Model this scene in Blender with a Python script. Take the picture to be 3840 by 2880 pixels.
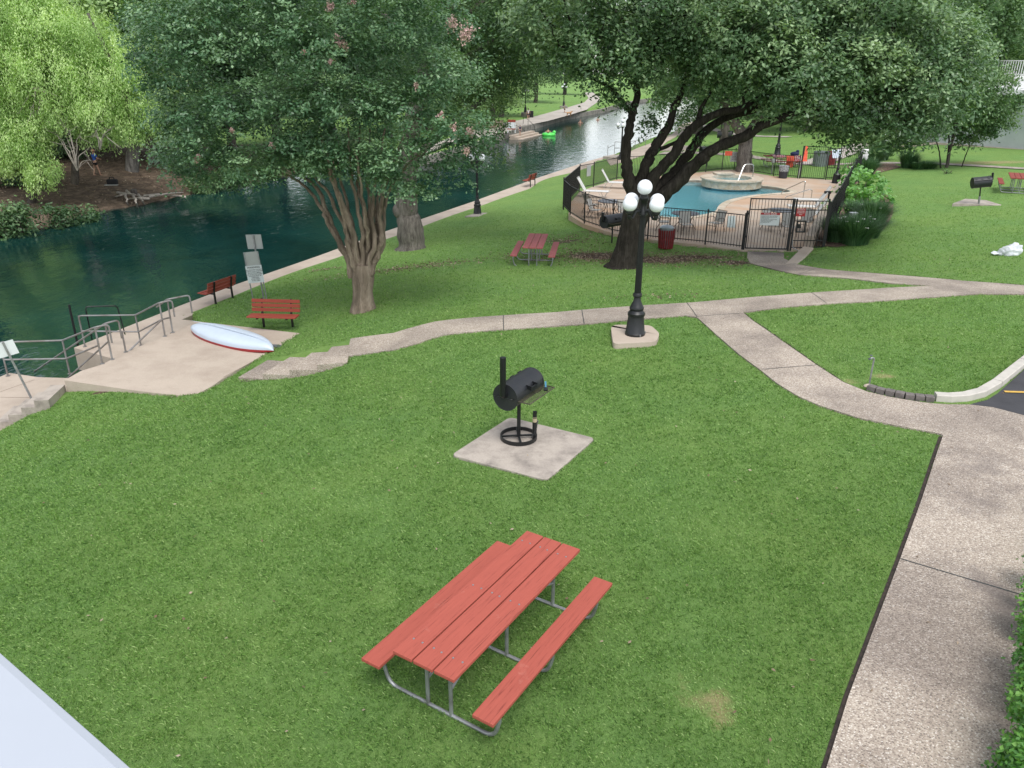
import bpy, bmesh, math, random
import numpy as np
from mathutils import Vector, Matrix
from mathutils.geometry import delaunay_2d_cdt
random.seed(7); RNG = np.random.default_rng(11)
S = bpy.context.scene; COL = S.collection
for o in list(bpy.data.objects): bpy.data.objects.remove(o, do_unlink=True)

# ------------------------------------------------------------------ camera
CR = np.array([[0.9999862205404922, -0.0052496408583892155, 0.0],
               [0.0020007070795722347, 0.3811078824016787, -0.9245284090510631],
               [0.004853442110896039, 0.9245156695492869, 0.3811131339346756]])
CR = np.stack([CR[:, 0], CR[:, 1], CR[:, 2]], 1)
H = 6.05; FPX = 2930.0
cd = bpy.data.cameras.new('camera'); cam = bpy.data.objects.new('camera', cd); COL.objects.link(cam)
cd.sensor_width = 36; cd.lens = 36 * FPX / 3840; cd.clip_start = 0.05; cd.clip_end = 2000
M4 = Matrix([list(CR[0]) + [0], list(CR[1]) + [0], list(CR[2]) + [H], [0, 0, 0, 1]])
cam.matrix_world = M4; S.camera = cam

# ------------------------------------------------------------------ sky, sun, exposure
SUN_EL, SUN_ROT = math.radians(62), math.radians(160)
w = bpy.data.worlds.new('World'); S.world = w; w.use_nodes = True
nt = w.node_tree; bg = nt.nodes['Background']
sky = nt.nodes.new('ShaderNodeTexSky'); sky.sky_type = 'NISHITA'; sky.sun_disc = False
sky.sun_elevation = SUN_EL; sky.sun_rotation = SUN_ROT; sky.air_density = 1.0; sky.dust_density = 1.0
hs = nt.nodes.new('ShaderNodeHueSaturation'); hs.inputs['Saturation'].default_value = 0.28
nt.links.new(sky.outputs[0], hs.inputs['Color']); nt.links.new(hs.outputs[0], bg.inputs[0])
bg.inputs[1].default_value = 0.15
sl = bpy.data.lights.new('sun', 'SUN'); sl.energy = 1.3; sl.angle = math.radians(28); sl.color = (1, 0.97, 0.92)
so = bpy.data.objects.new('sun', sl); COL.objects.link(so)
sd_ = Vector((math.sin(SUN_ROT) * math.cos(SUN_EL), math.cos(SUN_ROT) * math.cos(SUN_EL), math.sin(SUN_EL)))
so.rotation_euler = (-sd_).to_track_quat('-Z', 'Y').to_euler(); so.location = (0, 0, 60)
vs = S.view_settings; vs.view_transform = 'Standard'; vs.look = 'None'; vs.gamma = 1; vs.exposure = 0.95; vs.use_curve_mapping = False
S.render.engine = 'CYCLES'
S.cycles.max_bounces = 6; S.cycles.diffuse_bounces = 3; S.cycles.transparent_max_bounces = 12

# ------------------------------------------------------------------ helpers: objects
def tag(o, label=None, cat=None, group=None, kind=None):
    if label: o['label'] = label
    if cat: o['category'] = cat
    if group: o['group'] = group
    if kind: o['kind'] = kind
    return o
def empty(name, loc=(0, 0, 0), rz=0, label=None, cat=None, group=None):
    o = bpy.data.objects.new(name, None); COL.objects.link(o); o.location = loc; o.rotation_euler = (0, 0, rz)
    o.empty_display_size = 0.1
    return tag(o, label, cat, group)
def kids(o): return [c for c in bpy.data.objects if c.parent is o]
def copy_tree(o, parent=None, ch=None):
    c = o.copy(); COL.objects.link(c); c.parent = parent
    for k in kids(o): copy_tree(k, c)
    return c
def place(o, loc, rz=0, label=None, group=None, scale=None):
    o.location = loc; o.rotation_euler = (0, 0, rz)
    if label: o['label'] = label
    if group: o['group'] = group
    if scale: o.scale = (scale,) * 3 if not isinstance(scale, tuple) else scale
    return o
def mesh_obj(name, V, F, mat=None, parent=None, smooth=False):
    me = bpy.data.meshes.new(name); me.from_pydata([tuple(map(float, v)) for v in V], [], F); me.validate(); me.update()
    if smooth: me.polygons.foreach_set('use_smooth', [True] * len(me.polygons))
    o = bpy.data.objects.new(name, me); COL.objects.link(o)
    if mat: me.materials.append(mat)
    if parent: o.parent = parent
    return o
class MB:
    def __init__(s): s.v = []; s.f = []; s.sm = False
    def add(s, V, F):
        n = len(s.v); s.v += [tuple(p) for p in V]; s.f += [tuple(i + n for i in f) for f in F]; return s
    def box(s, c, d, rz=0, m=None):
        hx, hy, hz = d[0] / 2, d[1] / 2, d[2] / 2; cr, sr = math.cos(rz), math.sin(rz); V = []
        for z in (-hz, hz):
            for x, y in ((-hx, -hy), (hx, -hy), (hx, hy), (-hx, hy)):
                V.append((c[0] + x * cr - y * sr, c[1] + x * sr + y * cr, c[2] + z))
        return s.add(V, [(3, 2, 1, 0), (4, 5, 6, 7), (0, 1, 5, 4), (1, 2, 6, 5), (2, 3, 7, 6), (3, 0, 4, 7)])
    def beam(s, a, b, wd, ht, up=(0, 0, 1)):
        a = Vector(a); b = Vector(b); d = (b - a).normalized(); up = Vector(up)
        if abs(d.dot(up)) > .98: up = Vector((0, 1, 0))
        x = d.cross(up).normalized() * wd / 2; y = x.cross(d).normalized() * ht / 2; V = []
        for p in (a, b): V += [p - x - y, p + x - y, p + x + y, p - x + y]
        return s.add(V, [(0, 1, 2, 3), (7, 6, 5, 4), (0, 4, 5, 1), (1, 5, 6, 2), (2, 6, 7, 3), (3, 7, 4, 0)])
    def tube(s, path, r, n=8, caps=True):
        P = [Vector(p) for p in path]; m = len(P)
        if not hasattr(r, '__len__'): r = [r] * m
        T = [(P[min(i + 1, m - 1)] - P[max(i - 1, 0)]).normalized() for i in range(m)]
        up = Vector((0, 0, 1)) if abs(T[0].z) < .9 else Vector((1, 0, 0))
        N = T[0].cross(up).normalized(); V = []
        for i in range(m):
            N = (N - T[i] * N.dot(T[i])).normalized(); B = T[i].cross(N)
            for k in range(n):
                a = 2 * math.pi * k / n; V.append(P[i] + (N * math.cos(a) + B * math.sin(a)) * r[i])
        F = [(i * n + k, i * n + (k + 1) % n, (i + 1) * n + (k + 1) % n, (i + 1) * n + k) for i in range(m - 1) for k in range(n)]
        if caps: F += [tuple(range(n))[::-1], tuple((m - 1) * n + k for k in range(n))]
        return s.add(V, F)
    def lathe(s, prof, c=(0, 0, 0), n=24, caps=True, flute=0):
        V = []; m = len(prof)
        for r, z in prof:
            for k in range(n):
                a = 2 * math.pi * k / n; rr = r * (1 - flute * (k % 2)); V.append((c[0] + rr * math.cos(a), c[1] + rr * math.sin(a), c[2] + z))
        F = [(i * n + k, i * n + (k + 1) % n, (i + 1) * n + (k + 1) % n, (i + 1) * n + k) for i in range(m - 1) for k in range(n)]
        if caps: F += [tuple(range(n))[::-1], tuple((m - 1) * n + k for k in range(n))]
        return s.add(V, F)
    def sphere(s, c, r, nu=16, nv=10, sc=(1, 1, 1)):
        V = [(c[0], c[1], c[2] - r * sc[2])]
        for j in range(1, nv):
            t = math.pi * j / nv - math.pi / 2
            for k in range(nu):
                a = 2 * math.pi * k / nu
                V.append((c[0] + r * sc[0] * math.cos(t) * math.cos(a), c[1] + r * sc[1] * math.cos(t) * math.sin(a), c[2] + r * sc[2] * math.sin(t)))
        V.append((c[0], c[1], c[2] + r * sc[2])); F = []
        for k in range(nu): F.append((0, 1 + (k + 1) % nu, 1 + k))
        for j in range(nv - 2):
            for k in range(nu):
                a = 1 + j * nu + k; b = 1 + j * nu + (k + 1) % nu; F.append((a, b, b + nu, a + nu))
        L = len(V) - 1
        for k in range(nu): F.append((L, 1 + (nv - 2) * nu + k, 1 + (nv - 2) * nu + (k + 1) % nu))
        return s.add(V, F)
    def prism(s, poly, z0, z1):
        n = len(poly); V = [(p[0], p[1], z0) for p in poly] + [(p[0], p[1], z1) for p in poly]
        return s.add(V, [tuple(range(n))[::-1], tuple(range(n, 2 * n))] + [(k, (k + 1) % n, n + (k + 1) % n, n + k) for k in range(n)])
    def build(s, name, mat=None, parent=None, smooth=False, bevel=0):
        o = mesh_obj(name, s.v, s.f, mat, parent, smooth)
        if smooth:
            try: o.data.set_sharp_from_angle(angle=math.radians(42))
            except Exception: pass
        if bevel:
            b = o.modifiers.new('bevel', 'BEVEL'); b.width = bevel; b.segments = 2; b.limit_method = 'ANGLE'; b.angle_limit = math.radians(50)
        return o
def arc(c, r, a0, a1, n, z=0): return [(c[0] + r * math.cos(a0 + (a1 - a0) * i / n), c[1] + r * math.sin(a0 + (a1 - a0) * i / n), z) for i in range(n + 1)]
def fillet(path, r, n=5):
    P = [Vector(p) for p in path]; out = [P[0]]
    for i in range(1, len(P) - 1):
        a = (P[i - 1] - P[i]); b = (P[i + 1] - P[i]); rr = min(r, a.length * .45, b.length * .45)
        p0 = P[i] + a.normalized() * rr; p1 = P[i] + b.normalized() * rr
        for k in range(n + 1):
            t = k / n; out.append(p0 * (1 - t) ** 2 + P[i] * 2 * t * (1 - t) + p1 * t * t)
    out.append(P[-1]); return out

# ------------------------------------------------------------------ helpers: picture ray -> world
def ray(u, v):
    d = CR @ np.array([(u - 1920) / FPX, -(v - 1440) / FPX, -1.0]); return d
def G(u, v, z):
    d = ray(u, v); t = (z - H) / d[2]; return (d[0] * t, d[1] * t)
def G3(u, v, z): x, y = G(u, v, z); return (x, y, z)
def GD(u, v, D):                      # point of the ray at horizontal distance y = D
    d = ray(u, v); t = D / d[1]; return Vector((d[0] * t, D, H + d[2] * t))
def inpoly(X, Y, poly):
    X = np.asarray(X, float); Y = np.asarray(Y, float); r = np.zeros(X.shape, bool); n = len(poly)
    for i in range(n):
        x1, y1 = poly[i][:2]; x2, y2 = poly[(i + 1) % n][:2]
        if y1 == y2: continue
        c = ((y1 > Y) != (y2 > Y)) & (X < (x2 - x1) * (Y - y1) / (y2 - y1) + x1); r ^= c
    return r
def dist(X, Y, line, closed=False):
    X = np.asarray(X, float); Y = np.asarray(Y, float); D = np.full(X.shape, 1e9); n = len(line)
    for i in range(n if closed else n - 1):
        x1, y1 = line[i][:2]; x2, y2 = line[(i + 1) % n][:2]; dx, dy = x2 - x1, y2 - y1; L = dx * dx + dy * dy + 1e-12
        t = np.clip(((X - x1) * dx + (Y - y1) * dy) / L, 0, 1); D = np.minimum(D, np.hypot(X - x1 - t * dx, Y - y1 - t * dy))
    return D
# ------------------------------------------------------------------ materials
def new_mat(name):
    m = bpy.data.materials.new(name); m.use_nodes = True; n = m.node_tree; return m, n, n.nodes['Principled BSDF']
def N(n, t, **k):
    q = n.nodes.new(t)
    for a, b in k.items():
        if a in q.inputs: q.inputs[a].default_value = b
        else: setattr(q, a, b)
    return q
def pos(n, obj=False):
    if obj:
        t = n.nodes.new('ShaderNodeTexCoord'); return t.outputs['Object']
    t = n.nodes.new('ShaderNodeNewGeometry'); return t.outputs['Position']
def noise(n, co, scale, detail=4, rough=.55, dist_=0.0):
    q = N(n, 'ShaderNodeTexNoise'); q.inputs['Scale'].default_value = scale; q.inputs['Detail'].default_value = detail; q.inputs['Roughness'].default_value = rough; q.inputs['Distortion'].default_value = dist_
    n.links.new(co, q.inputs['Vector']); return q.outputs['Fac']
def ramp(n, fac, stops):
    q = n.nodes.new('ShaderNodeValToRGB'); e = q.color_ramp.elements
    while len(e) < len(stops): e.new(0.5)
    for i, (p, c) in enumerate(stops): e[i].position = p; e[i].color = (*c, 1) if len(c) == 3 else c
    n.links.new(fac, q.inputs[0]); return q.outputs[0]
def mixc(n, f, a, b, mode='MIX'):
    q = n.nodes.new('ShaderNodeMix'); q.data_type = 'RGBA'; q.blend_type = mode
    for s, v in ((q.inputs[0], f), (q.inputs[6], a), (q.inputs[7], b)):
        if isinstance(v, (int, float)): s.default_value = v
        elif isinstance(v, tuple): s.default_value = (*v, 1)
        else: n.links.new(v, s)
    return q.outputs[2]
def mathn(n, op, a, b=0.0, clamp=False):
    q = n.nodes.new('ShaderNodeMath'); q.operation = op; q.use_clamp = clamp
    for s, v in ((q.inputs[0], a), (q.inputs[1], b)):
        if isinstance(v, (int, float)): s.default_value = v
        else: n.links.new(v, s)
    return q.outputs[0]
def bump(n, b, h, strength=.3, distance=.02):
    q = n.nodes.new('ShaderNodeBump'); q.inputs['Strength'].default_value = strength; q.inputs['Distance'].default_value = distance
    n.links.new(h, q.inputs['Height']); n.links.new(q.outputs[0], b.inputs['Normal'])
def simple(name, col, rough=.6, metal=0, var=.12, scale=6, bmp=0, col2=None, obj=True, coat=0):
    m, n, b = new_mat(name); co = pos(n, obj); f = noise(n, co, scale, 5, .6)
    c2 = col2 or tuple(c * (1 - var * 2.2) for c in col)
    c = ramp(n, f, [(.3, c2), (.62, col)]); n.links.new(c, b.inputs['Base Color']); b.inputs['Roughness'].default_value = rough; b.inputs['Metallic'].default_value = metal
    if coat: b.inputs['Coat Weight'].default_value = coat
    if bmp: bump(n, b, noise(n, co, scale * 6, 4), bmp, .01)
    return m
M = {}
M['black'] = simple('black_paint', (.008, .009, .010), .42, 0, .2, 9)
M['iron'] = simple('fence_paint', (.010, .010, .011), .5, 0, .2, 6)
M['grill'] = simple('grill_steel', (.014, .016, .020), .5, .0, .18, 5, .1, (.022, .022, .024))
M['galv'] = simple('galvanised_steel', (.34, .35, .36), .42, .55, .15, 9, 0, (.22, .22, .22))
M['rail'] = simple('weathered_rail', (.28, .28, .28), .5, .45, .3, 3, 0, (.17, .14, .12))
M['white'] = simple('white_vinyl', (.72, .72, .70), .45, 0, .05, 8)
M['sling'] = simple('sling_fabric', (.46, .45, .42), .7, 0, .06, 30)
M['bronze'] = simple('bronze_frame', (.12, .085, .06), .45, .3, .1, 9)
M['bark_oak'] = simple('oak_bark', (.050, .042, .034), .95, 0, .3, 5, 1.0, (.020, .016, .013))
M['bark_myrtle'] = simple('myrtle_bark', (.24, .175, .125), .85, 0, .3, 2.2, .4, (.10, .075, .05))
M['bark_grey'] = simple('grey_bark', (.20, .175, .15), .9, 0, .3, 4, 1.0, (.075, .062, .052))
M['bark_bg'] = simple('dull_bark', (.10, .085, .07), .9, 0, .3, 3, .6)
M['deadwood'] = simple('dead_branch', (.36, .32, .27), .9, 0, .2, 4, .3)
M['plate'] = simple('sign_aluminium', (.40, .42, .41), .4, .3, .05, 3)
M['sign_white'] = simple('sign_white', (.62, .66, .66), .5, 0, .04, 4)
M['sign_red'] = simple('sign_red', (.42, .018, .022), .5, 0, .08, 4)
M['ink'] = simple('sign_ink', (.02, .03, .03), .6)
M['sign_text_white'] = simple('sign_text_white', (.75, .72, .70), .6)
M['tan'] = simple('tan_tape', (.48, .40, .26), .6)
M['rust'] = simple('rusty_grate', (.10, .085, .06), .8, .2, .3, 12)
M['blue'] = simple('blue_plastic', (.06, .22, .34), .4)
M['bluecloth'] = simple('blue_shirt_cloth', (.035, .12, .46), .8, 0, .15, 20)
M['navy'] = simple('navy_cloth', (.02, .03, .09), .8)
M['darkcloth'] = simple('dark_cloth', (.014, .014, .016), .85)
M['whitecloth'] = simple('white_cloth', (.7, .68, .68), .8)
M['teal'] = simple('teal_cloth', (.03, .12, .11), .8)
M['skin'] = simple('skin', (.50, .30, .21), .55, 0, .08, 12)
M['hair'] = simple('dark_hair', (.03, .018, .012), .6)
M['straw'] = simple('tan_cap', (.46, .25, .15), .7)
M['lime'] = simple('lime_vinyl', (.12, .75, .12), .35)
M['dogfur'] = simple('golden_fur', (.52, .28, .12), .9, 0, .2, 12)
M['orange'] = simple('orange_cloth', (.85, .13, .07), .7, 0, .15, 10)
M['redcloth'] = simple('striped_towel', (.55, .10, .12), .8, 0, .3, 14, 0, (.6, .6, .62))
M['binred'] = simple('bin_red_wood', (.20, .012, .016), .6, 0, .3, 9)
M['lid'] = simple('bin_lid_metal', (.30, .34, .36), .35, .6, .12, 5)
M['plasticbag'] = simple('clear_liner', (.34, .36, .37), .25, 0, .35, 12, .3)
M['greybin'] = simple('dark_bin', (.03, .032, .04), .5)
M['asphalt'] = simple('asphalt', (.050, .050, .056), .9, 0, .15, 2.0, .5, None, False)
M['yellow'] = simple('road_paint_yellow', (.62, .38, .07), .7, 0, .15, 12)
M['kerb'] = simple('kerb_concrete', (.50, .47, .42), .85, 0, .08, 5, .2)
M['brick'] = simple('edging_block', (.17, .15, .14), .9, 0, .2, 9, .4)
M['building'] = simple('grey_render_wall', (.42, .46, .44), .9, 0, .05, .6, .1, (.33, .37, .36))
M['roofmetal'] = simple('white_metal_roof', (.74, .74, .74), .4, .1, .04, 2)
M['darkgap'] = simple('dark_opening', (.012, .012, .013), .9)
M['lattice'] = simple('lattice_white', (.6, .62, .62), .7)
M['flower'] = simple('pink_blossom', (.62, .40, .40), .8, 0, .2, 6, 0, (.42, .32, .22))
M['whiteflower'] = simple('white_blossom', (.82, .82, .78), .7)
M['steel'] = simple('polished_rail', (.62, .62, .60), .22, .9, .05, 9)
M['mesh_table'] = simple('table_mesh_top', (.13, .14, .16), .5, .2, .1, 30)
M['soil'] = simple('dark_soil', (.045, .032, .025), .95, 0, .3, 14, 1, (.014, .011, .009), False)
M['mulch'] = simple('wood_mulch', (.20, .13, .09), .95, 0, .4, 9, 1, (.05, .03, .022), False)
M['hull_white'] = simple('hull_white', (.48, .55, .64), .35, 0, .04, 2)
M['hull_red'] = simple('hull_red', (.33, .02, .025), .4)
M['bagwhite'] = simple('white_sack', (.66, .69, .72), .6, 0, .12, 5, .4, (.4, .42, .44))
M['railwhite'] = simple('balcony_white', (.40, .43, .48), .45, 0, .03, 2)
M['rubber'] = simple('rubber_black', (.02, .02, .022), .6)

def glob():
    m, n, b = new_mat('opal_globe'); b.inputs['Base Color'].default_value = (.80, .82, .86, 1); b.inputs['Roughness'].default_value = .22
    b.inputs['Subsurface Weight'].default_value = .0; return m
M['globe'] = glob()

def red_wood(name, base, dark, pale):
    m, n, b = new_mat(name); co = pos(n, True)
    mp = N(n, 'ShaderNodeMapping'); mp.inputs['Scale'].default_value = (1.0, 18, 18); n.links.new(co, mp.inputs['Vector'])
    g = noise(n, mp.outputs[0], 2.2, 8, .7, .6); c = ramp(n, g, [(.30, dark), (.43, base), (.7, tuple(x * 1.12 for x in base))])
    # checks: thin dark cracks along the grain, worn pale patches
    mp2 = N(n, 'ShaderNodeMapping'); mp2.inputs['Scale'].default_value = (.55, 26, 26); n.links.new(co, mp2.inputs['Vector'])
    ck = noise(n, mp2.outputs[0], 3.1, 3, .5, .3); ckm = ramp(n, ck, [(.655, (0, 0, 0)), (.69, (1, 1, 1))])
    c = mixc(n, mathn(n, 'MULTIPLY', ckm, .65), c, tuple(x * .28 for x in base))
    wv = ramp(n, noise(n, co, 2.6, 6, .7), [(.62, (0, 0, 0)), (.78, (1, 1, 1))]); mp3 = noise(n, mp.outputs[0], 6, 4, .8)
    c = mixc(n, mathn(n, 'MULTIPLY', mathn(n, 'MULTIPLY', wv, mp3), .8), c, pale)
    n.links.new(c, b.inputs['Base Color']); b.inputs['Roughness'].default_value = .7; b.inputs['Specular IOR Level'].default_value = .25; bump(n, b, g, .5, .005); return m
M['redwood'] = red_wood('painted_red_wood', (.35, .084, .060), (.20, .042, .032), (.58, .30, .24))
M['redwood_dull'] = red_wood('faded_red_wood', (.30, .085, .085), (.17, .04, .04), (.45, .33, .31))
M['benchwood'] = red_wood('bench_red_wood', (.26, .055, .036), (.16, .028, .02), (.4, .15, .1))
M['redwood_brown'] = red_wood('brown_red_wood', (.23, .052, .038), (.14, .03, .022), (.3, .12, .1))

def concrete(name, base, stain, sc=1.2, warm=None):
    m, n, b = new_mat(name); co = pos(n)
    f = noise(n, co, sc, 8, .65); c = ramp(n, f, [(.32, stain), (.55, base), (.75, tuple(min(1, x * 1.08) for x in base))])
    s = ramp(n, noise(n, co, 70, 3, .6), [(.35, (.78, .78, .78)), (.6, (1.04, 1.04, 1.04))]); c = mixc(n, .6, c, mixc(n, 1.0, c, s, 'MULTIPLY'))
    st = ramp(n, noise(n, co, sc * 3.1, 7, .75, .8), [(.60, (0, 0, 0)), (.72, (1, 1, 1))]); c = mixc(n, mathn(n, 'MULTIPLY', st, .35), c, tuple(x * .5 for x in base))
    if warm:
        ws = ramp(n, noise(n, co, .28, 6, .6, .9), [(.48, (0, 0, 0)), (.62, (1, 1, 1))]); c = mixc(n, mathn(n, 'MULTIPLY', ws, .55), c, warm)
    n.links.new(c, b.inputs['Base Color']); b.inputs['Roughness'].default_value = .88; bump(n, b, noise(n, co, 45, 4), .25, .01); return m
M['concrete'] = concrete('concrete_warm', (.45, .375, .305), (.37, .30, .24), .9)
M['concrete_grey'] = concrete('concrete_grey', (.40, .35, .30), (.22, .19, .165), 2.4)
M['concrete_far'] = concrete('concrete_far', (.44, .40, .35), (.36, .32, .28), .4)
M['deck'] = concrete('pool_deck_concrete', (.47, .38, .30), (.40, .30, .22), .7, (.46, .27, .15))
M['wallstone'] = concrete('river_wall_concrete', (.30, .28, .24), (.13, .12, .10), 1.3)

def aggregate():
    m, n, b = new_mat('exposed_aggregate'); co = pos(n)
    v = N(n, 'ShaderNodeTexVoronoi'); v.inputs['Scale'].default_value = 60; n.links.new(co, v.inputs['Vector'])
    sep = N(n, 'ShaderNodeSeparateColor'); n.links.new(v.outputs['Color'], sep.inputs[0])
    peb = ramp(n, sep.outputs[0], [(.0, (.14, .115, .10)), (.3, (.27, .225, .19)), (.6, (.39, .335, .28)), (.85, (.53, .475, .41)), (1.0, (.68, .65, .60))])
    edge = ramp(n, v.outputs['Distance'], [(.35, (1, 1, 1)), (.75, (0, 0, 0))])
    c = mixc(n, edge, (.38, .33, .275), peb)
    wear = ramp(n, noise(n, co, .5, 6, .6, .3), [(.38, (.66, .63, .62)), (.6, (1.08, 1.05, 1.02))]); c = mixc(n, 1.0, c, wear, 'MULTIPLY')
    at = N(n, 'ShaderNodeAttribute'); at.attribute_name = 'cover'; sc = N(n, 'ShaderNodeSeparateColor'); n.links.new(at.outputs['Color'], sc.inputs[0])
    g = mathn(n, 'ADD', sc.outputs[0], mathn(n, 'MULTIPLY', mathn(n, 'SUBTRACT', noise(n, co, 1.6, 6, .65), .5), .8), True)
    gm = ramp(n, g, [(.38, (0, 0, 0)), (.62, (1, 1, 1))]); c = mixc(n, mathn(n, 'MULTIPLY', gm, .62), c, (.12, .098, .092))
    n.links.new(c, b.inputs['Base Color']); b.inputs['Roughness'].default_value = .8
    bump(n, b, edge, .5, .008); return m
M['aggregate'] = aggregate()
M['aggregate_step'] = aggregate()

def grass_mat():
    m, n, b = new_mat('lawn_grass'); co = pos(n)
    big = noise(n, co, .35, 5, .6); mid = noise(n, co, 2.5, 5, .65); fine = noise(n, co, 22, 6, .8, .6); xf = noise(n, co, 75, 3, .7, .3)
    c = ramp(n, fine, [(.22, (.06, .13, .03)), (.45, (.13, .25, .06)), (.62, (.185, .335, .09)), (.85, (.27, .41, .13))])
    c = mixc(n, .55, c, ramp(n, xf, [(.3, (.08, .155, .04)), (.7, (.27, .41, .13))]))
    tint = ramp(n, big, [(.35, (.90, .96, .94)), (.65, (1.10, 1.03, .96))]); c = mixc(n, 1.0, c, tint, 'MULTIPLY')
    tint2 = ramp(n, mid, [(.35, (.88, .90, .88)), (.68, (1.08, 1.07, 1.06))]); c = mixc(n, 1.0, c, tint2, 'MULTIPLY')
    at = N(n, 'ShaderNodeAttribute'); at.attribute_name = 'cover'; sp = N(n, 'ShaderNodeSeparateColor'); n.links.new(at.outputs['Color'], sp.inputs[0])
    brk = noise(n, co, 3.5, 8, .75, .5)
    def mask(ch, lo=.42, hi=.6): return ramp(n, mathn(n, 'ADD', ch, mathn(n, 'MULTIPLY', mathn(n, 'SUBTRACT', brk, .5), 1.1), True), [(lo, (0, 0, 0)), (hi, (1, 1, 1))])
    soil = ramp(n, noise(n, co, 9, 8, .8), [(.3, (.035, .025, .018)), (.55, (.12, .082, .058)), (.75, (.30, .21, .15))])
    dry = ramp(n, noise(n, co, 30, 6, .8), [(.3, (.20, .19, .075)), (.55, (.38, .32, .16)), (.75, (.58, .49, .29))])
    dirt = ramp(n, noise(n, co, 1.8, 9, .8, .4), [(.3, (.05, .036, .027)), (.5, (.13, .095, .07)), (.7, (.32, .235, .165))])
    c = mixc(n, mask(sp.outputs[0]), c, soil); c = mixc(n, mathn(n, 'MULTIPLY', mask(sp.outputs[1], .4, .75), .85), c, dry); c = mixc(n, mask(sp.outputs[2], .45, .55), c, dirt)
    n.links.new(c, b.inputs['Base Color']); b.inputs['Roughness'].default_value = .9; b.inputs['Specular IOR Level'].default_value = .2
    h = mathn(n, 'ADD', mathn(n, 'MULTIPLY', fine, 1.0), mathn(n, 'MULTIPLY', xf, .5)); bump(n, b, h, .9, .05); return m
M['grass'] = grass_mat()

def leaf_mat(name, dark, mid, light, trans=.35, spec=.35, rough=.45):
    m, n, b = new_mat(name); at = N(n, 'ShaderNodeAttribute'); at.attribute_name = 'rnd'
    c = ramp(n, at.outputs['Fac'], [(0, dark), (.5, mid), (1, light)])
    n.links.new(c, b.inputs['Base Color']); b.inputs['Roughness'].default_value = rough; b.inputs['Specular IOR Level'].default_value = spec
    t = N(n, 'ShaderNodeBsdfTranslucent'); tc = mixc(n, 1.0, c, (1.25, 1.35, .6), 'MULTIPLY'); n.links.new(tc, t.inputs[0])
    mx = N(n, 'ShaderNodeMixShader'); mx.inputs[0].default_value = trans; n.links.new(b.outputs[0], mx.inputs[1]); n.links.new(t.outputs[0], mx.inputs[2])
    n.links.new(mx.outputs[0], n.nodes['Material Output'].inputs[0]); return m
def bark(name, a, b_, c_, sc):
    m, n, b = new_mat(name); co = pos(n, True); mp = N(n, 'ShaderNodeMapping'); mp.inputs['Scale'].default_value = (1, 1, .16); n.links.new(co, mp.inputs['Vector'])
    f = noise(n, mp.outputs[0], sc, 7, .75, .8); g = noise(n, co, 1.3, 5, .6); c = ramp(n, f, [(.3, a), (.5, b_), (.72, c_)]); c = mixc(n, 1.0, c, ramp(n, g, [(.3, (.7, .7, .7)), (.7, (1.2, 1.2, 1.2))]), 'MULTIPLY')
    n.links.new(c, b.inputs['Base Color']); b.inputs['Roughness'].default_value = .95; b.inputs['Specular IOR Level'].default_value = .15; bump(n, b, f, 1.0, .05); return m
M['bark_oak'] = bark('oak_bark', (.010, .009, .008), (.034, .029, .024), (.075, .066, .056), 9)
M['bark_grey'] = bark('grey_bark', (.035, .030, .027), (.14, .125, .11), (.26, .235, .21), 7)
M['bark_myrtle'] = bark('myrtle_bark', (.085, .068, .05), (.21, .165, .125), (.37, .305, .24), 6)
M['bark_bg'] = bark('dull_bark', (.03, .026, .022), (.09, .078, .066), (.16, .14, .12), 5)
M['leaf_myrtle'] = leaf_mat('myrtle_leaf', (.034, .088, .042), (.082, .175, .082), (.23, .36, .19), .25, .5, .4)
M['leaf_oak'] = leaf_mat('oak_leaf', (.036, .082, .034), (.105, .195, .085), (.30, .42, .21), .25, .5, .42)
M['leaf_cypress'] = leaf_mat('cypress_leaf', (.034, .080, .034), (.075, .150, .058), (.17, .26, .11), .3, .3)
M['leaf_willow'] = leaf_mat('willow_leaf', (.14, .24, .07), (.34, .50, .18), (.62, .76, .38), .4, .3)
M['leaf_maple'] = leaf_mat('maple_leaf', (.10, .19, .06), (.24, .37, .14), (.46, .60, .30), .35, .35)
M['leaf_dark'] = leaf_mat('dark_leaf', (.030, .068, .030), (.062, .125, .054), (.14, .22, .10), .25, .35)
M['leaf_mid'] = leaf_mat('mid_leaf', (.045, .10, .04), (.10, .19, .078), (.22, .33, .15), .3, .35)
M['leaf_bush'] = leaf_mat('bush_leaf', (.07, .19, .05), (.15, .34, .09), (.29, .52, .19), .35, .4)
M['leaf_hedge'] = leaf_mat('hedge_leaf', (.045, .15, .03), (.11, .29, .05), (.24, .45, .09), .35, .6, .35)
M['blade_dark'] = leaf_mat('ornamental_blade', (.028, .075, .028), (.055, .13, .05), (.12, .22, .10), .25, .3)
M['blade'] = leaf_mat('grass_blade', (.060, .135, .034), (.190, .340, .088), (.39, .51, .22), .35, .2, .6)
M['litter'] = leaf_mat('fallen_leaf', (.06, .04, .028), (.19, .13, .085), (.42, .34, .26), .1, .2, .8)

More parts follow.
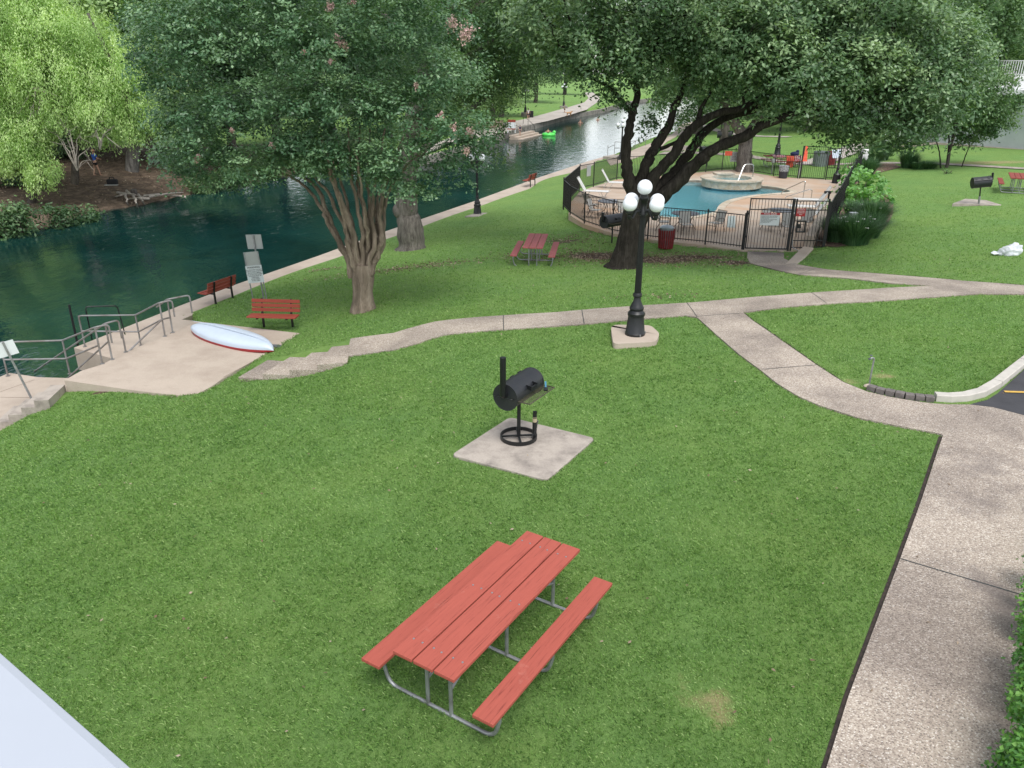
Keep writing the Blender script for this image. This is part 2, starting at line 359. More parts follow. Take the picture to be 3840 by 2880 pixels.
def water_mat():
    m, n, b = new_mat('river_water'); co = pos(n)
    mp = N(n, 'ShaderNodeMapping'); mp.inputs['Rotation'].default_value = (0, 0, math.radians(25)); mp.inputs['Scale'].default_value = (1, .55, 1); n.links.new(co, mp.inputs['Vector'])
    f = noise(n, co, .12, 5, .6, .4)
    c = ramp(n, f, [(.3, (.003, .016, .015)), (.5, (.005, .029, .027)), (.7, (.008, .043, .040))])
    n.links.new(c, b.inputs['Base Color']); b.inputs['Roughness'].default_value = .05; b.inputs['IOR'].default_value = 1.33
    h = mathn(n, 'ADD', noise(n, mp.outputs[0], 1.6, 3, .55, .3), mathn(n, 'MULTIPLY', noise(n, mp.outputs[0], 6, 3, .5), .28))
    bump(n, b, h, .32, .09); return m
M['river'] = water_mat()
def pool_mat(name, tint, tr=.75):
    m, n, b = new_mat(name); co = pos(n); b.inputs['Base Color'].default_value = (*tint, 1); b.inputs['Roughness'].default_value = .04; b.inputs['IOR'].default_value = 1.33
    t = N(n, 'ShaderNodeBsdfTransparent'); t.inputs[0].default_value = (.74, .95, 1.0, 1)
    mx = N(n, 'ShaderNodeMixShader'); mx.inputs[0].default_value = tr; g = N(n, 'ShaderNodeBsdfGlossy'); g.inputs['Roughness'].default_value = .03
    fr = N(n, 'ShaderNodeFresnel'); fr.inputs['IOR'].default_value = 1.33
    bn = N(n, 'ShaderNodeBump'); bn.inputs['Strength'].default_value = .25; bn.inputs['Distance'].default_value = .05; n.links.new(noise(n, co, 2.6, 4, .6, .5), bn.inputs['Height'])
    for s in (b, g, fr): n.links.new(bn.outputs[0], s.inputs['Normal'])
    n.links.new(b.outputs[0], mx.inputs[1]); n.links.new(t.outputs[0], mx.inputs[2])
    m2 = N(n, 'ShaderNodeMixShader'); n.links.new(fr.outputs[0], m2.inputs[0]); n.links.new(mx.outputs[0], m2.inputs[1]); n.links.new(g.outputs[0], m2.inputs[2])
    n.links.new(m2.outputs[0], n.nodes['Material Output'].inputs[0]); return m
M['poolwater'] = pool_mat('pool_water', (.24, .62, .72), .42)
M['plaster'] = simple('pool_plaster', (.36, .70, .80), .7, 0, .06, .8, 0, None, False)
M['plaster_step'] = simple('pool_step_plaster', (.50, .58, .58), .7, 0, .06, .8, 0, None, False)

def flag_mat(name, cols, joint, scale):
    m, n, b = new_mat(name); co = pos(n)
    v = N(n, 'ShaderNodeTexVoronoi'); v.inputs['Scale'].default_value = scale; n.links.new(co, v.inputs['Vector'])
    e = N(n, 'ShaderNodeTexVoronoi'); e.feature = 'DISTANCE_TO_EDGE'; e.inputs['Scale'].default_value = scale; n.links.new(co, e.inputs['Vector'])
    s = N(n, 'ShaderNodeSeparateColor'); n.links.new(v.outputs['Color'], s.inputs[0])
    c = ramp(n, s.outputs[0], [(0, cols[0]), (.5, cols[1]), (1, cols[2])]); k = ramp(n, e.outputs['Distance'], [(.02, (0, 0, 0)), (.06, (1, 1, 1))])
    c = mixc(n, k, joint, c); c = mixc(n, .35, c, ramp(n, noise(n, co, 5, 6, .7), [(.3, (.18, .14, .10)), (.7, (.7, .62, .5))]))
    n.links.new(c, b.inputs['Base Color']); b.inputs['Roughness'].default_value = .8; bump(n, b, k, .5, .02); return m
M['flag'] = flag_mat('flagstone', [(.24, .17, .10), (.40, .31, .20), (.50, .43, .33)], (.36, .32, .27), 1.6)
M['coping'] = flag_mat('pool_coping_stone', [(.36, .29, .20), (.48, .40, .30), (.56, .48, .38)], (.4, .36, .3), 1.3)

# ------------------------------------------------------------------ helper: flat lettering
def lettering(name, lines, size, mat, parent, loc, rot, align='CENTER', gap=1.0, squeeze=1.0):
    V = []; F = []
    cu = bpy.data.curves.new('t', 'FONT'); cu.body = '\n'.join(lines); cu.size = size; cu.align_x = align; cu.align_y = 'TOP'; cu.space_line = gap; cu.resolution_u = 2; cu.extrude = .0008; cu.offset = size * .02
    t = bpy.data.objects.new('t', cu); COL.objects.link(t); dg = bpy.context.evaluated_depsgraph_get(); dg.update()
    me = bpy.data.meshes.new_from_object(t.evaluated_get(dg)); bpy.data.objects.remove(t, do_unlink=True); me.name = name
    me.materials.clear(); me.materials.append(mat)
    o = bpy.data.objects.new(name, me); COL.objects.link(o); o.parent = parent; o.location = loc; o.rotation_euler = rot; o.scale = (squeeze, 1, 1); return o
# ------------------------------------------------------------------ terrain
ZW, ZQ, ZS, ZD = -2.7, -2.0, -1.15, -0.9        # water, river walk, boat slab, pool deck
ctrl_px = [(1900,2800,0),(500,2800,0),(3000,2600,0),(1900,2200,0),(3400,1700,0),(2600,1900,0),(1900,1600,0),(2500,1400,0),(2370,1255,0),(2900,1600,0),
 (0,2300,-.35),(0,1580,-2.0),(241,1445,-1.42),(380,1458,-1.30),(488,1475,-1.22),(743,1490,-1.15),(893,1423,-1.19),(984,1418,-1.2),(1084,1413,-1.13),(1188,1402,-1.02),(1301,1370,-.84),(1476,1322,-.46),(1667,1262,-.22),
 (1823,1245,-.15),(2187,1220,-.05),(100,1700,-1.2),(400,1650,-.75),(0,2000,-.55),(700,1700,-.35),(1200,1700,-.1),(400,2000,-.2),(1200,1500,-.28),
 (954,1356,-1.16),(1140,1340,-1.0),(1222,1322,-.86),(1312,1294,-.72),(1322,1268,-.62),(1632,1205,-.33),(1884,1182,-.2),(2257,1155,-.12),(2600,1133,-.08),(3048,1095,-.08),(3840,1107,0),(3497,1075,-.05),
 (730,1200,-1.25),(1129,1248,-1.14),(1134,1225,-1.12),(940,1130,-1.6),(1363,1160,-.8),(1150,1080,-1.45),(1600,1050,-.9),(1900,985,-.78),(1515,932,-1.7),(1790,805,-1.85),(2000,850,-1.4),
 (2138,812,-1.15),(2191,845,-1.1),(2297,880,-1.02),(2100,720,-1.6),(2340,1000,-.78),(2000,1080,-.62),(2643,925,-.98),(2800,948,-.93),(2939,972,-.85),(3104,1014,-.6),(2700,1050,-.5),(3385,1037,-.3),(3609,1056,-.12),(3840,1074,0),
 (3300,850,-.6),(3500,900,-.4),(3800,950,-.15),(3680,758,-.15),(3760,716,.0),(3300,680,-.6),(3545,630,-.35),(3840,650,-.1),(3300,545,-.4),(3700,548,-.15),(3840,560,-.1),
 (2914,580,-.9),(2790,620,-.95),(2600,560,-1.1),(2450,600,-1.75),(3000,500,-.7),(2700,450,-.8),(2550,470,-1.5),(3300,420,-.2),
 (2225,696,-1.2),(2313,668,-1.15),(2432,655,-1.1),(2646,640,-.98),(2752,632,-.95),(2900,655,-.93),(3090,668,-.9),(3150,640,-.7),
 (1900,455,-1.95),(2116,385,-1.6),(1982,405,-1.6),(2200,352,-1.9),(370,665,-1.9),(520,620,-1.5),(700,600,-1.5),(200,700,-2.0),(480,715,-2.3),(1300,540,-1.9),(1000,560,-1.9),(1550,540,-1.95)]
walk_inner = [G(u, v, ZQ) for u, v in [(681,1198),(890,1112),(1020,1057),(1285,967),(1553,868),(1814,774),(2004,707),(2167,647),(2230,625)]]
ctrl = [(*G(u, v, z), z) for u, v, z in ctrl_px] + [(x, y, ZQ + .02) for x, y in walk_inner]
ctrl += [(-60,60,-.8),(-60,100,-.5),(-60,200,0),(-20,200,-1),(60,200,-.5),(70,100,.3),(60,60,.3),(40,20,.1),(20,0,0),(-20,-10,-.5),(0,-5,0),(-150,100,1),(150,100,1),(0,330,0),(-150,300,1),(150,300,1),(-10.5,12.5,-1.3),(-8,5,-.5),(-13,11,-2.2),(-50,20,-2),
         (-31,36,-2.6),(-28.4,41.6,-2.6),(-27,48,-2.6),(-24.5,56,-2.6),(-22,67,-2.4),(-17.5,78,-2.1),(24,115,-1.9),(32,115,-1.5),(60,170,-1.2),(12,85,-1.9),(20,100,-1.9)]
near_bank = [(-22,-8),(-18.5,8),(-16.0,15)] + [G(u, v, ZQ) for u, v in [(0,1413),(277,1304),(673,1147),(895,1063),(1200,957),(1418,877),(1776,755),(2004,671),(2200,606),(2274,585)]] + [(11.5,83),(16.5,97),(24,112),(45,165),(80,230)]
far_wall_px = [(1560,598),(1700,560),(1822,524),(1958,477),(2116,435),(2268,407)]
far_wall = [G(u, v, -2.0) for u, v in far_wall_px] + [(23,176),(30,196),(46,226),(70,262)]
far_dirt = [(-50,-8),(-42,18),(-32.5,34),(-27.45,41.64),(-26.02,44.24),(-26.17,48.45),(-24.2,51.4),(-22.6,55.88),(-19.6,64),(-17.2,70),(-13.6,75.5)]
river_poly = near_bank + far_wall[::-1] + far_dirt[::-1]
C = np.array(ctrl); 
def phi(r): return np.sqrt(r * r + 1.5)
Dm = np.hypot(C[:, 0][:, None] - C[:, 0][None], C[:, 1][:, None] - C[:, 1][None]); nC = len(C)
A = np.zeros((nC + 1, nC + 1)); A[:nC, :nC] = phi(Dm) - np.eye(nC) * .35; A[:nC, nC] = 1; A[nC, :nC] = 1
W = np.linalg.solve(A, np.concatenate([C[:, 2], [0]]))
def Tn(X, Y):
    X = np.asarray(X, float); Y = np.asarray(Y, float); sh = X.shape; X = X.ravel(); Y = Y.ravel(); out = np.zeros(len(X))
    for i in range(0, len(X), 20000):
        x = X[i:i + 20000]; y = Y[i:i + 20000]; out[i:i + 20000] = phi(np.hypot(x[:, None] - C[:, 0], y[:, None] - C[:, 1])) @ W[:nC] + W[nC]
    return out.reshape(sh)
def T(x, y): return float(Tn(np.array([x]), np.array([y]))[0])
def GT(u, v):                         # where a picture ray meets the terrain
    d = ray(u, v); z = -.5
    for _ in range(14):
        t = (z - H) / d[2]; z = .5 * z + .5 * T(d[0] * t, d[1] * t)
    return (d[0] * t, d[1] * t, T(d[0] * t, d[1] * t))

slab_poly = [G(u, v, ZS) for u, v in [(730,1204),(1129,1250),(944,1356),(838,1418),(787,1453),(743,1475),(667,1483),(488,1462),(241,1426),(304,1391),(382,1367),(472,1320),(529,1296),(619,1261),(648,1247)]]
deck_poly = [(2.75,38.9),(3.3,36.4),(4.4,34.3),(5.9,33.05),(7.96,31.95),(9.25,31.1),(11.03,30.85),(11.75,30.85),(11.8,31.3),(21.2,51.5),(20.12,52.0),(18.67,52.6),(17.32,53.55),(15.54,56.8),(14.61,56.5),(13.27,55.6),(8.86,52.6),(6.65,51.5),(4.84,48.3),(3.9,46.3),(3.1,42.5)]
def P4(a, b): return (2000 + a / 1.7015, 400 + b / 1.7015)
pool_px = [(640,640),(700,560),(800,510),(900,496),(960,482),(1040,483),(1130,490),(1280,512),(1440,517),(1560,532),(1625,548),(1645,560),(1560,567),(1420,577),(1330,592),(1240,612),(1195,635),(1172,660),(1165,685),(1100,705),(980,722),(850,725),(740,705),(670,680)]
pool_poly = [G(*P4(a, b), ZD - .12) for a, b in pool_px]
def smooth_poly(p, it=2):
    for _ in range(it):
        q = []
        for i in range(len(p)):
            a = p[i]; b = p[(i + 1) % len(p)]; q += [(a[0] * .75 + b[0] * .25, a[1] * .75 + b[1] * .25), (a[0] * .25 + b[0] * .75, a[1] * .25 + b[1] * .75)]
        p = q
    return p
pool_poly = smooth_poly(pool_poly, 2)
path_px = [(1315,1274),(1476,1253),(1632,1210),(1736,1198),(1884,1187),(2083,1175),(2257,1160),(2430,1148),(2600,1138),(2824,1118),(3048,1101),(3329,1083),(3497,1075.6),
 (3329,1065),(3160,1045),(2992,1033),(2852,1000),(2813,989),(2802,967),(2803,945),(2940,951),(2939,972),(2992,995),(3104,1014),(3385,1037),(3609,1056.5),(3840,1074),(4100,1092),(4100,1122),(3840,1107),(3665,1106),(3497,1118),(3273,1134),(3099,1143),(2936,1156),(2785,1176),
 (2824,1208),(2936,1286),(3060,1373),(3160,1438),(3250,1474),(3329,1493),(3441,1512),(3502,1519),(3553,1522),(3637,1523),(3721,1533),(3840,1564),(4100,1640),(4300,2000),(4300,3400),(2990,3300),(3099.6,2880),(3178,2625),(3284.6,2340),(3373,2105),(3455,1878),(3513.6,1700),(3535,1639),(3519,1631),(3385,1606),(3217,1572),(3076,1527),(2992,1491),(2914,1443),(2852,1393),(2768,1331),(2684,1258),(2613,1194),
 (2569,1187),(2396,1201),(2187,1220),(1996,1233),(1823,1245),(1667,1259),(1562,1293),(1476,1316),(1301,1340)]
path_poly = [GT(u, v)[:2] for u, v in path_px]
asph_poly = [GT(u, v)[:2] for u, v in [(3637,1521),(3721,1531),(3840,1562),(4100,1638),(4500,1700),(4500,1250),(4000,1280),(3840,1390),(3740,1480),(3700,1505)]]
bed_poly = [(12.12,31.25),*[GT(u, v)[:2] for u, v in [(3140,928),(3215,918),(3280,893),(3325,850),(3348,805),(3350,770),(3338,735)]],(19.6,46),(22.5,51.5),(26.5,55),(27,57.5),(24,58.5),(21.55,51.4),(16.9,41.5)]
flat_polys = [(slab_poly, ZS - .06, 0.0)]

def axis(segs):
    out = []
    for a, b, st in segs: out += list(np.arange(a, b, st))
    out.append(segs[-1][1]); return np.array(out)
gx = axis([(-220,-60,8),(-60,-34,1.5),(-34,-16,.7),(-16,-3,.15),(-3,24,.30),(24,45,.7),(45,80,2),(80,240,8)])
gy = axis([(-12,2,1),(2,14,.30),(14,24,.15),(24,62,.30),(62,100,.8),(100,180,1.5),(180,420,8)])
GX, GY = np.meshgrid(gx, gy); TZ = Tn(GX, GY)
inr = inpoly(GX, GY, river_poly); dn = dist(GX, GY, near_bank); dw = dist(GX, GY, far_wall); dd = dist(GX, GY, far_dirt)
TZ = np.where(inr, np.minimum(TZ, ZW - .05 - np.minimum(np.minimum(dd, 1.6), 1.6)), TZ)
TZ = np.where(inr & (np.minimum(dn, dw) < 3), np.minimum(TZ, -3.6), TZ)
TZ = np.where((dn < .55) & ~(GY > 108), -3.6, TZ); TZ = np.where((dw < .45), -3.6, TZ)
dk = inpoly(GX, GY, deck_poly); TZ = np.where(dk & (dist(GX, GY, deck_poly, True) > .45), -3.5, TZ)
TZ = np.where(dk & (dist(GX, GY, deck_poly, True) <= .45), np.minimum(TZ, ZD - .2), TZ)
pit = [G(304,1391,ZS), G(382,1367,ZS), G(472,1320,ZS), G(529,1296,ZS), G(640,1250,ZS), G(600,1235,ZQ), G(300,1290,ZQ), (-14.2,22.5), (-14.6,20.2), G(262,1412,ZQ)]
TZ = np.where(inpoly(GX, GY, pit) | inpoly(GX, GY, [(-11.25,18.1),(-10.1,21.0),(-10.6,23.2),(-15,23.5),(-15.4,19.9),(-13.9,20.1),(-12.4,19.9)]) | inpoly(GX, GY, [G(600,1262,ZQ), G(655,1243,ZS), G(735,1200,ZS), G(712,1180,ZQ), G(560,1215,ZQ)]), -3.6, TZ)
stp_poly = [G(893,1414,-1.12), G(1301,1340,-.6), G(1315,1276,-.6), G(1004,1351,-1.12)]
TZ = np.where(inpoly(GX, GY, stp_poly), TZ - .25, TZ)
TZ = np.where((inpoly(GX, GY, [G(0,1413,ZQ), G(140,1414,ZQ), G(262,1418,ZQ), (-10.9,17.9), (-11.2,17.0), G(200,1520,ZQ), G(120,1600,ZQ), G(0,1650,ZQ), (-15,12), (-18,12), (-16.5,16)])), np.minimum(TZ, ZQ - .15), TZ)
TZ = np.where((GX < -11.2) & (GX > -15.5) & (GY > 18.4) & (GY < 22), np.minimum(TZ, ZQ - .25), TZ)
TZ = np.where(inpoly(GX, GY, [G(480,1230,ZQ), G(600,1185,ZQ), G(690,1190,ZQ), G(650,1262,ZQ), G(500,1330,ZQ)]), np.minimum(TZ, ZQ - .3), TZ)
sk = inpoly(GX, GY, slab_poly); TZ = np.where(sk, np.minimum(TZ, ZS - .08), TZ)
# little mounds along the ground so that it is not a mathematical surface
ny, nx = GX.shape; V = np.stack([GX.ravel(), GY.ravel(), TZ.ravel()], 1)
idx = np.arange(nx * ny).reshape(ny, nx); Q = np.stack([idx[:-1, :-1], idx[:-1, 1:], idx[1:, 1:], idx[1:, :-1]], -1).reshape(-1, 4)
def np_mesh(name, V, Q, mat, smooth=False):
    me = bpy.data.meshes.new(name); k = Q.shape[1]; me.vertices.add(len(V)); me.vertices.foreach_set('co', np.ascontiguousarray(V, dtype=np.float32).ravel())
    me.loops.add(Q.size); me.loops.foreach_set('vertex_index', np.ascontiguousarray(Q, dtype=np.int32).ravel()); me.polygons.add(len(Q))
    me.polygons.foreach_set('loop_start', np.arange(0, Q.size, k, dtype=np.int32)); me.update(calc_edges=True)
    if smooth: me.polygons.foreach_set('use_smooth', np.ones(len(Q), bool))
    if mat: me.materials.append(mat)
    return me
me = np_mesh('lawn', V, Q, M['grass'], True); lawn = bpy.data.objects.new('lawn', me); COL.objects.link(lawn); tag(lawn, kind='structure')
def vnoise(X, Y, s, seed=0):
    r = np.random.default_rng(seed); out = 0
    for k in range(5):
        a = r.uniform(0, 6.28); p = r.uniform(0, 6.28); f_ = s * r.uniform(.7, 1.6); out = out + np.sin((X * math.cos(a) + Y * math.sin(a)) * f_ + p + 1.3 * np.sin((Y * math.cos(a) - X * math.sin(a)) * f_ * .7))
    return out / 5
def cover_paint(X, Y):
    R_ = np.zeros(X.shape); G_ = np.zeros(X.shape); B_ = np.zeros(X.shape)
    def blob(A_, u, v, rx, ry, amp, world=None):
        x, y = world if world else GT(u, v)[:2]; e = ((X - x) / rx) ** 2 + ((Y - y) / ry) ** 2; return np.maximum(A_, amp * np.exp(-e * 1.2))
    # bare soil and leaf litter under the oak, beside the pool, and under the myrtle
    for u, v, rx, ry, a in [(2250,960,2.2,1.5,.75),(2450,975,2.4,1.0,.85),(2620,965,2.0,.7,.75),(2120,905,1.6,1.2,.6),(2760,985,.8,.6,1.0),(2330,1005,.9,.6,.8),(2020,975,1.5,.8,.55),(2200,870,1.2,1.4,.5),
                         (1480,1010,1.8,.5,.58),(1620,990,1.6,.5,.5),(1220,1010,.6,.3,.5),(1363,1165,.55,.35,.7),(1150,1150,.6,.4,.5),(1515,935,.7,.35,.6),(385,1470,.35,.16,.9),(790,1180,.5,.2,.6),(2440,1115,.4,.2,.55),(1630,1198,.5,.15,.6)]: R_ = blob(R_, u, v, rx, ry, a)
    for u, v, rx, ry, a in [(2655,2640,.34,.2,1.0),(2700,2690,.25,.12,.9),(2560,2560,.25,.2,.5),(1430,2240,.2,.15,.55),(840,2280,.35,.25,.42),(2300,2850,.2,.2,.4),(2150,1560,.8,.5,.32),(3310,1410,.35,.2,.95),(3190,1430,.35,.2,.85),(3150,1375,.4,.15,.5),(1200,1850,.7,.5,.3),(2700,2000,.8,.6,.3),
                         (3700,610,5,1.6,.78),(3500,575,4,1.3,.45),(3300,600,3,1,.4),(1890,1330,.3,.2,.3),(2500,1060,1.5,.5,.35),(1970,430,2.5,2,.7),(1300,1900,.4,.3,.35)]: G_ = blob(G_, u, v, rx, ry, a)
    B_ = np.where((Y < 110) & (X < -8) & ((dist(X, Y, far_dirt) < 14)) & ((X < -14) | (Y > 74)), 1.0, 0.0) * (Y > 15)
    B_ = np.where(inpoly(X, Y, far_dirt + [(-140, 80), (-140, -10)]), 1.0, B_)
    B_ = np.where((X > -16) | (Y > 90), 0, B_)
    return np.stack([R_, G_, B_, np.ones(X.shape)], -1)
cov = cover_paint(GX.ravel(), GY.ravel()).astype(np.float32)
a_ = me.color_attributes.new('cover', 'FLOAT_COLOR', 'POINT'); a_.data.foreach_set('color', cov.ravel())

# ------------------------------------------------------------------ draped sheets
def sheet(name, poly, zf, mat, step=.35, depth=0.0, hole=None, kind='structure', parent=None, cover=None):
    poly = [tuple(p[:2]) for p in poly]; xs = [p[0] for p in poly]; ys = [p[1] for p in poly]
    def resample(p):
        out = []
        for i in range(len(p)):
            a = Vector(p[i]); b = Vector(p[(i + 1) % len(p)]); k = max(1, int((b - a).length / (step * 1.2)))
            out += [tuple(a.lerp(b, j / k)) for j in range(k)]
        return out
    P = resample(poly); nb = len(P); E = [(i, (i + 1) % nb) for i in range(nb)]; Hh = []
    if hole: Hh = resample(hole); E += [(nb + i, nb + (i + 1) % len(Hh)) for i in range(len(Hh))]
    gxx, gyy = np.meshgrid(np.arange(min(xs), max(xs), step), np.arange(min(ys), max(ys), step)); gxx = gxx.ravel() + RNG.uniform(-.02, .02, gxx.size); gyy = gyy.ravel()
    ok = inpoly(gxx, gyy, poly) & (dist(gxx, gyy, poly, True) > step * .45)
    if hole: ok &= ~inpoly(gxx, gyy, hole) & (dist(gxx, gyy, hole, True) > step * .45)
    pts = P + Hh + list(zip(gxx[ok].tolist(), gyy[ok].tolist()))
    r = delaunay_2d_cdt([Vector(p) for p in pts], E, [], 0, 1e-5); vv = r[0]; ff = r[2]
    cxy = np.array([((vv[f[0]].x + vv[f[1]].x + vv[f[2]].x) / 3, (vv[f[0]].y + vv[f[1]].y + vv[f[2]].y) / 3) for f in ff])
    k = inpoly(cxy[:, 0], cxy[:, 1], poly)
    if hole: k &= ~inpoly(cxy[:, 0], cxy[:, 1], hole)
    X = np.array([p.x for p in vv]); Y = np.array([p.y for p in vv]); Z = zf(X, Y) if callable(zf) else np.full(len(X), zf)
    V = list(zip(X, Y, Z)); F = [tuple(ff[i]) for i in range(len(ff)) if k[i]]
    if depth:                        # side faces all round
        cnt = {}
        for f in F:
            for a in range(3):
                e = (f[a], f[(a + 1) % 3]); cnt[e] = 1
        bd = [e for e in cnt if (e[1], e[0]) not in cnt]; mp = {}
        for a, b in bd:
            for q in (a, b):
                if q not in mp: mp[q] = len(V); V.append((V[q][0], V[q][1], V[q][2] - depth))
        F += [(b, a, mp[a], mp[b]) for a, b in bd]
    o = mesh_obj(name, V, F, mat, parent)
    if kind and not parent: o['kind'] = kind
    if cover is not None:
        a = o.data.color_attributes.new('cover', 'FLOAT_COLOR', 'POINT'); co = np.array([v[:3] for v in V]); cc = cover(co[:, 0], co[:, 1]); a.data.foreach_set('color', cc.astype(np.float32).ravel())
    return o
def path_cover(X, Y):
    R_ = np.zeros(X.shape)
    for u, v, rx, ry, a in [(3700,1750,1.1,1.3,.55),(3640,1900,.9,1.0,.5),(3780,2300,.45,1.6,.65),(3760,2700,.3,1.2,.55),(2900,1010,1.6,1.2,.75),(3050,1030,2,.8,.55),(2880,950,1,1,.85),(2450,1185,1.2,.3,.4)]:
        x, y = GT(u, v)[:2]; R_ = np.maximum(R_, a * np.exp(-(((X - x) / rx) ** 2 + ((Y - y) / ry) ** 2)))
    return np.stack([R_, R_ * 0, R_ * 0, np.ones(X.shape)], -1)
path = sheet('path', path_poly, lambda x, y: Tn(x, y) + .035, M['aggregate'], .3, .2, cover=path_cover)
def strip(name, pts, wd, mat, off, parent=None, zf=None, th=.0, jit=0):
    b = MB()
    P = []
    for i in range(len(pts) - 1):
        a = Vector(pts[i][:2]); c = Vector(pts[i + 1][:2]); k = max(1, int((c - a).length / .25)); P += [a.lerp(c, j / k) for j in range(k)]
    P.append(Vector(pts[-1][:2])); V = []
    for i, p in enumerate(P):
        t = (P[min(i + 1, len(P) - 1)] - P[max(i - 1, 0)]).normalized(); n_ = Vector((-t.y, t.x)) * wd / 2; n2_ = n_ * (1 + random.uniform(-jit, jit))
        for q in (p - n_ * .8, p + n2_): V.append((q.x, q.y, (zf(q.x, q.y) if zf else T(q.x, q.y)) + off))
    b.add(V, [(2 * i, 2 * i + 2, 2 * i + 3, 2 * i + 1) for i in range(len(P) - 1)]); return b.build(name, mat, parent)
for pr in [((1887,1187),(1888,1243)),((2181,1166),(2190,1219)),((3042,1102),(3099,1142)),((2613,1191),(2783,1179)),((2855,1391),(3065,1374)),((3375,2104),(3830,2240)),((2990,1033),(3060,1010)),((2575,1140),(2613,1193))]:
    a, b = [GT(*q)[:2] for q in pr]; strip('path_joint', [a, b], .022, M['ink'], .0385, path)
# dark soil edge where the turf is cut back along the walks
edge_px = [(3535,1639),(3513.6,1700),(3455,1878),(3373,2105),(3284.6,2340),(3178,2625),(3099.6,2880),(3060,2990)]
strip('soil_edge', [(GT(u - 9, v)[0], GT(u - 9, v)[1]) for u, v in edge_px], .06, M['soil'], .012, jit=.5)['kind'] = 'structure'
edge2 = [(2785,1174),(2824,1205),(2936,1283),(3060,1370),(3160,1435),(3240,1470)]
strip('soil_edge', [(GT(u + 3, v - 1)[0], GT(u + 3, v - 1)[1]) for u, v in edge2], .05, M['soil'], .012, jit=.5)['kind'] = 'structure'
edge3 = [(2942,975),(2992,993),(3104,1012),(3385,1034),(3609,1054),(3840,1071)]
strip('soil_edge', [GT(u, v)[:2] for u, v in edge3], .06, M['soil'], .014, jit=.5)['kind'] = 'structure'
park = sheet('parking_lot', asph_poly, lambda x, y: Tn(x, y) + .03, M['asphalt'], .5, .1)
yl = [GT(u, v)[:2] for u, v in [(3765,1476),(3960,1482)]]; strip('yellow_line', yl, .09, M['yellow'], .045, park)
# kerb: a real raised step with a rounded corner, set in segments
kp = smooth_poly([GT(u, v)[:2] for u, v in [(3505,1500),(3560,1504),(3620,1500),(3680,1485),(3740,1450),(3840,1370),(3960,1275),(4200,1120)]] , 0)
def kerb_thing():
    r = empty('kerb', (*kp[0], T(*kp[0])), 0, 'pale curved concrete kerb between the lawn and the asphalt', 'kerb')
    L0 = r.location
    seg = [kp[0:5], kp[4:6], kp[5:8]]
    for s in seg:
        P = []
        for i in range(len(s) - 1):
            for j in range(5): P.append(Vector(s[i]).lerp(Vector(s[i + 1]), j / 5))
        P.append(Vector(s[-1])); P[0] = P[0].lerp(P[1], .04); P[-1] = P[-1].lerp(P[-2], .04); V = []; 
        for i, p in enumerate(P):
            t = (P[min(i + 1, len(P) - 1)] - P[max(i - 1, 0)]).normalized(); n_ = Vector((-t.y, t.x)); z = T(p.x, p.y)
            for d_, h_ in ((-.075, -.1), (-.07, .12), (-.055, .135), (.105, .135), (.12, .12), (.12, -.1)): q = p + n_ * d_; V.append((q.x - L0.x, q.y - L0.y, z + h_ - L0.z))
        F = [(i * 6 + k, i * 6 + k + 1, (i + 1) * 6 + k + 1, (i + 1) * 6 + k) for i in range(len(P) - 1) for k in range(5)] + [(0, 5, 4, 3, 2, 1), tuple((len(P) - 1) * 6 + k for k in range(6))]
        MB().add(V, F).build('kerb_stone', M['kerb'], r)
kerb_thing()
# edging blocks
bp = [GT(u, v)[:2] for u, v in [(3252,1462),(3300,1476),(3380,1494),(3445,1502),(3500,1505)]]
er = empty('block_edging', (*bp[0], T(*bp[0])), 0, 'row of weathered grey edging blocks joining the pale kerb', 'edging')
nb_ = 7; P = []
tot = [Vector(bp[i]) for i in range(5)]
def along(P, t):
    L = [0]
    for i in range(len(P) - 1): L.append(L[-1] + (Vector(P[i + 1]) - Vector(P[i])).length)
    s = t * L[-1]
    for i in range(len(P) - 1):
        if s <= L[i + 1] + 1e-9: return Vector(P[i]).lerp(Vector(P[i + 1]), (s - L[i]) / (L[i + 1] - L[i] + 1e-9))
for i in range(nb_):
    a = along(tot, i / nb_ + .006); b = along(tot, (i + 1) / nb_ - .006); m = MB(); z = T(*((a + b) / 2))
    h = .10 + random.uniform(-.008, .008)
    m.beam((a.x - er.location.x, a.y - er.location.y, z - er.location.z + h - .05), (b.x - er.location.x, b.y - er.location.y, z - er.location.z + h - .05), .15, .14); m.build('edging_block', M['brick'], er, bevel=.008)

# ------------------------------------------------------------------ river, walk, slab
wp = [(-60,-40),(-22,-40)] + [(p[0] + .25, p[1]) for p in near_bank] + [(140,330),(60,330)] + [(p[0] - .2, p[1]) for p in far_wall[::-1]] + [(p[0] - .9, p[1]) for p in far_dirt[::-1]]
river = sheet('river', wp, ZW, M['river'], 6.0)
wi = [(681,1198),(890,1112),(1020,1057),(1285,967),(1553,868),(1814,774),(2004,707),(2167,647),(2300,612)]
wo = [(277,1304),(673,1147),(895,1063),(1200,957),(1418,877),(1776,755),(2004,671),(2200,606),(2274,585),(2330,572)]
walk_poly = [G(u, v, ZQ) for u, v in wo] + [G(u, v, ZQ) for u, v in wi[::-1]] + [G(745,1205,ZQ), G(660,1285,ZQ), G(488,1345,ZQ), G(440,1350,ZQ)]
walk = sheet('river_walk', walk_poly, ZQ, M['concrete'], .6, 1.1)
for t in [(895,1063,1000,1062),(1418,877,1520,880),(1776,755,1860,757)]: strip('walk_joint', [G(t[0], t[1], ZQ), G(t[2], t[3], ZQ)], .02, M['concrete_grey'], ZQ + .003, walk, zf=lambda x, y: 0)
slab = sheet('boat_slab', slab_poly, ZS, M['concrete'], .5, .3)
strip('slab_joint', [G(838,1415,ZS), G(944,1358,ZS)], .015, M['mulch'], ZS + .003, slab, zf=lambda x, y: 0)
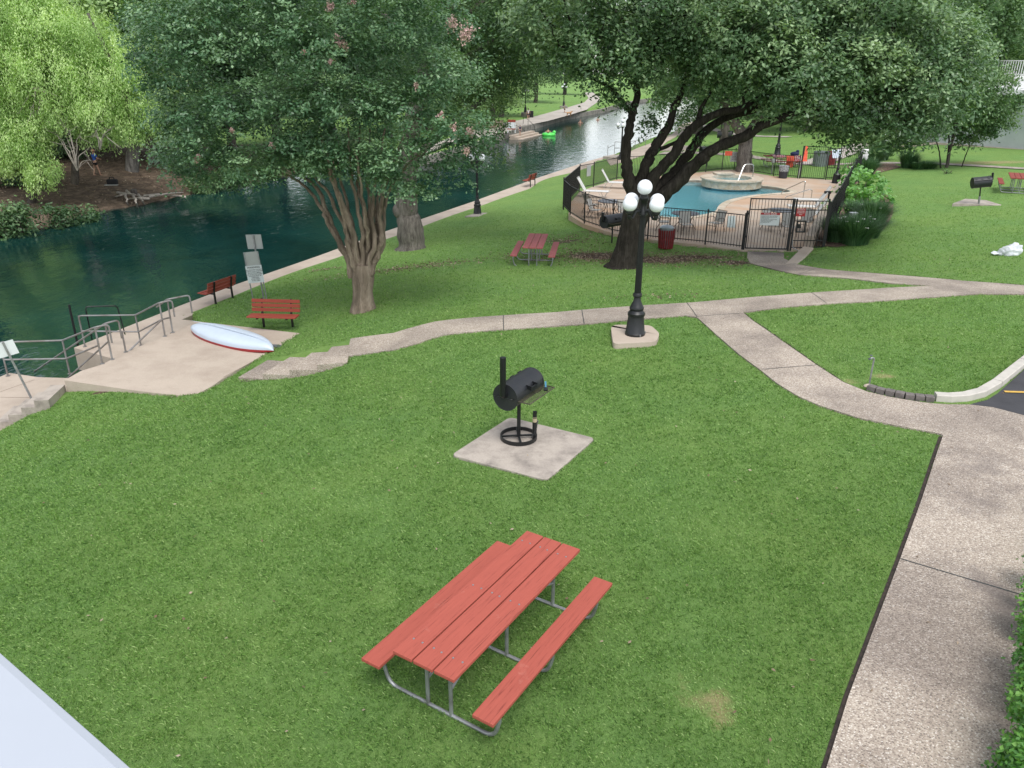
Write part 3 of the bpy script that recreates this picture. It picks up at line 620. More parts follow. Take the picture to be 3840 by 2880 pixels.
plat = [G(u, v, ZQ) for u, v in [(0,1413),(35,1398),(140,1414),(262,1418)]]
sc_ = G(241,1426,ZS)
plat_poly = [plat[0], plat[1], plat[2], plat[3], (-10.9,17.9), (-10.75,17.0), G(200,1520,ZQ), G(120,1600,ZQ), G(0,1650,ZQ), (-15,12), (-18,12), (-16.5,16)]
lowp = sheet('lower_platform', plat_poly, ZQ, M['concrete'], .6, 1.3)
for a, b in [((0,1490),(150,1492)),((0,1470),(130,1424))]: strip('platform_joint', [G(*a, ZQ), G(*b, ZQ)], .015, M['mulch'], ZQ + .003, lowp, zf=lambda x, y: 0)
# short flight beside the slab, down to the lower platform
st = empty('side_steps', (-11.0, 17.3, ZQ), 0, 'narrow concrete steps beside the slab, going down to the lower platform', 'steps')
a0 = Vector(G(241,1426,ZS)); dr = Vector((-1, -.12)).normalized()
for k in range(4):
    m = MB(); c = a0 + dr * (.19 + .32 * k) + Vector((.02, -.38)); zt = ZS - .17 * (k + 1); m.box((c.x + 11.0, c.y - 17.3, (zt + ZQ) / 2 - ZQ + .01), (.325, .95, zt - ZQ + .02), math.atan2(-.12, -1)); m.build('step', M['concrete_grey'], st)
# water stairs from slab edge down into the river, two flights
def flight(name, pA, pB, n, z0, dz, run, label, group=None):
    A_ = Vector(pA); B_ = Vector(pB); mid = (A_ + B_) / 2; t = (B_ - A_).normalized(); out = Vector((-t.y, t.x))
    if out.x > 0: out = -out
    r = empty(name, (mid.x, mid.y, z0), 0, label, 'steps', group)
    for k in range(n):
        c = mid + out * run * (k + .5); zt = z0 - dz * (k + 1); hgt = zt + 3.4
        m = MB(); m.box((c.x - mid.x, c.y - mid.y, zt - z0 - hgt / 2), ((B_ - A_).length, run * 1.0, hgt), math.atan2(t.y, t.x)); o = m.build('step', M['concrete'], r)
        if k == 0:
            m = MB(); m.box((c.x - mid.x, c.y - mid.y, zt - z0 + .004), ((B_ - A_).length * .94, .09, .006), math.atan2(t.y, t.x)); m.build('yellow_nosing', M['yellow'], r)
    return r, mid, out
flight('water_steps', G(529,1296,ZS), G(640,1249,ZS), 4, ZS, .17, .30, 'short concrete flight from the slab down to the river walk')
flight('water_steps', G(300,1393,ZS), G(480,1318,ZS), 8, ZS, .20, .30, 'wide concrete flight from the slab down into the river')
# garden steps
nf = [(893,1414),(984,1401),(1084,1387),(1188,1367),(1301,1339)]; nbk = [(1004,1349),(1087,1338),(1168,1322),(1243,1300),(1315,1274)]
gs = empty('garden_steps', G3(1100,1370,-1.0), 0, 'four pebbled steps climbing from the slab to the curved path', 'steps')
zz = [ZS + .03, ZS + .16, ZS + .29, ZS + .42, ZS + .55]
for k in range(4):
    z = zz[k]; f0 = Vector(G(*nf[k], z)); b0 = Vector(G(*nbk[k], z)); f1 = Vector(G(*nf[k + 1], zz[k + 1])); b1 = Vector(G(*nbk[k + 1], zz[k + 1])); e_ = (f1 - f0).normalized() * (.03 if k < 3 else -.004)
    q = [f0, f1 + e_, b1 + e_, b0]
    m = MB(); m.prism([(p[0] - gs.location.x, p[1] - gs.location.y) for p in q], -.45 + z - gs.location.z, z - gs.location.z); m.build('step', M['aggregate_step'], gs, bevel=.012)

# ------------------------------------------------------------------ far bank: wall, path, steps
fw = far_wall; b = MB()
V = []; 
for i, p in enumerate(fw):
    p = Vector(p); t = (Vector(fw[min(i + 1, len(fw) - 1)]) - Vector(fw[max(i - 1, 0)])).normalized(); n_ = Vector((-t.y, t.x))
    if n_.x > 0: n_ = n_
    for d_, h_ in ((0, -3.8), (0, -2.0), (.45, -2.0), (.45, -3.8)):
        q = p + n_ * d_; V.append((q.x, q.y, h_))
b.add(V, [(i * 4 + k, i * 4 + (k + 1) % 4, (i + 1) * 4 + (k + 1) % 4, (i + 1) * 4 + k) for i in range(len(fw) - 1) for k in range(4)] + [(0, 1, 2, 3)])
wo_ = b.build('river_wall', M['wallstone']); tag(wo_, 'long grey concrete river wall curving along the far bank', 'wall')
fp_up = [(1540,560),(1700,515),(1825,472),(1957.5,450),(2052,429),(2131,410),(2190.6,391.5),(2207,376),(2192,350)]
fp_lo = [(1540,590),(1700,540),(1819,510),(1894,498),(1957,472),(2052,454),(2146,432),(2200,418),(2249,385),(2247,366),(2225,350)]
far_path = sheet('far_path', [G(u, v, -1.95) for u, v in fp_up] + [G(u, v, -1.95) for u, v in fp_lo[::-1]], lambda x, y: np.maximum(Tn(x, y) + .05, -1.97), M['concrete_far'], 2.0)
# raise nothing else: the turf strip between path and wall is the lawn itself
fs = empty('river_steps', G3(1950,505,-2.3), 0, 'pale stone steps into the water below the far path', 'steps')
e0 = Vector(G(1903,504,-2.1)); e1 = Vector(G(1984,486,-2.1)); t = (e1 - e0).normalized(); o_ = Vector((t.y, -t.x))
for k in range(3):
    m = MB(); c = (e0 + e1) / 2 + o_ * (.5 + .55 * k); m.box((c.x - fs.location.x, c.y - fs.location.y, -2.2 - .2 * k - .5 - fs.location.z), ((e1 - e0).length * (1 - .0 * k), .6, 1.0), math.atan2(t.y, t.x)); m.build('step', M['concrete'], fs)
# right bank walk beyond the pool, with the stairs' landing
rb = [G(u, v, -1.7) for u, v in [(2290,612),(2275,590),(2340,578),(2420,545),(2500,510),(2575,462),(2600,452),(2620,458),(2560,498),(2500,535),(2480,560),(2560,562),(2640,575),(2600,590),(2460,575),(2380,590)]]
sheet('far_walk', rb, lambda x, y: Tn(x, y) + .05, M['concrete'], 1.2, .2)
# walks across the far lawn
def ribbon(name, px, wd, mat, off=.045):
    P = [GT(u, v)[:2] for u, v in px]; L = []; R_ = []
    for i, p in enumerate(P):
        t = (Vector(P[min(i + 1, len(P) - 1)]) - Vector(P[max(i - 1, 0)])).normalized(); n_ = Vector((-t.y, t.x)) * wd / 2; L.append((p[0] - n_.x, p[1] - n_.y)); R_.append((p[0] + n_.x, p[1] + n_.y))
    return sheet(name, L + R_[::-1], lambda x, y: Tn(x, y) + off, mat, .8)
ribbon('far_path', [(2480,575),(2650,575),(2800,585),(2950,612),(3120,618),(3300,612),(3480,614),(3650,622),(3840,634),(4000,640)], 1.0, M['concrete_grey'])
ribbon('far_path', [(3080,590),(3180,565),(3300,556),(3420,548),(3540,535),(3640,515)], 1.1, M['concrete'], .05)
ribbon('far_path', [(3040,620),(3130,585),(3200,560),(3240,540)], 2.2, M['concrete_far'], .055)
ribbon('far_path', [(2640,470),(2760,505),(2850,512),(2960,515)], 1.0, M['concrete_far'], .05)

# ------------------------------------------------------------------ pool
deck = sheet('pool_deck', deck_poly, ZD, M['deck'], .6, .35, hole=pool_poly)
def off_poly(p, d):
    out = []; n = len(p); ar = sum(p[i][0] * p[(i + 1) % n][1] - p[(i + 1) % n][0] * p[i][1] for i in range(n)); sg = 1 if ar > 0 else -1
    for i in range(n):
        t = (Vector(p[(i + 1) % n]) - Vector(p[i - 1])).normalized(); out.append((p[i][0] + t.y * d * sg, p[i][1] - t.x * d * sg))
    return out
pool = empty('swimming_pool', (11.5, 44.5, ZD), 0, 'curved turquoise swimming pool set in the fenced concrete deck', 'swimming pool')
def rel(o): return (o.location.x, o.location.y, o.location.z)
px_, py_, pz_ = rel(pool)
pin = pool_poly; pout = off_poly(pool_poly, .38); n = len(pin); V = []
for i in range(n):
    V += [(pin[i][0] - px_, pin[i][1] - py_, -.22), (pin[i][0] - px_, pin[i][1] - py_, .035), (pout[i][0] - px_, pout[i][1] - py_, .035), (pout[i][0] - px_, pout[i][1] - py_, -.02)]
F = [(i * 4 + k, ((i + 1) % n) * 4 + k, ((i + 1) % n) * 4 + k + 1, i * 4 + k + 1) for i in range(n) for k in range(3)]
MB().add(V, F).build('coping', M['coping'], pool)
V = [];
for z in (-.22, -1.6):
    V += [(p[0] - px_, p[1] - py_, z) for p in pin]
MB().add(V, [(i, (i + 1) % n, n + (i + 1) % n, n + i) for i in range(n)] + [tuple(range(n, 2 * n))]).build('basin', M['plaster'], pool)
o = sheet('pool_water', pin, ZD - .13, M['poolwater'], 1.0, parent=pool); o.matrix_parent_inverse = Matrix.Translation((-px_, -py_, -pz_))
for u, v, r_, z in [(1480,545,2.1,-.62),(1600,552,1.3,-.40)]:
    cx_, cy_ = G(*P4(u, v), ZD - .6); m = MB()
    pts = [(cx_ + r_ * math.cos(a) * 1.0 - px_, cy_ + r_ * .9 * math.sin(a) - py_) for a in np.linspace(0, 2 * math.pi, 25)[:-1]]
    m.prism([p for p in pts], -1.55, z); m.build('step_shelf', M['plaster_step'], pool)
hx, hy = 13.35, 48.9
tub = empty('hot_tub', (hx, hy, ZD), 0, 'round raised flagstone hot tub at the back of the pool', 'hot tub')
m = MB(); m.lathe([(1.78, 0), (1.78, .40)], n=48, caps=False); m.build('stone_wall', M['flag'], tub)
m = MB(); m.lathe([(1.80, .40), (1.88, .42), (1.88, .50), (1.18, .50), (1.18, .1)], n=48, caps=False); m.build('stone_rim', M['coping'], tub)
m = MB(); m.lathe([(1.18, .12), (1.18, -.2), (.01, -.2)], n=40, caps=False); m.build('basin', M['plaster'], tub)
m = MB(); m.lathe([(1.17, .34), (.001, .34)], n=40, caps=False); m.build('tub_water', M['poolwater'], tub)
m = MB(); m.tube(fillet([(.3, -.3, .3), (.75, .25, 1.25), (1.35, .3, 1.25), (1.35, .3, .5)], .2), .028, 8); m.build('handrail', M['steel'], tub, True)
m = MB(); m.box((-.15, 1.45, .56), (1.2, .75, .10), .1); m.build('spill_slab', M['coping'], tub, bevel=.02)
def pool_rail(px1, zlab):
    pass
r1 = empty('pool_handrail', (*G(*P4(1590, 565), ZD), ZD), 0, 'bent steel handrail over the pool steps', 'handrail')
a = Vector(G(*P4(1583, 560), ZD)); b_ = Vector(G(*P4(1720, 585), ZD)); a3 = (a.x - r1.location.x, a.y - r1.location.y, -.15); b3 = (b_.x - r1.location.x, b_.y - r1.location.y, 0)
m = MB(); m.tube(fillet([a3, (a3[0], a3[1], .18), (b3[0] * .93, b3[1] * .93, .92), (b3[0], b3[1], .92), b3], .14), .026, 8); m.build('rail', M['steel'], r1, True)
r2 = empty('pool_handrail', (*G(*P4(1640, 590), ZD), ZD), 0, 'low steel grab rail at the pool edge', 'handrail')
m = MB(); m.tube(fillet([(-.25, .1, -.1), (-.25, .1, .1), (.95, -.1, .55), (1.1, -.1, .5), (1.1, -.1, 0)], .12), .024, 8); m.build('rail', M['steel'], r2, True)
# pale drain cover lying on the deck
q = [G(*P4(a, b), ZD) for a, b in [(1243,700),(1290,697),(1287,772),(1237,770)]]; ctr = q[0]
m = MB(); m.prism([(p[0] - ctr[0], p[1] - ctr[1]) for p in q], .003, .012); o = m.build('drain_cover', simple('grey_cover', (.33, .38, .36), .7)); o.location = (ctr[0], ctr[1], ZD); tag(o, 'pale grey skimmer cover plate flat on the deck near the gate', 'cover')
# retaining wall right of the deck
wa = Vector(G(3017, 869, -.3)); wb = Vector(G(3165, 634, -.3)); wa = Vector((11.72, 31.25)); wb = Vector((21.1, 51.2))
rw = empty('retaining_wall', (wa.x, wa.y, ZD), 0, 'low pale concrete retaining wall between pool deck and planting bed', 'wall')
d_ = wb - wa; n_ = Vector((d_.y, -d_.x)).normalized() * .19
m = MB(); m.beam((n_.x, n_.y, .26), (d_.x + n_.x, d_.y + n_.y, .26), .36, .66); m.build('wall_body', M['concrete'], rw, bevel=.015)
m = MB(); a_w = Vector(G(2962, 1000, -.8)) ; b_w = Vector(G(3030, 935, -.8)); m.beam((a_w.x - wa.x, a_w.y - wa.y, .02), (b_w.x - wa.x, b_w.y - wa.y, .06), .42, .30); m.build('wall_end', M['concrete'], rw, bevel=.05)
bed = sheet('mulch_bed', bed_poly, lambda x, y: Tn(x, y) + .03, M['mulch'], .5)
# ------------------------------------------------------------------ furniture
def picnic_table(wood, label, tube_mat, L=2.5):
    r = empty('picnic_table', (0, 0, 0), 0, label, 'picnic table', 'picnic tables on the lawn')
    def board(name, y, z, wd, n=1, gap=.018, th=.04):
        m = MB(); w0 = (wd - gap * (n - 1)) / n
        for i in range(n):
            yy = y - wd / 2 + w0 / 2 + i * (w0 + gap); m.box((random.uniform(-.004, .004), yy, z - th / 2), (L, w0, th))
        o = m.build(name, wood, r, bevel=.005); return o
    board('tabletop', 0, .765, .73, 3)
    for s in (-1, 1): board('seat', s * .685, .462, .235, 1)
    for x in (-1.02, 0, 1.02):
        m = MB(); rt = .021
        m.tube(fillet([(x, -.66, .42), (x, -.73, .30), (x, -.66, rt), (x, .66, rt), (x, .73, .30), (x, .66, .42)], .17, 6), rt, 10)
        for s in (-1, 1): m.tube([(x, s * .145, rt), (x, s * .145, .72)], rt, 10)
        m.box((x, 0, .722), (.04, .66, .012)); 
        for s in (-1, 1): m.box((x, s * .685, .420), (.04, .2, .010))
        m.build('leg_frame', tube_mat, r, True)
    for s in (-1, 1):
        m = MB(); m.tube([(s * 1.02, .145 * s, .34), (s * .06, .10 * s, .70)], .015, 8); m.tube([(s * 1.02, -.145 * s, .34), (s * .06, -.10 * s, .70)], .015, 8); m.build('brace', tube_mat, r, True)
    return r
t1 = place(picnic_table(M['redwood'], 'bright red picnic table with grey tube legs in the foreground lawn', M['galv']), (-.165, 6.885, 0), math.radians(57.7))
for x in (-1.02, 0, 1.02):
    for y in (-.30, -.19, -.05, .05, .19, .30): m = MB(); m.lathe([(.011, .765), (.010, .770), (.004, .772)], (x + .008 * (y > 0), y, 0), 8); m.build('bolt', M['lid'], t1)
z_ = T(.85, 28.9)
t2 = place(picnic_table(M['redwood_dull'], 'faded purplish red picnic table on the grass left of the leaning oak', M['galv']), (.85, 28.75, z_ + .01), math.radians(83))
z_ = T(26.7, 41.3)
t3 = place(picnic_table(M['redwood_brown'], 'dark red picnic table behind the small post grill at the right edge', M['galv']), (25.9, 41.2, z_), math.radians(62))

def bench(label):
    r = empty('park_bench', (0, 0, 0), 0, label, 'bench', 'red slat benches along the river walk'); L = 1.42
    m = MB()
    for i in range(3): m.box((0, -.42 + i * .135, .44 + (.012 if i == 0 else 0)), (L, .12, .035))
    m.build('seat', M['benchwood'], r, bevel=.004)
    m = MB()
    for i in range(3):
        z = .55 + i * .125; m.box((0, -.015 + i * .028, z), (L, .032, .10))
    m.build('backrest', M['benchwood'], r, bevel=.004)
    for s in (-1, 1):
        m = MB(); m.beam((s * .43, .03, 0), (s * .43, .02, .46), .055, .055); m.beam((s * .43, .02, .44), (s * .43, .105, .86), .045, .045); m.beam((s * .43, .03, .40), (s * .43, -.44, .405), .045, .05); m.build('leg', M['black'], r, bevel=.004)
    return r
b1 = bench('red slat bench facing the boat slab in front of the warning sign'); place(b1, (-6.84, 21.72, T(-6.84, 21.8)), math.radians(-4))
b2 = copy_tree(b1); place(b2, (-10.4, 27.15, ZQ), math.radians(-113), 'red slat bench on the river walk left of the warning sign')
b3 = copy_tree(b1); place(b3, (1.35, 55.9, ZQ), math.radians(-113), 'small far red bench on the river walk, beyond the lamp and left of the pool')

# ---- concrete pads
def pad(label, px, z, th=.09, rnd=.06, mat='concrete_grey', grp=None):
    P = [Vector(G(u, v, z)) for u, v in px]; c = sum(P, Vector((0, 0))) / len(P); out = []
    n = len(P)
    for i in range(n):
        a = (P[i - 1] - P[i]).normalized() * rnd; b = (P[(i + 1) % n] - P[i]).normalized() * rnd
        for k in range(6):
            t = k / 5; q = (P[i] + a) * (1 - t) ** 2 + P[i] * 2 * t * (1 - t) + (P[i] + b) * t * t; out.append((q.x - c.x, q.y - c.y))
    o = MB().prism(out, -th - .12, 0).build('concrete_pad', M[mat], bevel=.012); o.location = (c.x, c.y, z); tag(o, label, 'concrete pad'); return o
pad('weathered square concrete pad under the black barrel grill in the open lawn', [(1691,1705),(1912,1563),(2233,1642),(2050,1800)], .05, rnd=.12)
pad('rounded pale concrete pad under the tall five globe lamp post', [(2291,1228),(2300,1217),(2440,1219),(2474,1250),(2460,1282),(2300,1290)], .13, rnd=.17, mat='concrete')
pad('thin concrete pad under the riverside lamp post', [(1742,811),(1790,797),(1836,798),(1808,813)], T(*GT(1790, 805)[:2]) + .04, rnd=.05)
pad('tan concrete pad under the post grill at the right', [(3572,763),(3620,745),(3788,757),(3752,770)], T(22.5, 38.6) + .05, rnd=.02)

# ---- barrel grills
def barrel_grill(label, r_=.225, L=.88, zc=.93, wheel=True, chim=.52, group=None, shelf=True):
    g = empty('barrel_grill', (0, 0, 0), 0, label, 'barbecue grill', group)
    n = 28; m = MB(); V = []
    # barrel along x; lid is the upper part
    def cyl(a0, a1, rr, x0, x1, name, caps):
        k = 18; V = []; 
        for x in (x0, x1):
            for i in range(k + 1):
                a = a0 + (a1 - a0) * i / k; V.append((x, -math.cos(a) * rr, zc + math.sin(a) * rr))
        F = [(i, i + 1, k + 2 + i, k + 1 + i) for i in range(k)]
        if caps: F += [tuple(range(k + 1))[::-1], tuple(range(k + 1, 2 * k + 2))]
        mm = MB(); mm.add(V, F); return mm
    b = cyl(math.radians(-205), math.radians(30), r_, -L / 2, L / 2, 'body', False)
    for s in (-1, 1):                 # end discs with a raised rim
        V = []; k_ = 32
        for rr_, xx in ((r_ - .012, .004), (r_ + .010, .006), (r_ + .010, -.02), (r_ - .002, -.02)): V += [(s * (L / 2 + xx), -math.cos(a) * rr_, zc + math.sin(a) * rr_) for a in np.linspace(0, 2 * math.pi, k_ + 1)[:-1]]
        F = [tuple(range(k_))] + [(i * k_ + j, i * k_ + (j + 1) % k_, (i + 1) * k_ + (j + 1) % k_, (i + 1) * k_ + j) for i in range(3) for j in range(k_)]
        MB().add(V, F).build('end_plate', M['grill'], g)
    b.build('barrel', M['grill'], g, True)
    lid = cyl(math.radians(22), math.radians(150), r_ + .008, -L / 2 + .02, L / 2 - .02, 'lid', False)
    lid.build('lid', M['grill'], g, True)
    m = MB()
    m.box((0, -r_ * .92 - .07, zc + r_ * .42), (.22, .035, .03))
    for s in (-1, 1): m.beam((s * .10, -r_ * .86, zc + r_ * .5), (s * .10, -r_ * .92 - .085, zc + r_ * .42), .008, .07)
    m.build('handle', M['black'], g)
    m = MB(); m.tube(fillet([(-L / 2 - .005, 0, zc + .05), (-L / 2 - .075, 0, zc + .06), (-L / 2 - .075, 0, zc + .2 + chim)], .05), .05, 14); o = m.build('chimney', M['black'], g, True)
    if shelf:
        m = MB(); y0 = -r_ * .97; y1 = y0 - .23; z = zc - .03
        m.tube([(-L / 2 + .02, y0, z), (-L / 2 + .02, y1, z), (L / 2 - .02, y1, z), (L / 2 - .02, y0, z)], .009, 6)
        for i in range(22): x = -L / 2 + .05 + i * (L - .1) / 21; m.tube([(x, y0, z), (x, y1, z)], .005, 5)
        m.build('shelf', M['rust'], g)
    for s in (-1, 1):
        m = MB(); xx = s * (L / 2 + .04); m.tube(fillet([(s * L / 2, -.17, zc), (xx + s * .03, -.17, zc + .02), (xx + s * .03, .17, zc + .02), (s * L / 2, .17, zc)], .03), .007, 6); m.build('side_handle', M['black'], g)
    for x in (-.25, .05, .3): m = MB(); m.tube([(x - .05, r_ * .78, zc + r_ * .72), (x + .05, r_ * .78, zc + r_ * .72)], .014, 8); m.build('hinge', M['black'], g)
    m = MB(); m.tube(fillet([(-.34, .1, zc + r_ * .93), (-.31, .12, zc + r_ + .09), (-.22, .14, zc + r_ + .06), (-.2, .16, zc + r_ * .8)], .03), .007, 6); m.build('vent_loop', M['black'], g)
    m = MB(); m.tube([(0, 0, .04), (0, 0, zc - r_ + .02)], .032, 12); m.build('post', M['black'], g, True)
    if wheel:
        m = MB(); m.lathe([(.300, .012), (.318, .012), (.318, .075), (.300, .075), (.300, .012)], n=40, caps=False)
        for k in range(2):
            a = math.radians(38 + 90 * k); m.beam((-.3 * math.cos(a), -.3 * math.sin(a), .055), (.3 * math.cos(a), .3 * math.sin(a), .055), .035, .02 + .004 * k)
        m.build('wheel_base', M['black'], g)
        ax, ay = .10, -.255
        m = MB(); m.tube([(ax, ay, .0), (ax, ay, .42)], .038, 12); m.build('anchor_post', M['black'], g, True)
        m = MB(); m.tube([(ax, ay, .34), (ax, ay, .41)], .0385, 12); m.tube([(ax, ay, .41), (ax, ay, .49)], .034, 12); m.build('pipe_cap', M['tan'], g, True); g['__x'] = 1; del g['__x']
        m = MB(); m.tube([(ax, ay, .43), (ax, ay, .53)], .035, 12); m.build('anchor_post', M['black'], g, True)
        m = MB()
        for k in range(14):
            t = k / 13; p = Vector((ax + .045, ay - .02, .33)).lerp(Vector((ax - .07, ay + .02, .07)), t) + Vector((0, -.03 * math.sin(t * 3.1), 0))
            m.tube([(p.x + .013 * math.cos(a) * (k % 2), p.y + .013 * math.cos(a) * (1 - k % 2), p.z + .018 * math.sin(a)) for a in np.linspace(0, 6.28, 9)], .004, 4, False)
        m.build('chain', M['grill'], g)
        m = MB(); m.box((ax + .06, ay - .02, .32), (.035, .018, .045)); m.build('padlock', M['galv'], g)
    return g
g1 = place(barrel_grill('black barrel grill with chimney on a wheel base in the middle of the lawn'), (.12, 12.1, .05), math.radians(58.8))
# scraper tool lying on the grill shelf
br = empty('grill_brush', (0, 0, 0), 0, 'blue handled grill brush lying on the barrel grill shelf', 'brush')
m = MB(); m.beam((0, 0, .0), (.16, .03, .05), .03, .014); m.build('handle', M['blue'], br, bevel=.004)
m = MB(); m.box((-.06, -.01, .005), (.11, .07, .03), .2); m.build('head', M['black'], br, bevel=.005)
br.matrix_world = Matrix.Translation((.12, 12.1, .05)) @ Matrix.Rotation(math.radians(58.8), 4, 'Z') @ Matrix.Translation((.27, -.36, .925)) @ Matrix.Rotation(math.radians(20), 4, 'Z')
g2 = barrel_grill('black barrel grill on a post, tucked behind the leaning oak trunk', r_=.25, L=1.1, zc=.98, wheel=False, chim=.2)
place(g2, (*GT(2294, 915)[:2], GT(2294, 915)[2]), math.radians(40))
g3 = barrel_grill('small charcoal grill on a slanted post over a pad at the right', r_=.25, L=.78, zc=1.08, wheel=False, chim=.2, shelf=False)
place(g3, (22.3, 37.9, T(22.3, 38)), math.radians(172)); g3.rotation_euler = (math.radians(-2), math.radians(7), math.radians(172))
m = MB(); m.tube([(0, 0, .02), (0, 0, .42)], .048, 12); m.build('post_sleeve', M['galv'], g3, True)
g4 = barrel_grill('dark barrel grill just outside the back of the pool fence', r_=.3, L=1.2, zc=1.15, wheel=False, chim=.2, shelf=False)
place(g4, (*GT(2650, 625)[:2], GT(2650, 625)[2]), math.radians(15))
g5 = barrel_grill('distant dark barrel grill on the far lawn left of the grey trunk', r_=.3, L=1.2, zc=1.25, wheel=False, chim=.1, shelf=False)
place(g5, (*GT(2711, 560)[:2], GT(2711, 560)[2]), math.radians(170))

# ---- globe lamps
def globe_lamp(label, pole_h, group='black globe lamp posts', sc=1.0):
    r = empty('street_lamp', (0, 0, 0), 0, label, 'lamp post', group)
    m = MB(); m.lathe([(.235, 0), (.235, .05), (.225, .06), (.18, .46), (.20, .47), (.20, .53), (.17, .56), (.15, .60)], n=28); m.build('base', M['black'], r, True)
    m = MB(); m.lathe([(.12, .60), (.165, .62), (.17, .66), (.145, .70), (.09, .82), (.075, .90), (.10, .92), (.10, .99), (.085, 1.01)], n=28); m.build('collar', M['black'], r, True)
    m = MB(); m.lathe([(.078, 1.01), (.062, pole_h - .62)], n=32, flute=.12); m.build('pole', M['black'], r, False)
    h = pole_h
    m = MB(); m.lathe([(.06, h - .62), (.10, h - .60), (.10, h - .50), (.07, h - .46), (.085, h - .30), (.11, h - .26), (.11, h - .22), (.085, h - .20), (.085, h - .16)], n=24); m.build('hub', M['black'], r, True)
    for k, a in enumerate((33, 125, 213, 305)):
        a = math.radians(a); c, s = math.cos(a), math.sin(a)
        m = MB(); m.tube(fillet([(c * .06, s * .06, h - .52), (c * .20, s * .20, h - .50), (c * .32, s * .32, h - .66), (c * .40, s * .40, h - .60), (c * .40, s * .40, h - .50)], .07), [.028] * 1 + [.026] * 22 if False else .027, 8)
        m.lathe([(.03, h - .66), (.05, h - .62), (.045, h - .56), (.085, h - .52), (.085, h - .485), (.06, h - .475)], (c * .40, s * .40, 0), 18); m.build('arm', M['black'], r, True)
        m = MB(); m.sphere((c * .40, s * .40, h - .33), .162, 28, 18); m.build('globe', M['globe'], r, True)
    m = MB(); m.sphere((0, 0, h), .165, 28, 18); m.build('globe', M['globe'], r, True)
    return r
zt = GD(2417, 702, 17.48).z - .13
lp = globe_lamp('tall black lamp post with five white globes beside the curved path', zt); place(lp, (2.89, 17.48, .13))
for k in (0, 1): 
    m = MB(); m.lathe([(.012, 0), (.012, .045), (.02, .045), (.02, .06)], (.245 * math.cos(-1.2 + k * 1.3), .245 * math.sin(-1.2 + k * 1.3), 0), 8); m.build('anchor_bolt', M['galv'], lp)
def lamp_at(u, v, label, z=None, sc=1.0, world=None):
    c = copy_tree(lp); p = world or GT(u, v); place(c, (p[0], p[1], p[2] if z is None else z), random.uniform(0, 1), label, 'black globe lamp posts', sc); return c
lp['group'] = 'black globe lamp posts'
lamp_at(1790.5, 803, 'black lamp post on a thin pad beside the river walk, its globes inside the foliage')
lamp_at(2914, 582, 'black lamp post on the far lawn just behind the pool fence', sc=1.15)
x_, y_, z_ = GD(2328, 600, 71); lamp_at(0, 0, 'black lamp post by the water, its globe peeking left of the oak stem', world=(x_, y_, -2.0), sc=1.0)
for u, v, lb in [(1970, 421, 'far bank lamp post on a stone block left of the walking woman'), (2114, 397, 'far bank lamp post on a stone block above the woman with the dog')]:
    x, y = G(u, v, -1.25); o = MB().box((0, 0, -.2), (1.3, 1.3, 1.7)).build('lamp_plinth', M['wallstone'], bevel=.04); o.location = (x, y, -1.9); tag(o, lb.replace('lamp post on a stone block', 'square stone block under the lamp post'), 'plinth', 'stone blocks under far lamps'); lamp_at(0, 0, lb, world=(x, y, -1.25), sc=1.05)

# ---- signs
def board_sign(name, label, w_, h_, zc, post_h, mats=('plate', 'galv'), two=False, cat='sign'):
    r = empty(name, (0, 0, 0), 0, label, cat); m = MB(); m.box((0, -.012, zc), (w_, .005, h_)); m.build('panel', M[mats[0]], r, bevel=.0)
    xs = (-w_ * .42, w_ * .42) if two else (0,)
    for x in xs: m = MB(); m.box((x, .012, post_h / 2), (.045, .035, post_h)); m.build('post', M[mats[1]], r)
    return r
s1 = board_sign('back_sign', 'blank grey square sign back on its own post, topmost behind the bench', .54, .48, 1.98, 2.2); place(s1, (-8.48, 25.75, T(-8.4, 25.7)), math.radians(172))
s1.rotation_euler = (0, math.radians(3), math.radians(172))
s2 = empty('warning_sign', (0, 0, 0), 0, 'two legged white WARNING sign with dense lettering behind the bench', 'sign')
m = MB(); m.box((0, 0, .98), (.52, .006, .58)); m.build('panel', M['sign_white'], s2)
m = MB(); m.box((-.01, .035, 1.47), (.46, .006, .50)); m.build('back_panel', M['plate'], s2)
for s in (-1, 1): m = MB(); m.box((s * .22, .02, .86), (.035, .025, 1.72)); m.build('post', M['galv'], s2)
lettering('lettering', ['WARNING'], .085, M['ink'], s2, (0, -.006, 1.25), (math.pi / 2, 0, 0))
lettering('lettering', ['NO LIFEGUARD ON DUTY', 'SWIM AT YOUR OWN RISK', 'NO DIVING, JUMPING', 'OR GLASS CONTAINERS', 'CHILDREN MUST BE', 'SUPERVISED', 'BY AN ADULT', 'AT ALL TIMES'], .045, M['ink'], s2, (0, -.006, 1.15), (math.pi / 2, 0, 0), gap=1.15)
place(s2, (-8.45, 25.25, T(-8.4, 25.3)), math.radians(6)); s2.rotation_euler = (0, math.radians(-4), math.radians(8))
s3 = board_sign('back_sign', 'small white sign on a leaning post above the lower platform at far left', .42, .36, 1.42, 1.6, ('sign_white', 'galv'))
p = GT(123, 1503); place(s3, p, math.radians(205)); s3.rotation_euler = (0, math.radians(11), math.radians(205))

# ---- stair railings
def railing(name, label, rails, posts, mat='rail', r_=.024, cat='railing', group=None):
    o = posts[0][0]; r = empty(name, o, 0, label, cat, group); O = Vector(o)
    for a, b in posts: m = MB(); m.tube([Vector(a) - O, Vector(b) - O], r_, 8); m.lathe([(.06, 0), (.06, .012)], Vector(a) - O, 10); m.build('post', M[mat], r, True)
    for p in rails: m = MB(); m.tube(fillet([Vector(q) - O for q in p], .10, 4), r_, 8); m.build('rail', M[mat], r, True)
    return r
def V3(p, z): return Vector((p[0], p[1], z))
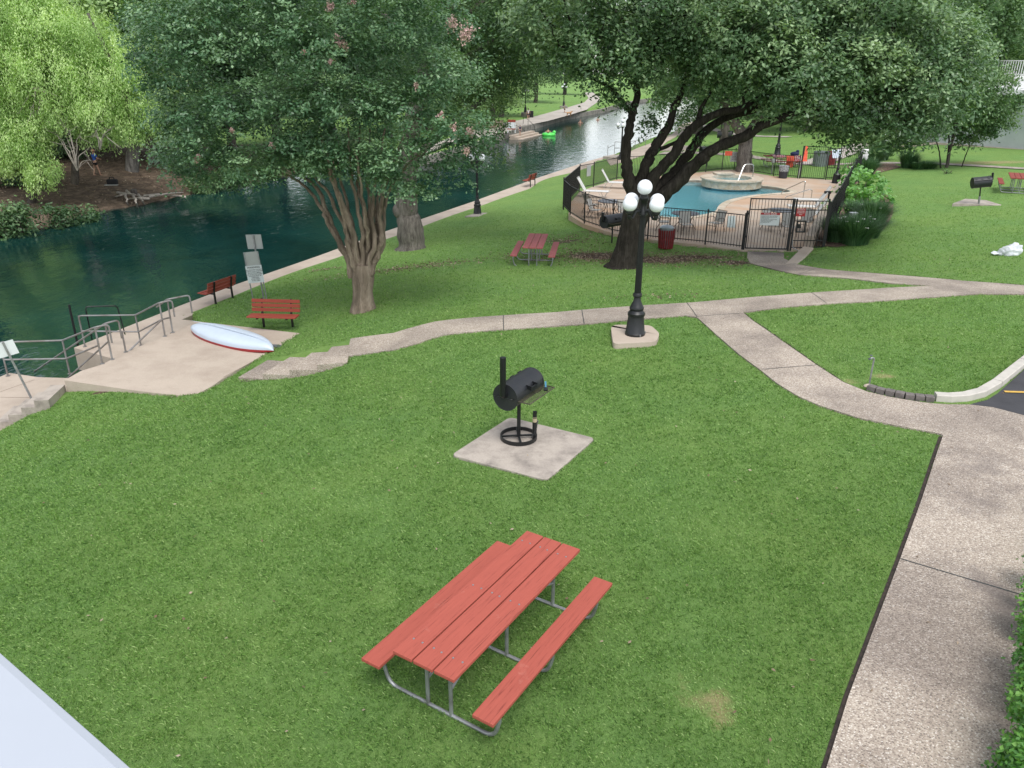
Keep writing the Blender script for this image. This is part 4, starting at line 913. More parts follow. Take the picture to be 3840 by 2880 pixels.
# guard 1: around the walk landing, from the slab down to the walk's end
a = V3(G(619,1261,ZS), ZS); b = V3(G(529,1297,ZQ), ZQ); c = V3(G(319,1300,ZQ), ZQ); hh = .98
e = V3(G(648,1247,ZS), ZS)
railing('stair_railing', 'upper grey pipe railing from the slab down round the river walk end',
        [[e + Vector((.45, .45, .45)), e + Vector((.45, .45, hh)), e + Vector((0, 0, hh)), e + (b - a) + Vector((.2, .5, hh))],
         [e + Vector((0, 0, .45)), a + Vector((0, 0, .5)), b + Vector((0, 0, .45)), c + Vector((0, 0, .5))],
         [a + Vector((.25, .25, .5)), a + Vector((.25, .25, hh)), a + Vector((0, 0, hh)), b + Vector((0, 0, hh)), c + Vector((0, 0, hh)), c],
         [a + Vector((0, 0, .5)), V3(G(472,1320,ZS), ZS - .05), V3(G(400,1370,-1.8), -1.9)]],
        [(a, a + Vector((0, 0, hh))), (e, e + Vector((0, 0, hh))), (b, b + Vector((0, 0, hh))), (c, c + Vector((0, 0, hh))), (V3(G(472,1320,ZS), ZS), V3(G(472,1320,ZS), ZS + .55))])
a = V3(G(384,1364,ZS), ZS); e = V3(G(421,1348,ZS), ZS); b = V3(G(258,1413,ZQ), ZQ); c = V3(G(30,1410,ZQ), ZQ)
b = V3(G(262,1402,ZQ), ZQ)
railing('stair_railing', 'lower grey pipe railing from the slab down along the left platform',
        [[a + Vector((.22, .25, .48)), a + Vector((.22, .25, hh)), a + Vector((0, 0, hh)), b + Vector((0, 0, hh)), c + Vector((0, 0, hh)), c],
         [a + Vector((0, 0, .5)), b + Vector((0, 0, .45)), c + Vector((0, 0, .48))],
         [e + Vector((.2, .3, .48)), e + Vector((.2, .3, hh)), e + Vector((0, 0, hh)), V3(G(170,1440,-2.3), -2.4) + Vector((-1.0, 1.2, 0))],
         [e + Vector((0, 0, .5)), V3(G(250,1420,-2), -2.6) + Vector((-.8, .6, 0))]],
        [(a, a + Vector((0, 0, hh))), (e, e + Vector((0, 0, hh))), (b, b + Vector((0, 0, hh))), (c, c + Vector((0, 0, hh)))])
q1 = V3(G(345,1272,ZQ), ZQ)
railing('ladder_rail', 'black bent ladder rail at the end of the river walk', [[q1 + Vector((0, 0, -.9)), q1 + Vector((0, 0, 1.05)), q1 + Vector((.75, .45, .95)), q1 + Vector((.8, .5, -.05))]], [(q1 + Vector((0, 0, -.9)), q1 + Vector((0, 0, .9)))], 'black', .02, 'ladder rail')
q2 = V3(G(303,1375,-2.7), -2.9) + Vector((-.3, .6, 0)); m = MB(); m.tube([(0, 0, -.5), (0, 0, 2.0)], .035, 8); o = m.build('depth_post', M['black'], None, True); o.location = q2; tag(o, 'thin black post standing in the water beside the stairs', 'post')
# far stair railings by the right bank
def gz(u, v, z): return V3(G(u, v, z), z)
rp = [gz(2363,582,-2), gz(2395,560,-2), gz(2420,545,-1.6), gz(2440,525,-1.3)]
railing('stair_railing', 'far grey stair railing by the water behind the oak', [[p + Vector((0, 0, 1)) for p in rp], [p + Vector((0, 0, .5)) for p in rp]], [(p, p + Vector((0, 0, 1))) for p in rp])
rp = [gz(2278,588,-2), gz(2304,575,-2), gz(2340,577,-2), gz(2380,570,-2)]
railing('guard_railing', 'low grey guard railing at the far water landing left of the oak', [[p + Vector((0, 0, 1.05)) for p in rp[1:]], [p + Vector((0, 0, .5)) for p in rp[1:]], [rp[0] + Vector((0, 0, .8)), rp[1] + Vector((0, 0, .8))]], [(p, p + Vector((0, 0, 1.05))) for p in rp])
o = MB().box((0, 0, 0), (3.0, 1.4, .3)).build('landing_block', M['concrete_grey'], bevel=.03); o.location = gz(2325, 590, -1.85); o.rotation_euler = (0, 0, .7); tag(o, 'grey concrete landing block at the far water railing', 'landing')
e0v = gz(1962,466,-2); e1v = gz(1978,482,-2.4)
railing('stair_railing', 'dark handrail on the right of the far water steps', [[e0v + Vector((0, 0, 1)), gz(1980,478,-2) + Vector((0, 0, 1)), gz(2004,492,-2.8) + Vector((0, 0, .7))]], [(e0v, e0v + Vector((0, 0, 1))), (gz(1980,485,-2.2), gz(1980,485,-2.2) + Vector((0, 0, 1.1))), (gz(2004,498,-2.9), gz(2004,498,-2.9) + Vector((0, 0, .9)))], 'black', .03)
railing('stair_railing', 'dark handrail on the left of the far water steps', [[gz(1922,497,-2) + Vector((0, 0, 1)), gz(1950,505,-2.4) + Vector((0, 0, .9)), gz(1966,512,-2.9) + Vector((0, 0, .8))]], [(gz(1922,497,-2), gz(1922,497,-2) + Vector((0, 0, 1))), (gz(1966,512,-2.9), gz(1966,512,-2.9) + Vector((0, 0, .8)))], 'black', .03)
s4 = empty('notice_board', gz(1918,497,-1.95), 0, 'red and white notice board on two legs at the far water steps', 'sign')
m = MB(); m.box((0, 0, 1.35), (1.0, .06, .3)); m.box((0, 0, .42), (1.0, .06, .12)); m.build('red_board', M['benchwood'], s4)
m = MB(); m.box((0, 0, .84), (.72, .05, .72)); m.build('white_board', M['sign_white'], s4)
for s in (-1, 1): m = MB(); m.box((s * .45, .03, .7), (.1, .08, 1.5)); m.build('post', M['sign_white'], s4)
# low stone wall on the far bank at the left of the lawn
o = MB().box((0, 0, 0), (5.5, .8, 1.1)).build('stone_wall', M['flag'], bevel=.05); o.location = gz(1808, 468, -1.6); o.rotation_euler = (0, 0, .12); tag(o, 'low stone retaining wall on the far bank behind the walkway', 'wall')
o = MB().box((0, 0, 0), (1.0, 1.0, .95)).build('planter_box', M['black'], bevel=.04); o.location = gz(1988, 428, -1.4); tag(o, 'dark planter box right of the far bank lamp block', 'planter')

# ---- canoe, paddle
cn = empty('canoe', (*[(a + b) / 2 for a, b in zip(G(722,1235,-1.1), G(1025,1318,-1.1))], ZS), math.radians(-32.5), 'overturned white canoe with a red side lying on the boat slab', 'canoe')
ns = 33; nk = 16; Lc = 3.42
def csec(s, part):
    u = abs(s); w_ = .42 * max(0, 1 - u ** 2.4) ** .75; hgt = .30 * (1 - .25 * u ** 2) * (max(0, 1 - u ** 6)) ** .5
    rise = .03 + .05 * u ** 2; pts = []
    if part == 0:
        for k in range(nk + 1):
            a = math.pi * k / nk; pts.append((-math.cos(a) * w_ * (1 - .0), rise + hgt * .25 + (hgt * .78) * max(0, math.sin(a)) ** .62))
    return pts, w_, rise, hgt
V = []; V2 = []
for i in range(ns):
    s = -1 + 2 * i / (ns - 1); pts, w_, rise, hgt = csec(s, 0); x = s * Lc / 2
    V += [(x, y, z) for y, z in pts]
    for sd in (-1, 1): V2 += [(x, sd * w_, rise + hgt * .25), (x, sd * (w_ + .004), rise + hgt * .10), (x, sd * w_ * .97, rise - .02), (x, sd * max(0, w_ - .03), rise - .02)]
F = [(i * (nk + 1) + k, i * (nk + 1) + k + 1, (i + 1) * (nk + 1) + k + 1, (i + 1) * (nk + 1) + k) for i in range(ns - 1) for k in range(nk)]
MB().add(V, F).build('hull', M['hull_white'], cn, True)
F = [(i * 8 + sd * 4 + k, i * 8 + sd * 4 + k + 1, (i + 1) * 8 + sd * 4 + k + 1, (i + 1) * 8 + sd * 4 + k) for i in range(ns - 1) for sd in (0, 1) for k in range(3)]
MB().add(V2, F).build('gunwale', M['hull_red'], cn, True)
m = MB(); m.tube([(-1.6, 0, .335), (-.8, 0, .372), (0, 0, .378), (.8, 0, .372), (1.6, 0, .335)], [.004, .012, .014, .012, .004], 6); m.build('keel', M['hull_white'], cn, True)
cn.rotation_euler = (math.radians(5), 0, math.radians(-32.5))
pd = empty('paddle', (*G(1018,1297,ZS), ZS + .03), math.radians(-28), 'dark paddle blade sticking out from under the canoe tip', 'paddle')
m = MB(); m.prism([(.02, -.03), (.14, -.085), (.33, -.09), (.38, 0), (.33, .09), (.14, .085), (.02, .03)], -.006, .012); m.build('blade', M['mesh_table'], pd, bevel=.004)
m = MB(); m.tube([(.05, 0, .003), (-.9, 0, .0)], .014, 8); m.build('shaft', M['black'], pd)

# ---- standpipe, sack, small things
fp = GT(3258, 1448); f_ = empty('water_tap', fp, 0, 'grey standpipe tap rising from the lawn corner by the edging blocks', 'tap')
m = MB(); m.tube(fillet([(0, 0, -.05), (0, 0, .60), (-.06, -.02, .62), (-.1, -.03, .58)], .04), .017, 8); m.build('pipe', M['galv'], f_, True)
m = MB(); m.tube([(-.09, -.03, .60), (-.12, -.04, .60)], .022, 8); m.lathe([(.004, .62), (.004, .66), (.03, .66), (.03, .67)], (-.08, -.02, 0), 8); m.build('valve', M['mesh_table'], f_)
m = MB(); m.sphere((-.04, -.05, .02), .09, 10, 6, (1, .8, .5)); m.build('stone_foot', M['concrete'], f_, True)
sk_ = empty('white_sack', (*GT(3785, 955)[:2], GT(3785, 955)[2]), 0, 'crumpled white sack lying on the lawn at the right edge', 'sack')
bm = bmesh.new(); bmesh.ops.create_icosphere(bm, subdivisions=4, radius=1)
for v in bm.verts:
    n_ = v.co.normalized(); f = 1 + .16 * math.sin(n_.x * 5 + n_.y * 3) + .10 * math.sin(n_.y * 9 + n_.z * 7) + .05 * math.sin(n_.x * 21 + n_.z * 13); v.co = Vector((n_.x * .34 * f + (.08 * n_.z), n_.y * .26 * f, max(-.02, .02 + (n_.z + .35) * .25 * f)))
me_ = bpy.data.meshes.new('sack'); bm.to_mesh(me_); bm.free(); me_.materials.append(M['bagwhite']); me_.polygons.foreach_set('use_smooth', [True] * len(me_.polygons)); o = bpy.data.objects.new('sack_body', me_); COL.objects.link(o); o.parent = sk_
m = MB(); m.add([(-.25, -.05, .03), (-.25, .1, .06), (-.48, .16, .10), (-.62, .1, .04), (-.58, -.08, .02), (-.42, -.1, .05)], [(0, 1, 2, 5), (5, 2, 3, 4)]); m.build('loose_flap', M['bagwhite'], sk_)

# ---- pool fence
def fence_thing(name, label, posts, h, cat='fence', group=None, zb=None, picket=.115, extra=()):
    O = Vector((posts[0][0], posts[0][1], zb if zb is not None else ZD)); r = empty(name, O, 0, label, cat, group); 
    for i, p in enumerate(posts):
        z = (p[2] if len(p) > 2 else O.z) - O.z; m = MB(); m.box((p[0] - O.x, p[1] - O.y, z + h / 2 - .05), (.055, .055, h + .14)); m.lathe([(.04, h + .02), (.04, h + .04), (.0, h + .07)], (p[0] - O.x, p[1] - O.y, z), 6); m.build('post', M['iron'], r)
    for i in range(len(posts) - 1):
        a = Vector((posts[i][0] - O.x, posts[i][1] - O.y, (posts[i][2] - O.z) if len(posts[i]) > 2 else 0)); b = Vector((posts[i + 1][0] - O.x, posts[i + 1][1] - O.y, (posts[i + 1][2] - O.z) if len(posts[i + 1]) > 2 else 0))
        d_ = b - a; L = d_.length; u_ = d_ / L; a2 = a + u_ * .03; b2 = b - u_ * .03; m = MB()
        for zz in (.14, h - .03) + tuple(extra): m.beam(a2 + Vector((0, 0, zz)), b2 + Vector((0, 0, zz)), .028, .034)
        k = int(L / picket); ang = math.atan2(u_.y, u_.x)
        for j in range(1, k): p = a.lerp(b, j / k); m.box((p.x, p.y, p.z + h / 2 + .02), (.017, .017, h - .10), ang)
        m.build('picket_panel', M['iron'], r)
    return r
front = [(2.62,40.9),(2.82,38.81),(3.33,36.55),(4.4,34.43),(5.75,33.2),(7.96,32.12),(9.25,31.25)]
fence_thing('pool_fence', 'black picket fence in front of the pool, from the left corner to the gate', front, 1.40)
back = [(2.62,41.2),(3.9,46.9),(4.84,48.12),(6.65,51.31),(8.86,52.39),(11.1,53.9),(13.27,55.38),(14.61,56.3),(15.54,56.63),(17.32,53.37),(18.6,52.42)]
fence_thing('pool_fence', 'black picket fence behind the pool and hot tub, up to the back gate', back, 1.42)
side = [(12.46,31.04),(14.2,34.7),(15.95,38.4),(17.7,42.1),(19.45,45.8),(21.0,49.0),(22.1,51.3)]
fence_thing('pool_fence', 'tall black picket fence along the planting bed at the right of the pool', side, 1.75, zb=ZD + .15, picket=.10)
def gate(name, label, a, b, h, extra, mesh=True):
    a = Vector(a); b = Vector(b); L = (b - a).length; ang = math.atan2((b - a).y, (b - a).x); r = empty(name, (a.x, a.y, ZD), ang, label, 'gate')
    m = MB(); z0 = .07
    for zz in (z0, h): m.box((L / 2, 0, zz), (L - .05, .035, .045))
    for x in (.045, L - .045): m.box((x, 0, (h + z0) / 2), (.045, .04, h - z0 + .045))
    m.box((L / 2, 0, h - .42), (L - .09, .03, .035)); m.build('gate_frame', M['iron'], r)
    m = MB(); k = int(L / .115)
    for j in range(1, k): m.box((L * j / k, 0, (h + z0) / 2), (.016, .016, h - z0 - .05))
    m.build('pickets', M['iron'], r)
    if mesh:
        m = MB()
        for j in range(int((h - .1) / .04)): m.box((L / 2, .012, .1 + j * .04), (L - .1, .003, .003))
        m.build('wire_mesh', M['galv'], r)
    return r
gt = gate('pool_gate', 'tall black front gate with the white POOL RULES sign', (9.32, 31.2), (11.02, 31.02), 2.03, ())
gl = [(-.03, 'post'), (1.74, 'post')]
for x in (-.03,): 
    m = MB(); m.box((x, 0, .75), (.07, .07, 1.62)); m.build('gate_post', M['iron'], gt)
m = MB(); m.box((1.71, 0, 1.0), (.07, .07, 2.12)); m.build('gate_post', M['iron'], gt)
for z in (.55, 1.45): m = MB(); m.box((.0, -.05, z), (.07, .05, .08)); m.build('hinge', M['black'], gt)
sg = empty('pool_rules_sign', (0, 0, 0), 0, 'white POOL RULES sign with a red heading hung on the front gate', 'sign')
pt = GD(2886, 821, 31.05); place(sg, (pt.x, 31.02, pt.z), math.radians(-6))
m = MB(); m.box((0, 0, 0), (.74, .008, .50)); m.build('panel', M['sign_white'], sg, bevel=.003)
m = MB(); m.box((0, -.0045, .205), (.735, .006, .085)); m.build('heading_band', M['sign_red'], sg)
lettering('lettering', ['POOL RULES'], .085, M['sign_text_white'], sg, (0, -.008, .245), (math.pi / 2, 0, 0))
lettering('lettering', ['NO LIFEGUARD ON DUTY, SWIM AT YOUR OWN RISK', 'CHILDREN MUST BE WITH AN ADULT AT ALL TIMES', 'NO GLASS IN POOL AREA', 'POOL IS FOR GUESTS ONLY, NO PETS IN POOL AREA', 'NO RUNNING, DIVING OR HORSEPLAY', 'SHOWER BEFORE ENTERING POOL', 'POOL HOURS 9 AM TO 10 PM'], .032, M['ink'], sg, (-.34, -.006, .13), (math.pi / 2, 0, 0), 'LEFT', 1.35, .8)
gp = fence_thing('gate_side_panel', 'tall black fence panel right of the front gate with a lock box', [(11.12,31.02),(12.4,31.04)], 2.0, 'fence', picket=.12, extra=(1.62, .42))
m = MB(); 
for (x, z, w_, h_) in ((.12, .98, .05, .42), (.44, .98, .05, .42)): m.box((x, -.03, z), (w_, .06, h_))
for z in (.77, 1.19): m.box((.28, -.03, z), (.37, .06, .05))
m.build('lock_box', M['black'], gp); m = MB(); m.box((.2, -.05, 1.0), (.12, .07, .16)); m.build('lock', M['black'], gp)
m = MB(); m.tube(fillet([(.03, -.04, .45), (.05, -.05, .15), (.3, -.08, .02), (.62, -.1, .06), (.8, -.1, -.02)], .1), .018, 6); m.build('conduit', M['galv'], gp)
sg2 = empty('gate_notice', (0, 0, 0), 0, 'small red notice with white capitals beside the front gate', 'sign'); pt = GD(3002, 796, 31.03); place(sg2, (pt.x, 30.99, pt.z), 0)
m = MB(); m.box((0, 0, 0), (.36, .008, .31)); m.build('panel', M['sign_red'], sg2)
lettering('lettering', ['THIS GATE IS TO', 'REMAIN CLOSED', "FOR EVERYONE'S", 'SAFETY'], .052, M['sign_text_white'], sg2, (0, -.006, .135), (math.pi / 2, 0, 0), gap=1.2, squeeze=.74)
gb = gate('pool_gate', 'tall black back gate near the trash can and retaining wall', (18.72, 52.36), (20.15, 51.8), 2.03, (), False)
m = MB(); m.box((0, 0, 1), (.07, .07, 2.1)); m.build('gate_post', M['iron'], gb)
fence_thing('gate_side_panel', 'tall black fence panel right of the back gate', [(20.2,51.78),(20.9,51.7),(22.05,51.45)], 2.0, 'fence', extra=(.75,))
def fence_notice(label, u, v, y, w_, h_, mat, txt=None):
    p = GD(u, v, y); r = empty('fence_notice', (p.x, p.y - .03, p.z), 0, label, 'sign'); m = MB(); m.box((0, 0, 0), (w_, .006, h_)); m.build('panel', M[mat], r)
    if txt: lettering('lettering', txt, h_ * .12, M['ink'], r, (0, -.005, h_ * .42), (math.pi / 2, 0, 0), gap=1.3)
    return r
fence_notice('white notice sheet with red lines on the back fence', 2755, 588, 56.5, .62, .66, 'sign_white', ['HOT TUB RULES', 'NO CHILDREN', 'UNDER 12', 'NO SOAP', 'OR LOTION'])
fence_notice('small plain orange notice on the back fence', 2732, 575, 56.0, .5, .3, 'orange')
o = fence_notice('grey blank notice on the left end of the pool fence', 2208, 640, 47.2, .42, .62, 'plate'); o.rotation_euler = (0, 0, .9)

# ---- pool furniture
def lounger(label):
    r = empty('sun_lounger', (0, 0, 0), 0, label, 'sun lounger', 'white strap loungers by the pool')
    m = MB()
    for i in range(22): x = -.30 + i * .058; m.box((x, 0, .36), (.046, .58, .012))
    m.build('seat_straps', M['white'], r)
    m = MB(); ca, sa = math.cos(math.radians(58)), math.sin(math.radians(58))
    for i in range(14): d_ = .05 + i * .056; m.beam((-.34 - d_ * ca, -.29, .36 + d_ * sa), (-.34 - d_ * ca, .29, .36 + d_ * sa), .046, .012, (ca, 0, sa) if False else (sa, 0, ca))
    m.build('backrest', M['white'], r)
    m = MB()
    for s in (-1, 1):
        y = s * .31; m.tube([(-.34 - .84 * ca, y, .36 + .84 * sa), (-.34, y, .36), (1.0, y, .36)], .016, 6)
        m.tube(fillet([(-.45, y, .34), (-.62, y, .0), (-.30, y, .0), (-.05, y, .36)], .05), .015, 6); m.tube(fillet([(.45, y, .36), (.62, y, .0), (.72, y, .0), (.92, y, .36)], .05), .015, 6)
        m.tube([(-.60, y, .36), (-.34, y, .36)], .014, 6)
    m.tube([(1.0, -.31, .36), (1.0, .31, .36)], .016, 6); m.tube([(-.34 - .84 * ca, -.31, .36 + .84 * sa), (-.34 - .84 * ca, .31, .36 + .84 * sa)], .016, 6)
    m.build('frame', M['sling'], r); return r
l1 = lounger('white strap lounger with raised back, farther of two left of the oak trunk'); place(l1, (6.05, 47.6, ZD), math.radians(-12))
l2 = copy_tree(l1); place(l2, (4.35, 44.2, ZD), math.radians(-15), 'white strap lounger near the left fence corner of the pool')
for (x, y, lb) in [(14.0, 37.4, 'nearest white lounger pushed against the retaining wall'), (14.75, 39.5, 'second white lounger against the retaining wall, between two others'), (15.75, 41.6, 'farthest white lounger along the retaining wall, by the pool steps')]:
    c = copy_tree(l1); place(c, (x, y, ZD), math.radians(168), lb, 'white strap loungers by the pool')
def chair(label):
    r = empty('patio_chair', (0, 0, 0), 0, label, 'chair', 'sling chairs round the pool tables')
    m = MB(); m.add([(-.24, -.24, .42), (.24, -.24, .42), (.24, .20, .40), (-.24, .20, .40)], [(0, 1, 2, 3)]); m.add([(-.24, -.24, .405), (.24, -.24, .405), (.24, .20, .385), (-.24, .20, .385)], [(3, 2, 1, 0)]); m.build('seat', M['sling'], r)
    m = MB(); m.beam((0, .205, .42), (0, .36, .90), .48, .014, (0, -1, .3)); m.build('backrest', M['sling'], r)
    m = MB()
    for s in (-1, 1):
        x = s * .27; m.tube(fillet([(x, -.30, 0), (x, -.22, .64), (x, .16, .64), (x, .26, .42)], .08), .013, 6); m.tube(fillet([(x * .96, .36, 0), (x * .96, .16, .38), (x * .92, .37, .92)], .06), .013, 6); m.tube([(x * .93, -.26, .41), (x * .93, .2, .39)], .012, 6)
    m.tube([(-.25, .37, .92), (.25, .37, .92)], .013, 6); m.tube([(-.27, -.26, .30), (.27, -.26, .30)], .011, 6); m.build('frame', M['bronze'], r); return r
def ptable(label):
    r = empty('patio_table', (0, 0, 0), 0, label, 'patio table', 'round mesh tables by the pool')
    m = MB(); m.lathe([(.61, .68), (.62, .70), (.61, .72), (.05, .72)], n=36); m.build('tabletop', M['mesh_table'], r, True)
    for k in range(4):
        a = math.radians(45 + 90 * k); c, s = math.cos(a), math.sin(a); m = MB(); m.tube(fillet([(c * .52, s * .52, 0), (c * .22, s * .22, .35), (c * .42, s * .42, .68)], .12), .015, 6); m.build('leg', M['bronze'], r)
    return r
ta = ptable('round mesh table in the left corner of the pool deck'); place(ta, (4.75, 38.6, ZD), .2)
tb = copy_tree(ta); place(tb, (7.75, 35.4, ZD), .5, 'round mesh table at the pool edge right of the oak trunk')
tc = copy_tree(ta); place(tc, (12.35, 36.3, ZD), .1, 'round mesh table behind the front gate')
c0 = chair('sling chair left of the round table in the left deck corner'); place(c0, (3.95, 37.9, ZD), math.radians(60 + 180))
for x, y, rz, lb in [(5.3, 37.45, 180 + 15, 'sling chair in front of the left corner table, near the grill'), (3.9, 39.4, -60, 'sling chair behind the left corner table by the fence'),
                     (6.75, 35.0, 180 + 75, 'sling chair at the left of the pool edge table'), (7.6, 34.35, 180 + 5, 'sling chair seen from behind at the pool edge table'), (9.0, 34.75, 180 - 55, 'sling chair right of the pool edge table, turned toward it'),
                     (11.55, 35.1, 180 + 30, 'sling chair left front of the table behind the gate'), (13.1, 35.2, 180 - 40, 'sling chair between the table behind the gate and the wall'), (12.0, 34.0, 180, 'sling chair nearest the front gate')]:
    q = copy_tree(c0); place(q, (x, y, ZD), math.radians(rz + 180), lb, 'sling chairs round the pool tables')
c0.rotation_euler = (0, 0, math.radians(60))
# slatted bin
bn = empty('trash_can', (6.22, 31.55, T(6.2, 31.6)), 0, 'round red slatted trash can with a metal lid outside the fence', 'trash can')
m = MB(); m.lathe([(.25, .08), (.26, .82)], n=28); m.build('inner_can', M['lid'], bn, True)
m = MB()
for k in range(22): a = 2 * math.pi * k / 22; m.beam((.29 * math.cos(a), .29 * math.sin(a), .05), (.335 * math.cos(a), .335 * math.sin(a), .80), .062, .018, (math.cos(a), math.sin(a), 0))
m.build('slats', M['binred'], bn)
m = MB(); m.lathe([(.24, .84), (.285, .84), (.285, .88), (.20, .95), (.03, .98), (.03, .0 + 1.0)], n=28); m.build('lid', M['lid'], bn, True)
m = MB(); m.lathe([(.05, -.06), (.05, .08)], n=8); m.build('foot', M['black'], bn)
b2_ = empty('trash_can', (*G(2935,668,ZD), ZD), 0, 'dark trash can with a clear crinkled liner at the back fence', 'trash can')
m = MB(); m.lathe([(.26, 0), (.30, .45)], n=24); m.build('can', M['greybin'], b2_, True)
V = []; m = MB(); pr = []
m.lathe([(.302, .42), (.33, .55), (.31, .66), (.34, .78), (.32, .80), (.24, .76)], n=24, caps=False, flute=.06); m.build('liner', M['plasticbag'], b2_, True)
# emergency phone post, towel table, red cooler behind the fence
ph = empty('phone_post', (*G(2893,655,ZD), ZD), 0, 'thin white post with a small box before the back fence', 'post')
m = MB(); m.tube([(0, 0, 0), (0, 0, 1.05)], .03, 8); m.build('post', M['galv'], ph); m = MB(); m.box((0, -.03, .9), (.2, .1, .26)); m.build('box', M['plate'], ph, bevel=.01)
ph2 = empty('life_hook_post', (*G(2992,667,ZD), ZD), 0, 'thin white leaning post left of the back gate', 'post')
m = MB(); m.tube([(0, 0, 0), (.12, 0, 1.15)], .035, 8); m.build('post', M['white'], ph2)
tp = (19.6, 58.2); tz = T(*tp)
tt = picnic_table(M['redwood_brown'], 'far picnic table behind the back fence covered with towels', M['galv']); place(tt, (tp[0] - .3, tp[1], tz), 0, scale=1.0)
def cloth(label, mat, cx_, cy_, z, w_, d_, drop, seed, name='towel', cat='towel'):
    r = np.random.default_rng(seed); n_ = 12; V = []; F = []
    for i in range(n_ + 1):
        for j in range(n_ + 1):
            x = (i / n_ - .5) * w_; y = (j / n_) * (d_ + drop); ov = max(0, y - d_); V.append((x + .02 * math.sin(j * 1.1), -min(y, d_) - .04 * math.sin(x * 14) * min(1, ov * 3) - .01, .012 + .02 * math.sin(i * 1.3 + j) ** 2 * (1 if ov == 0 else 0) - ov * (1 + .15 * math.sin(i * .9))))
    F = [(i * (n_ + 1) + j, (i + 1) * (n_ + 1) + j, (i + 1) * (n_ + 1) + j + 1, i * (n_ + 1) + j + 1) for i in range(n_) for j in range(n_)]
    o = mesh_obj(name, V, F, M[mat], None, True); o.location = (cx_, cy_, z); s_ = o.modifiers.new('s', 'SOLIDIFY'); s_.thickness = .01; tag(o, label, cat); return o
cloth('striped red towel spread on the far picnic table', 'redcloth', 19.0, 58.5, tz + .77, .9, .75, .12, 1)
cloth('orange beach towel hanging over the far table edge', 'orange', 19.75, 57.95, tz + .77, .55, .3, .75, 2)
cloth('red towel hanging beside the orange towel behind the fence', 'redcloth', 20.3, 57.95, tz + .77, .5, .3, .55, 3)
m = MB(); m.sphere((0, 0, .14), .3, 14, 8, (1.1, .7, .55)); m.sphere((.2, .05, .3), .13, 10, 6, (1, 1, .9)); o = m.build('clothes_heap', M['navy'], None, True); o.location = (20.25, 58.3, tz + .74); tag(o, 'dark heap of clothes on the far picnic table', 'clothes')
m = MB(); m.add([(0, 0, 0), (.28, 0, 0), (.2, 0, .9), (.08, 0, .95), (0, .03, 0), (.28, .03, 0), (.2, .03, .9), (.08, .03, .95)], [(0, 1, 2, 3), (7, 6, 5, 4), (0, 4, 5, 1), (1, 5, 6, 2), (2, 6, 7, 3), (3, 7, 4, 0)]); o = m.build('orange_float', M['orange']); o.location = (*G(3012, 590, .55), .1); o.location.z = .3; tag(o, 'tall orange float leaning on the back gate post', 'float')
o = empty('corrugated_bin', (*GT(3075, 622)[:2], GT(3075, 622)[2]), 0, 'corrugated metal bin with a red rim behind the back gate', 'bin')
m = MB(); m.lathe([(.55, 0), (.55, 1.0)], n=48, flute=.04); m.build('can', M['lid'], o); m = MB(); m.box((.75, .2, .5), (.5, .5, 1.0)); m.build('red_side', M['binred'], o); 
o = empty('small_sign', (*GT(3130, 630)[:2], GT(3130, 630)[2]), 0, 'pale blue tilted sign board behind the back gate', 'sign')
m = MB(); m.beam((-.32, 0, .95), (.32, 0, .95), .6, .03, (0, -1, .5)); m.build('panel', M['hull_white'], o); m = MB(); m.tube([(0, 0, 0), (0, 0, .9)], .04, 6); m.build('post', M['black'], o)
o = empty('deck_lantern', (20.3, 50.3, ZD), 0, 'black fluted lamp base beside the retaining wall at the back', 'lamp base')
m = MB(); m.lathe([(.26, 0), (.22, .5), (.24, .52), (.12, .66), (.08, .9), (.1, .95), (.06, 1.0), (.06, 1.5), (.09, 1.55), (.04, 1.7)], n=20); m.build('base', M['black'], o, True)
o = empty('wall_fixture', (*G(3105,752,-.25), ZD + .6), 0, 'small black light fixture on the retaining wall top', 'wall light')
m = MB(); m.tube([(0, 0, 0), (0, 0, .42)], .05, 8); m.box((-.08, 0, .45), (.3, .16, .12)); m.build('fixture', M['black'], o)
o = empty('hose', (21.0, 49.6, ZD + .62), 0, 'white coiled hose hung on the side fence above the wall', 'hose')
m = MB(); m.tube([(.2 * math.cos(t * 1.0), .04 * t / 6, .3 + .22 * math.sin(t)) for t in np.linspace(0, 15, 50)], .022, 6); m.build('coil', M['white'], o)
o = empty('utility_box', GT(3190, 865), .2, 'small grey utility box among the ornamental grass', 'utility box')
m = MB(); m.box((0, 0, .38), (.26, .2, .76)); m.build('box', M['plate'], o, bevel=.01); m = MB(); m.box((0, 0, .775), (.3, .24, .03)); m.build('cap', M['sign_white'], o)
cloth('white towel hanging on the outside of the far right fence', 'whitecloth', 22.6, 52.2, .95, .45, .1, .6, 9)

# ---- buildings
bd = empty('building', (*G(3700,548,-.15), -.15), math.radians(-58), 'pale grey rendered building with a white metal roof at the right edge', 'building')
bx = Vector(G(3560, 540, -.15)); by = Vector(G(3840, 562, -.15)); bd.location = (bx.x, bx.y, -.2); ang = math.atan2((by - bx).y, (by - bx).x); bd.rotation_euler = (0, 0, ang)
m = MB(); m.box((5.5, 3.0, 1.65), (13, 6, 3.5)); m.build('wall', M['building'], bd)
m = MB(); m.box((5.5, 3.0, 3.75), (13, 5.6, .66)); m.build('opening', M['darkgap'], bd)
m = MB(); m.box((5.5, 2.6, 4.25), (13.6, 7.4, .34)); m.add([(-1.3, -1.1, 4.43), (12.3, -1.1, 4.43), (12.3, 6.3, 5.6), (-1.3, 6.3, 5.6)], [(0, 1, 2, 3)]); m.build('roof', M['roofmetal'], bd)
m = MB(); 
for k in range(70): m.box((-1.0 + k * .19, 5.2, 6.0), (.05, .05, 1.1))
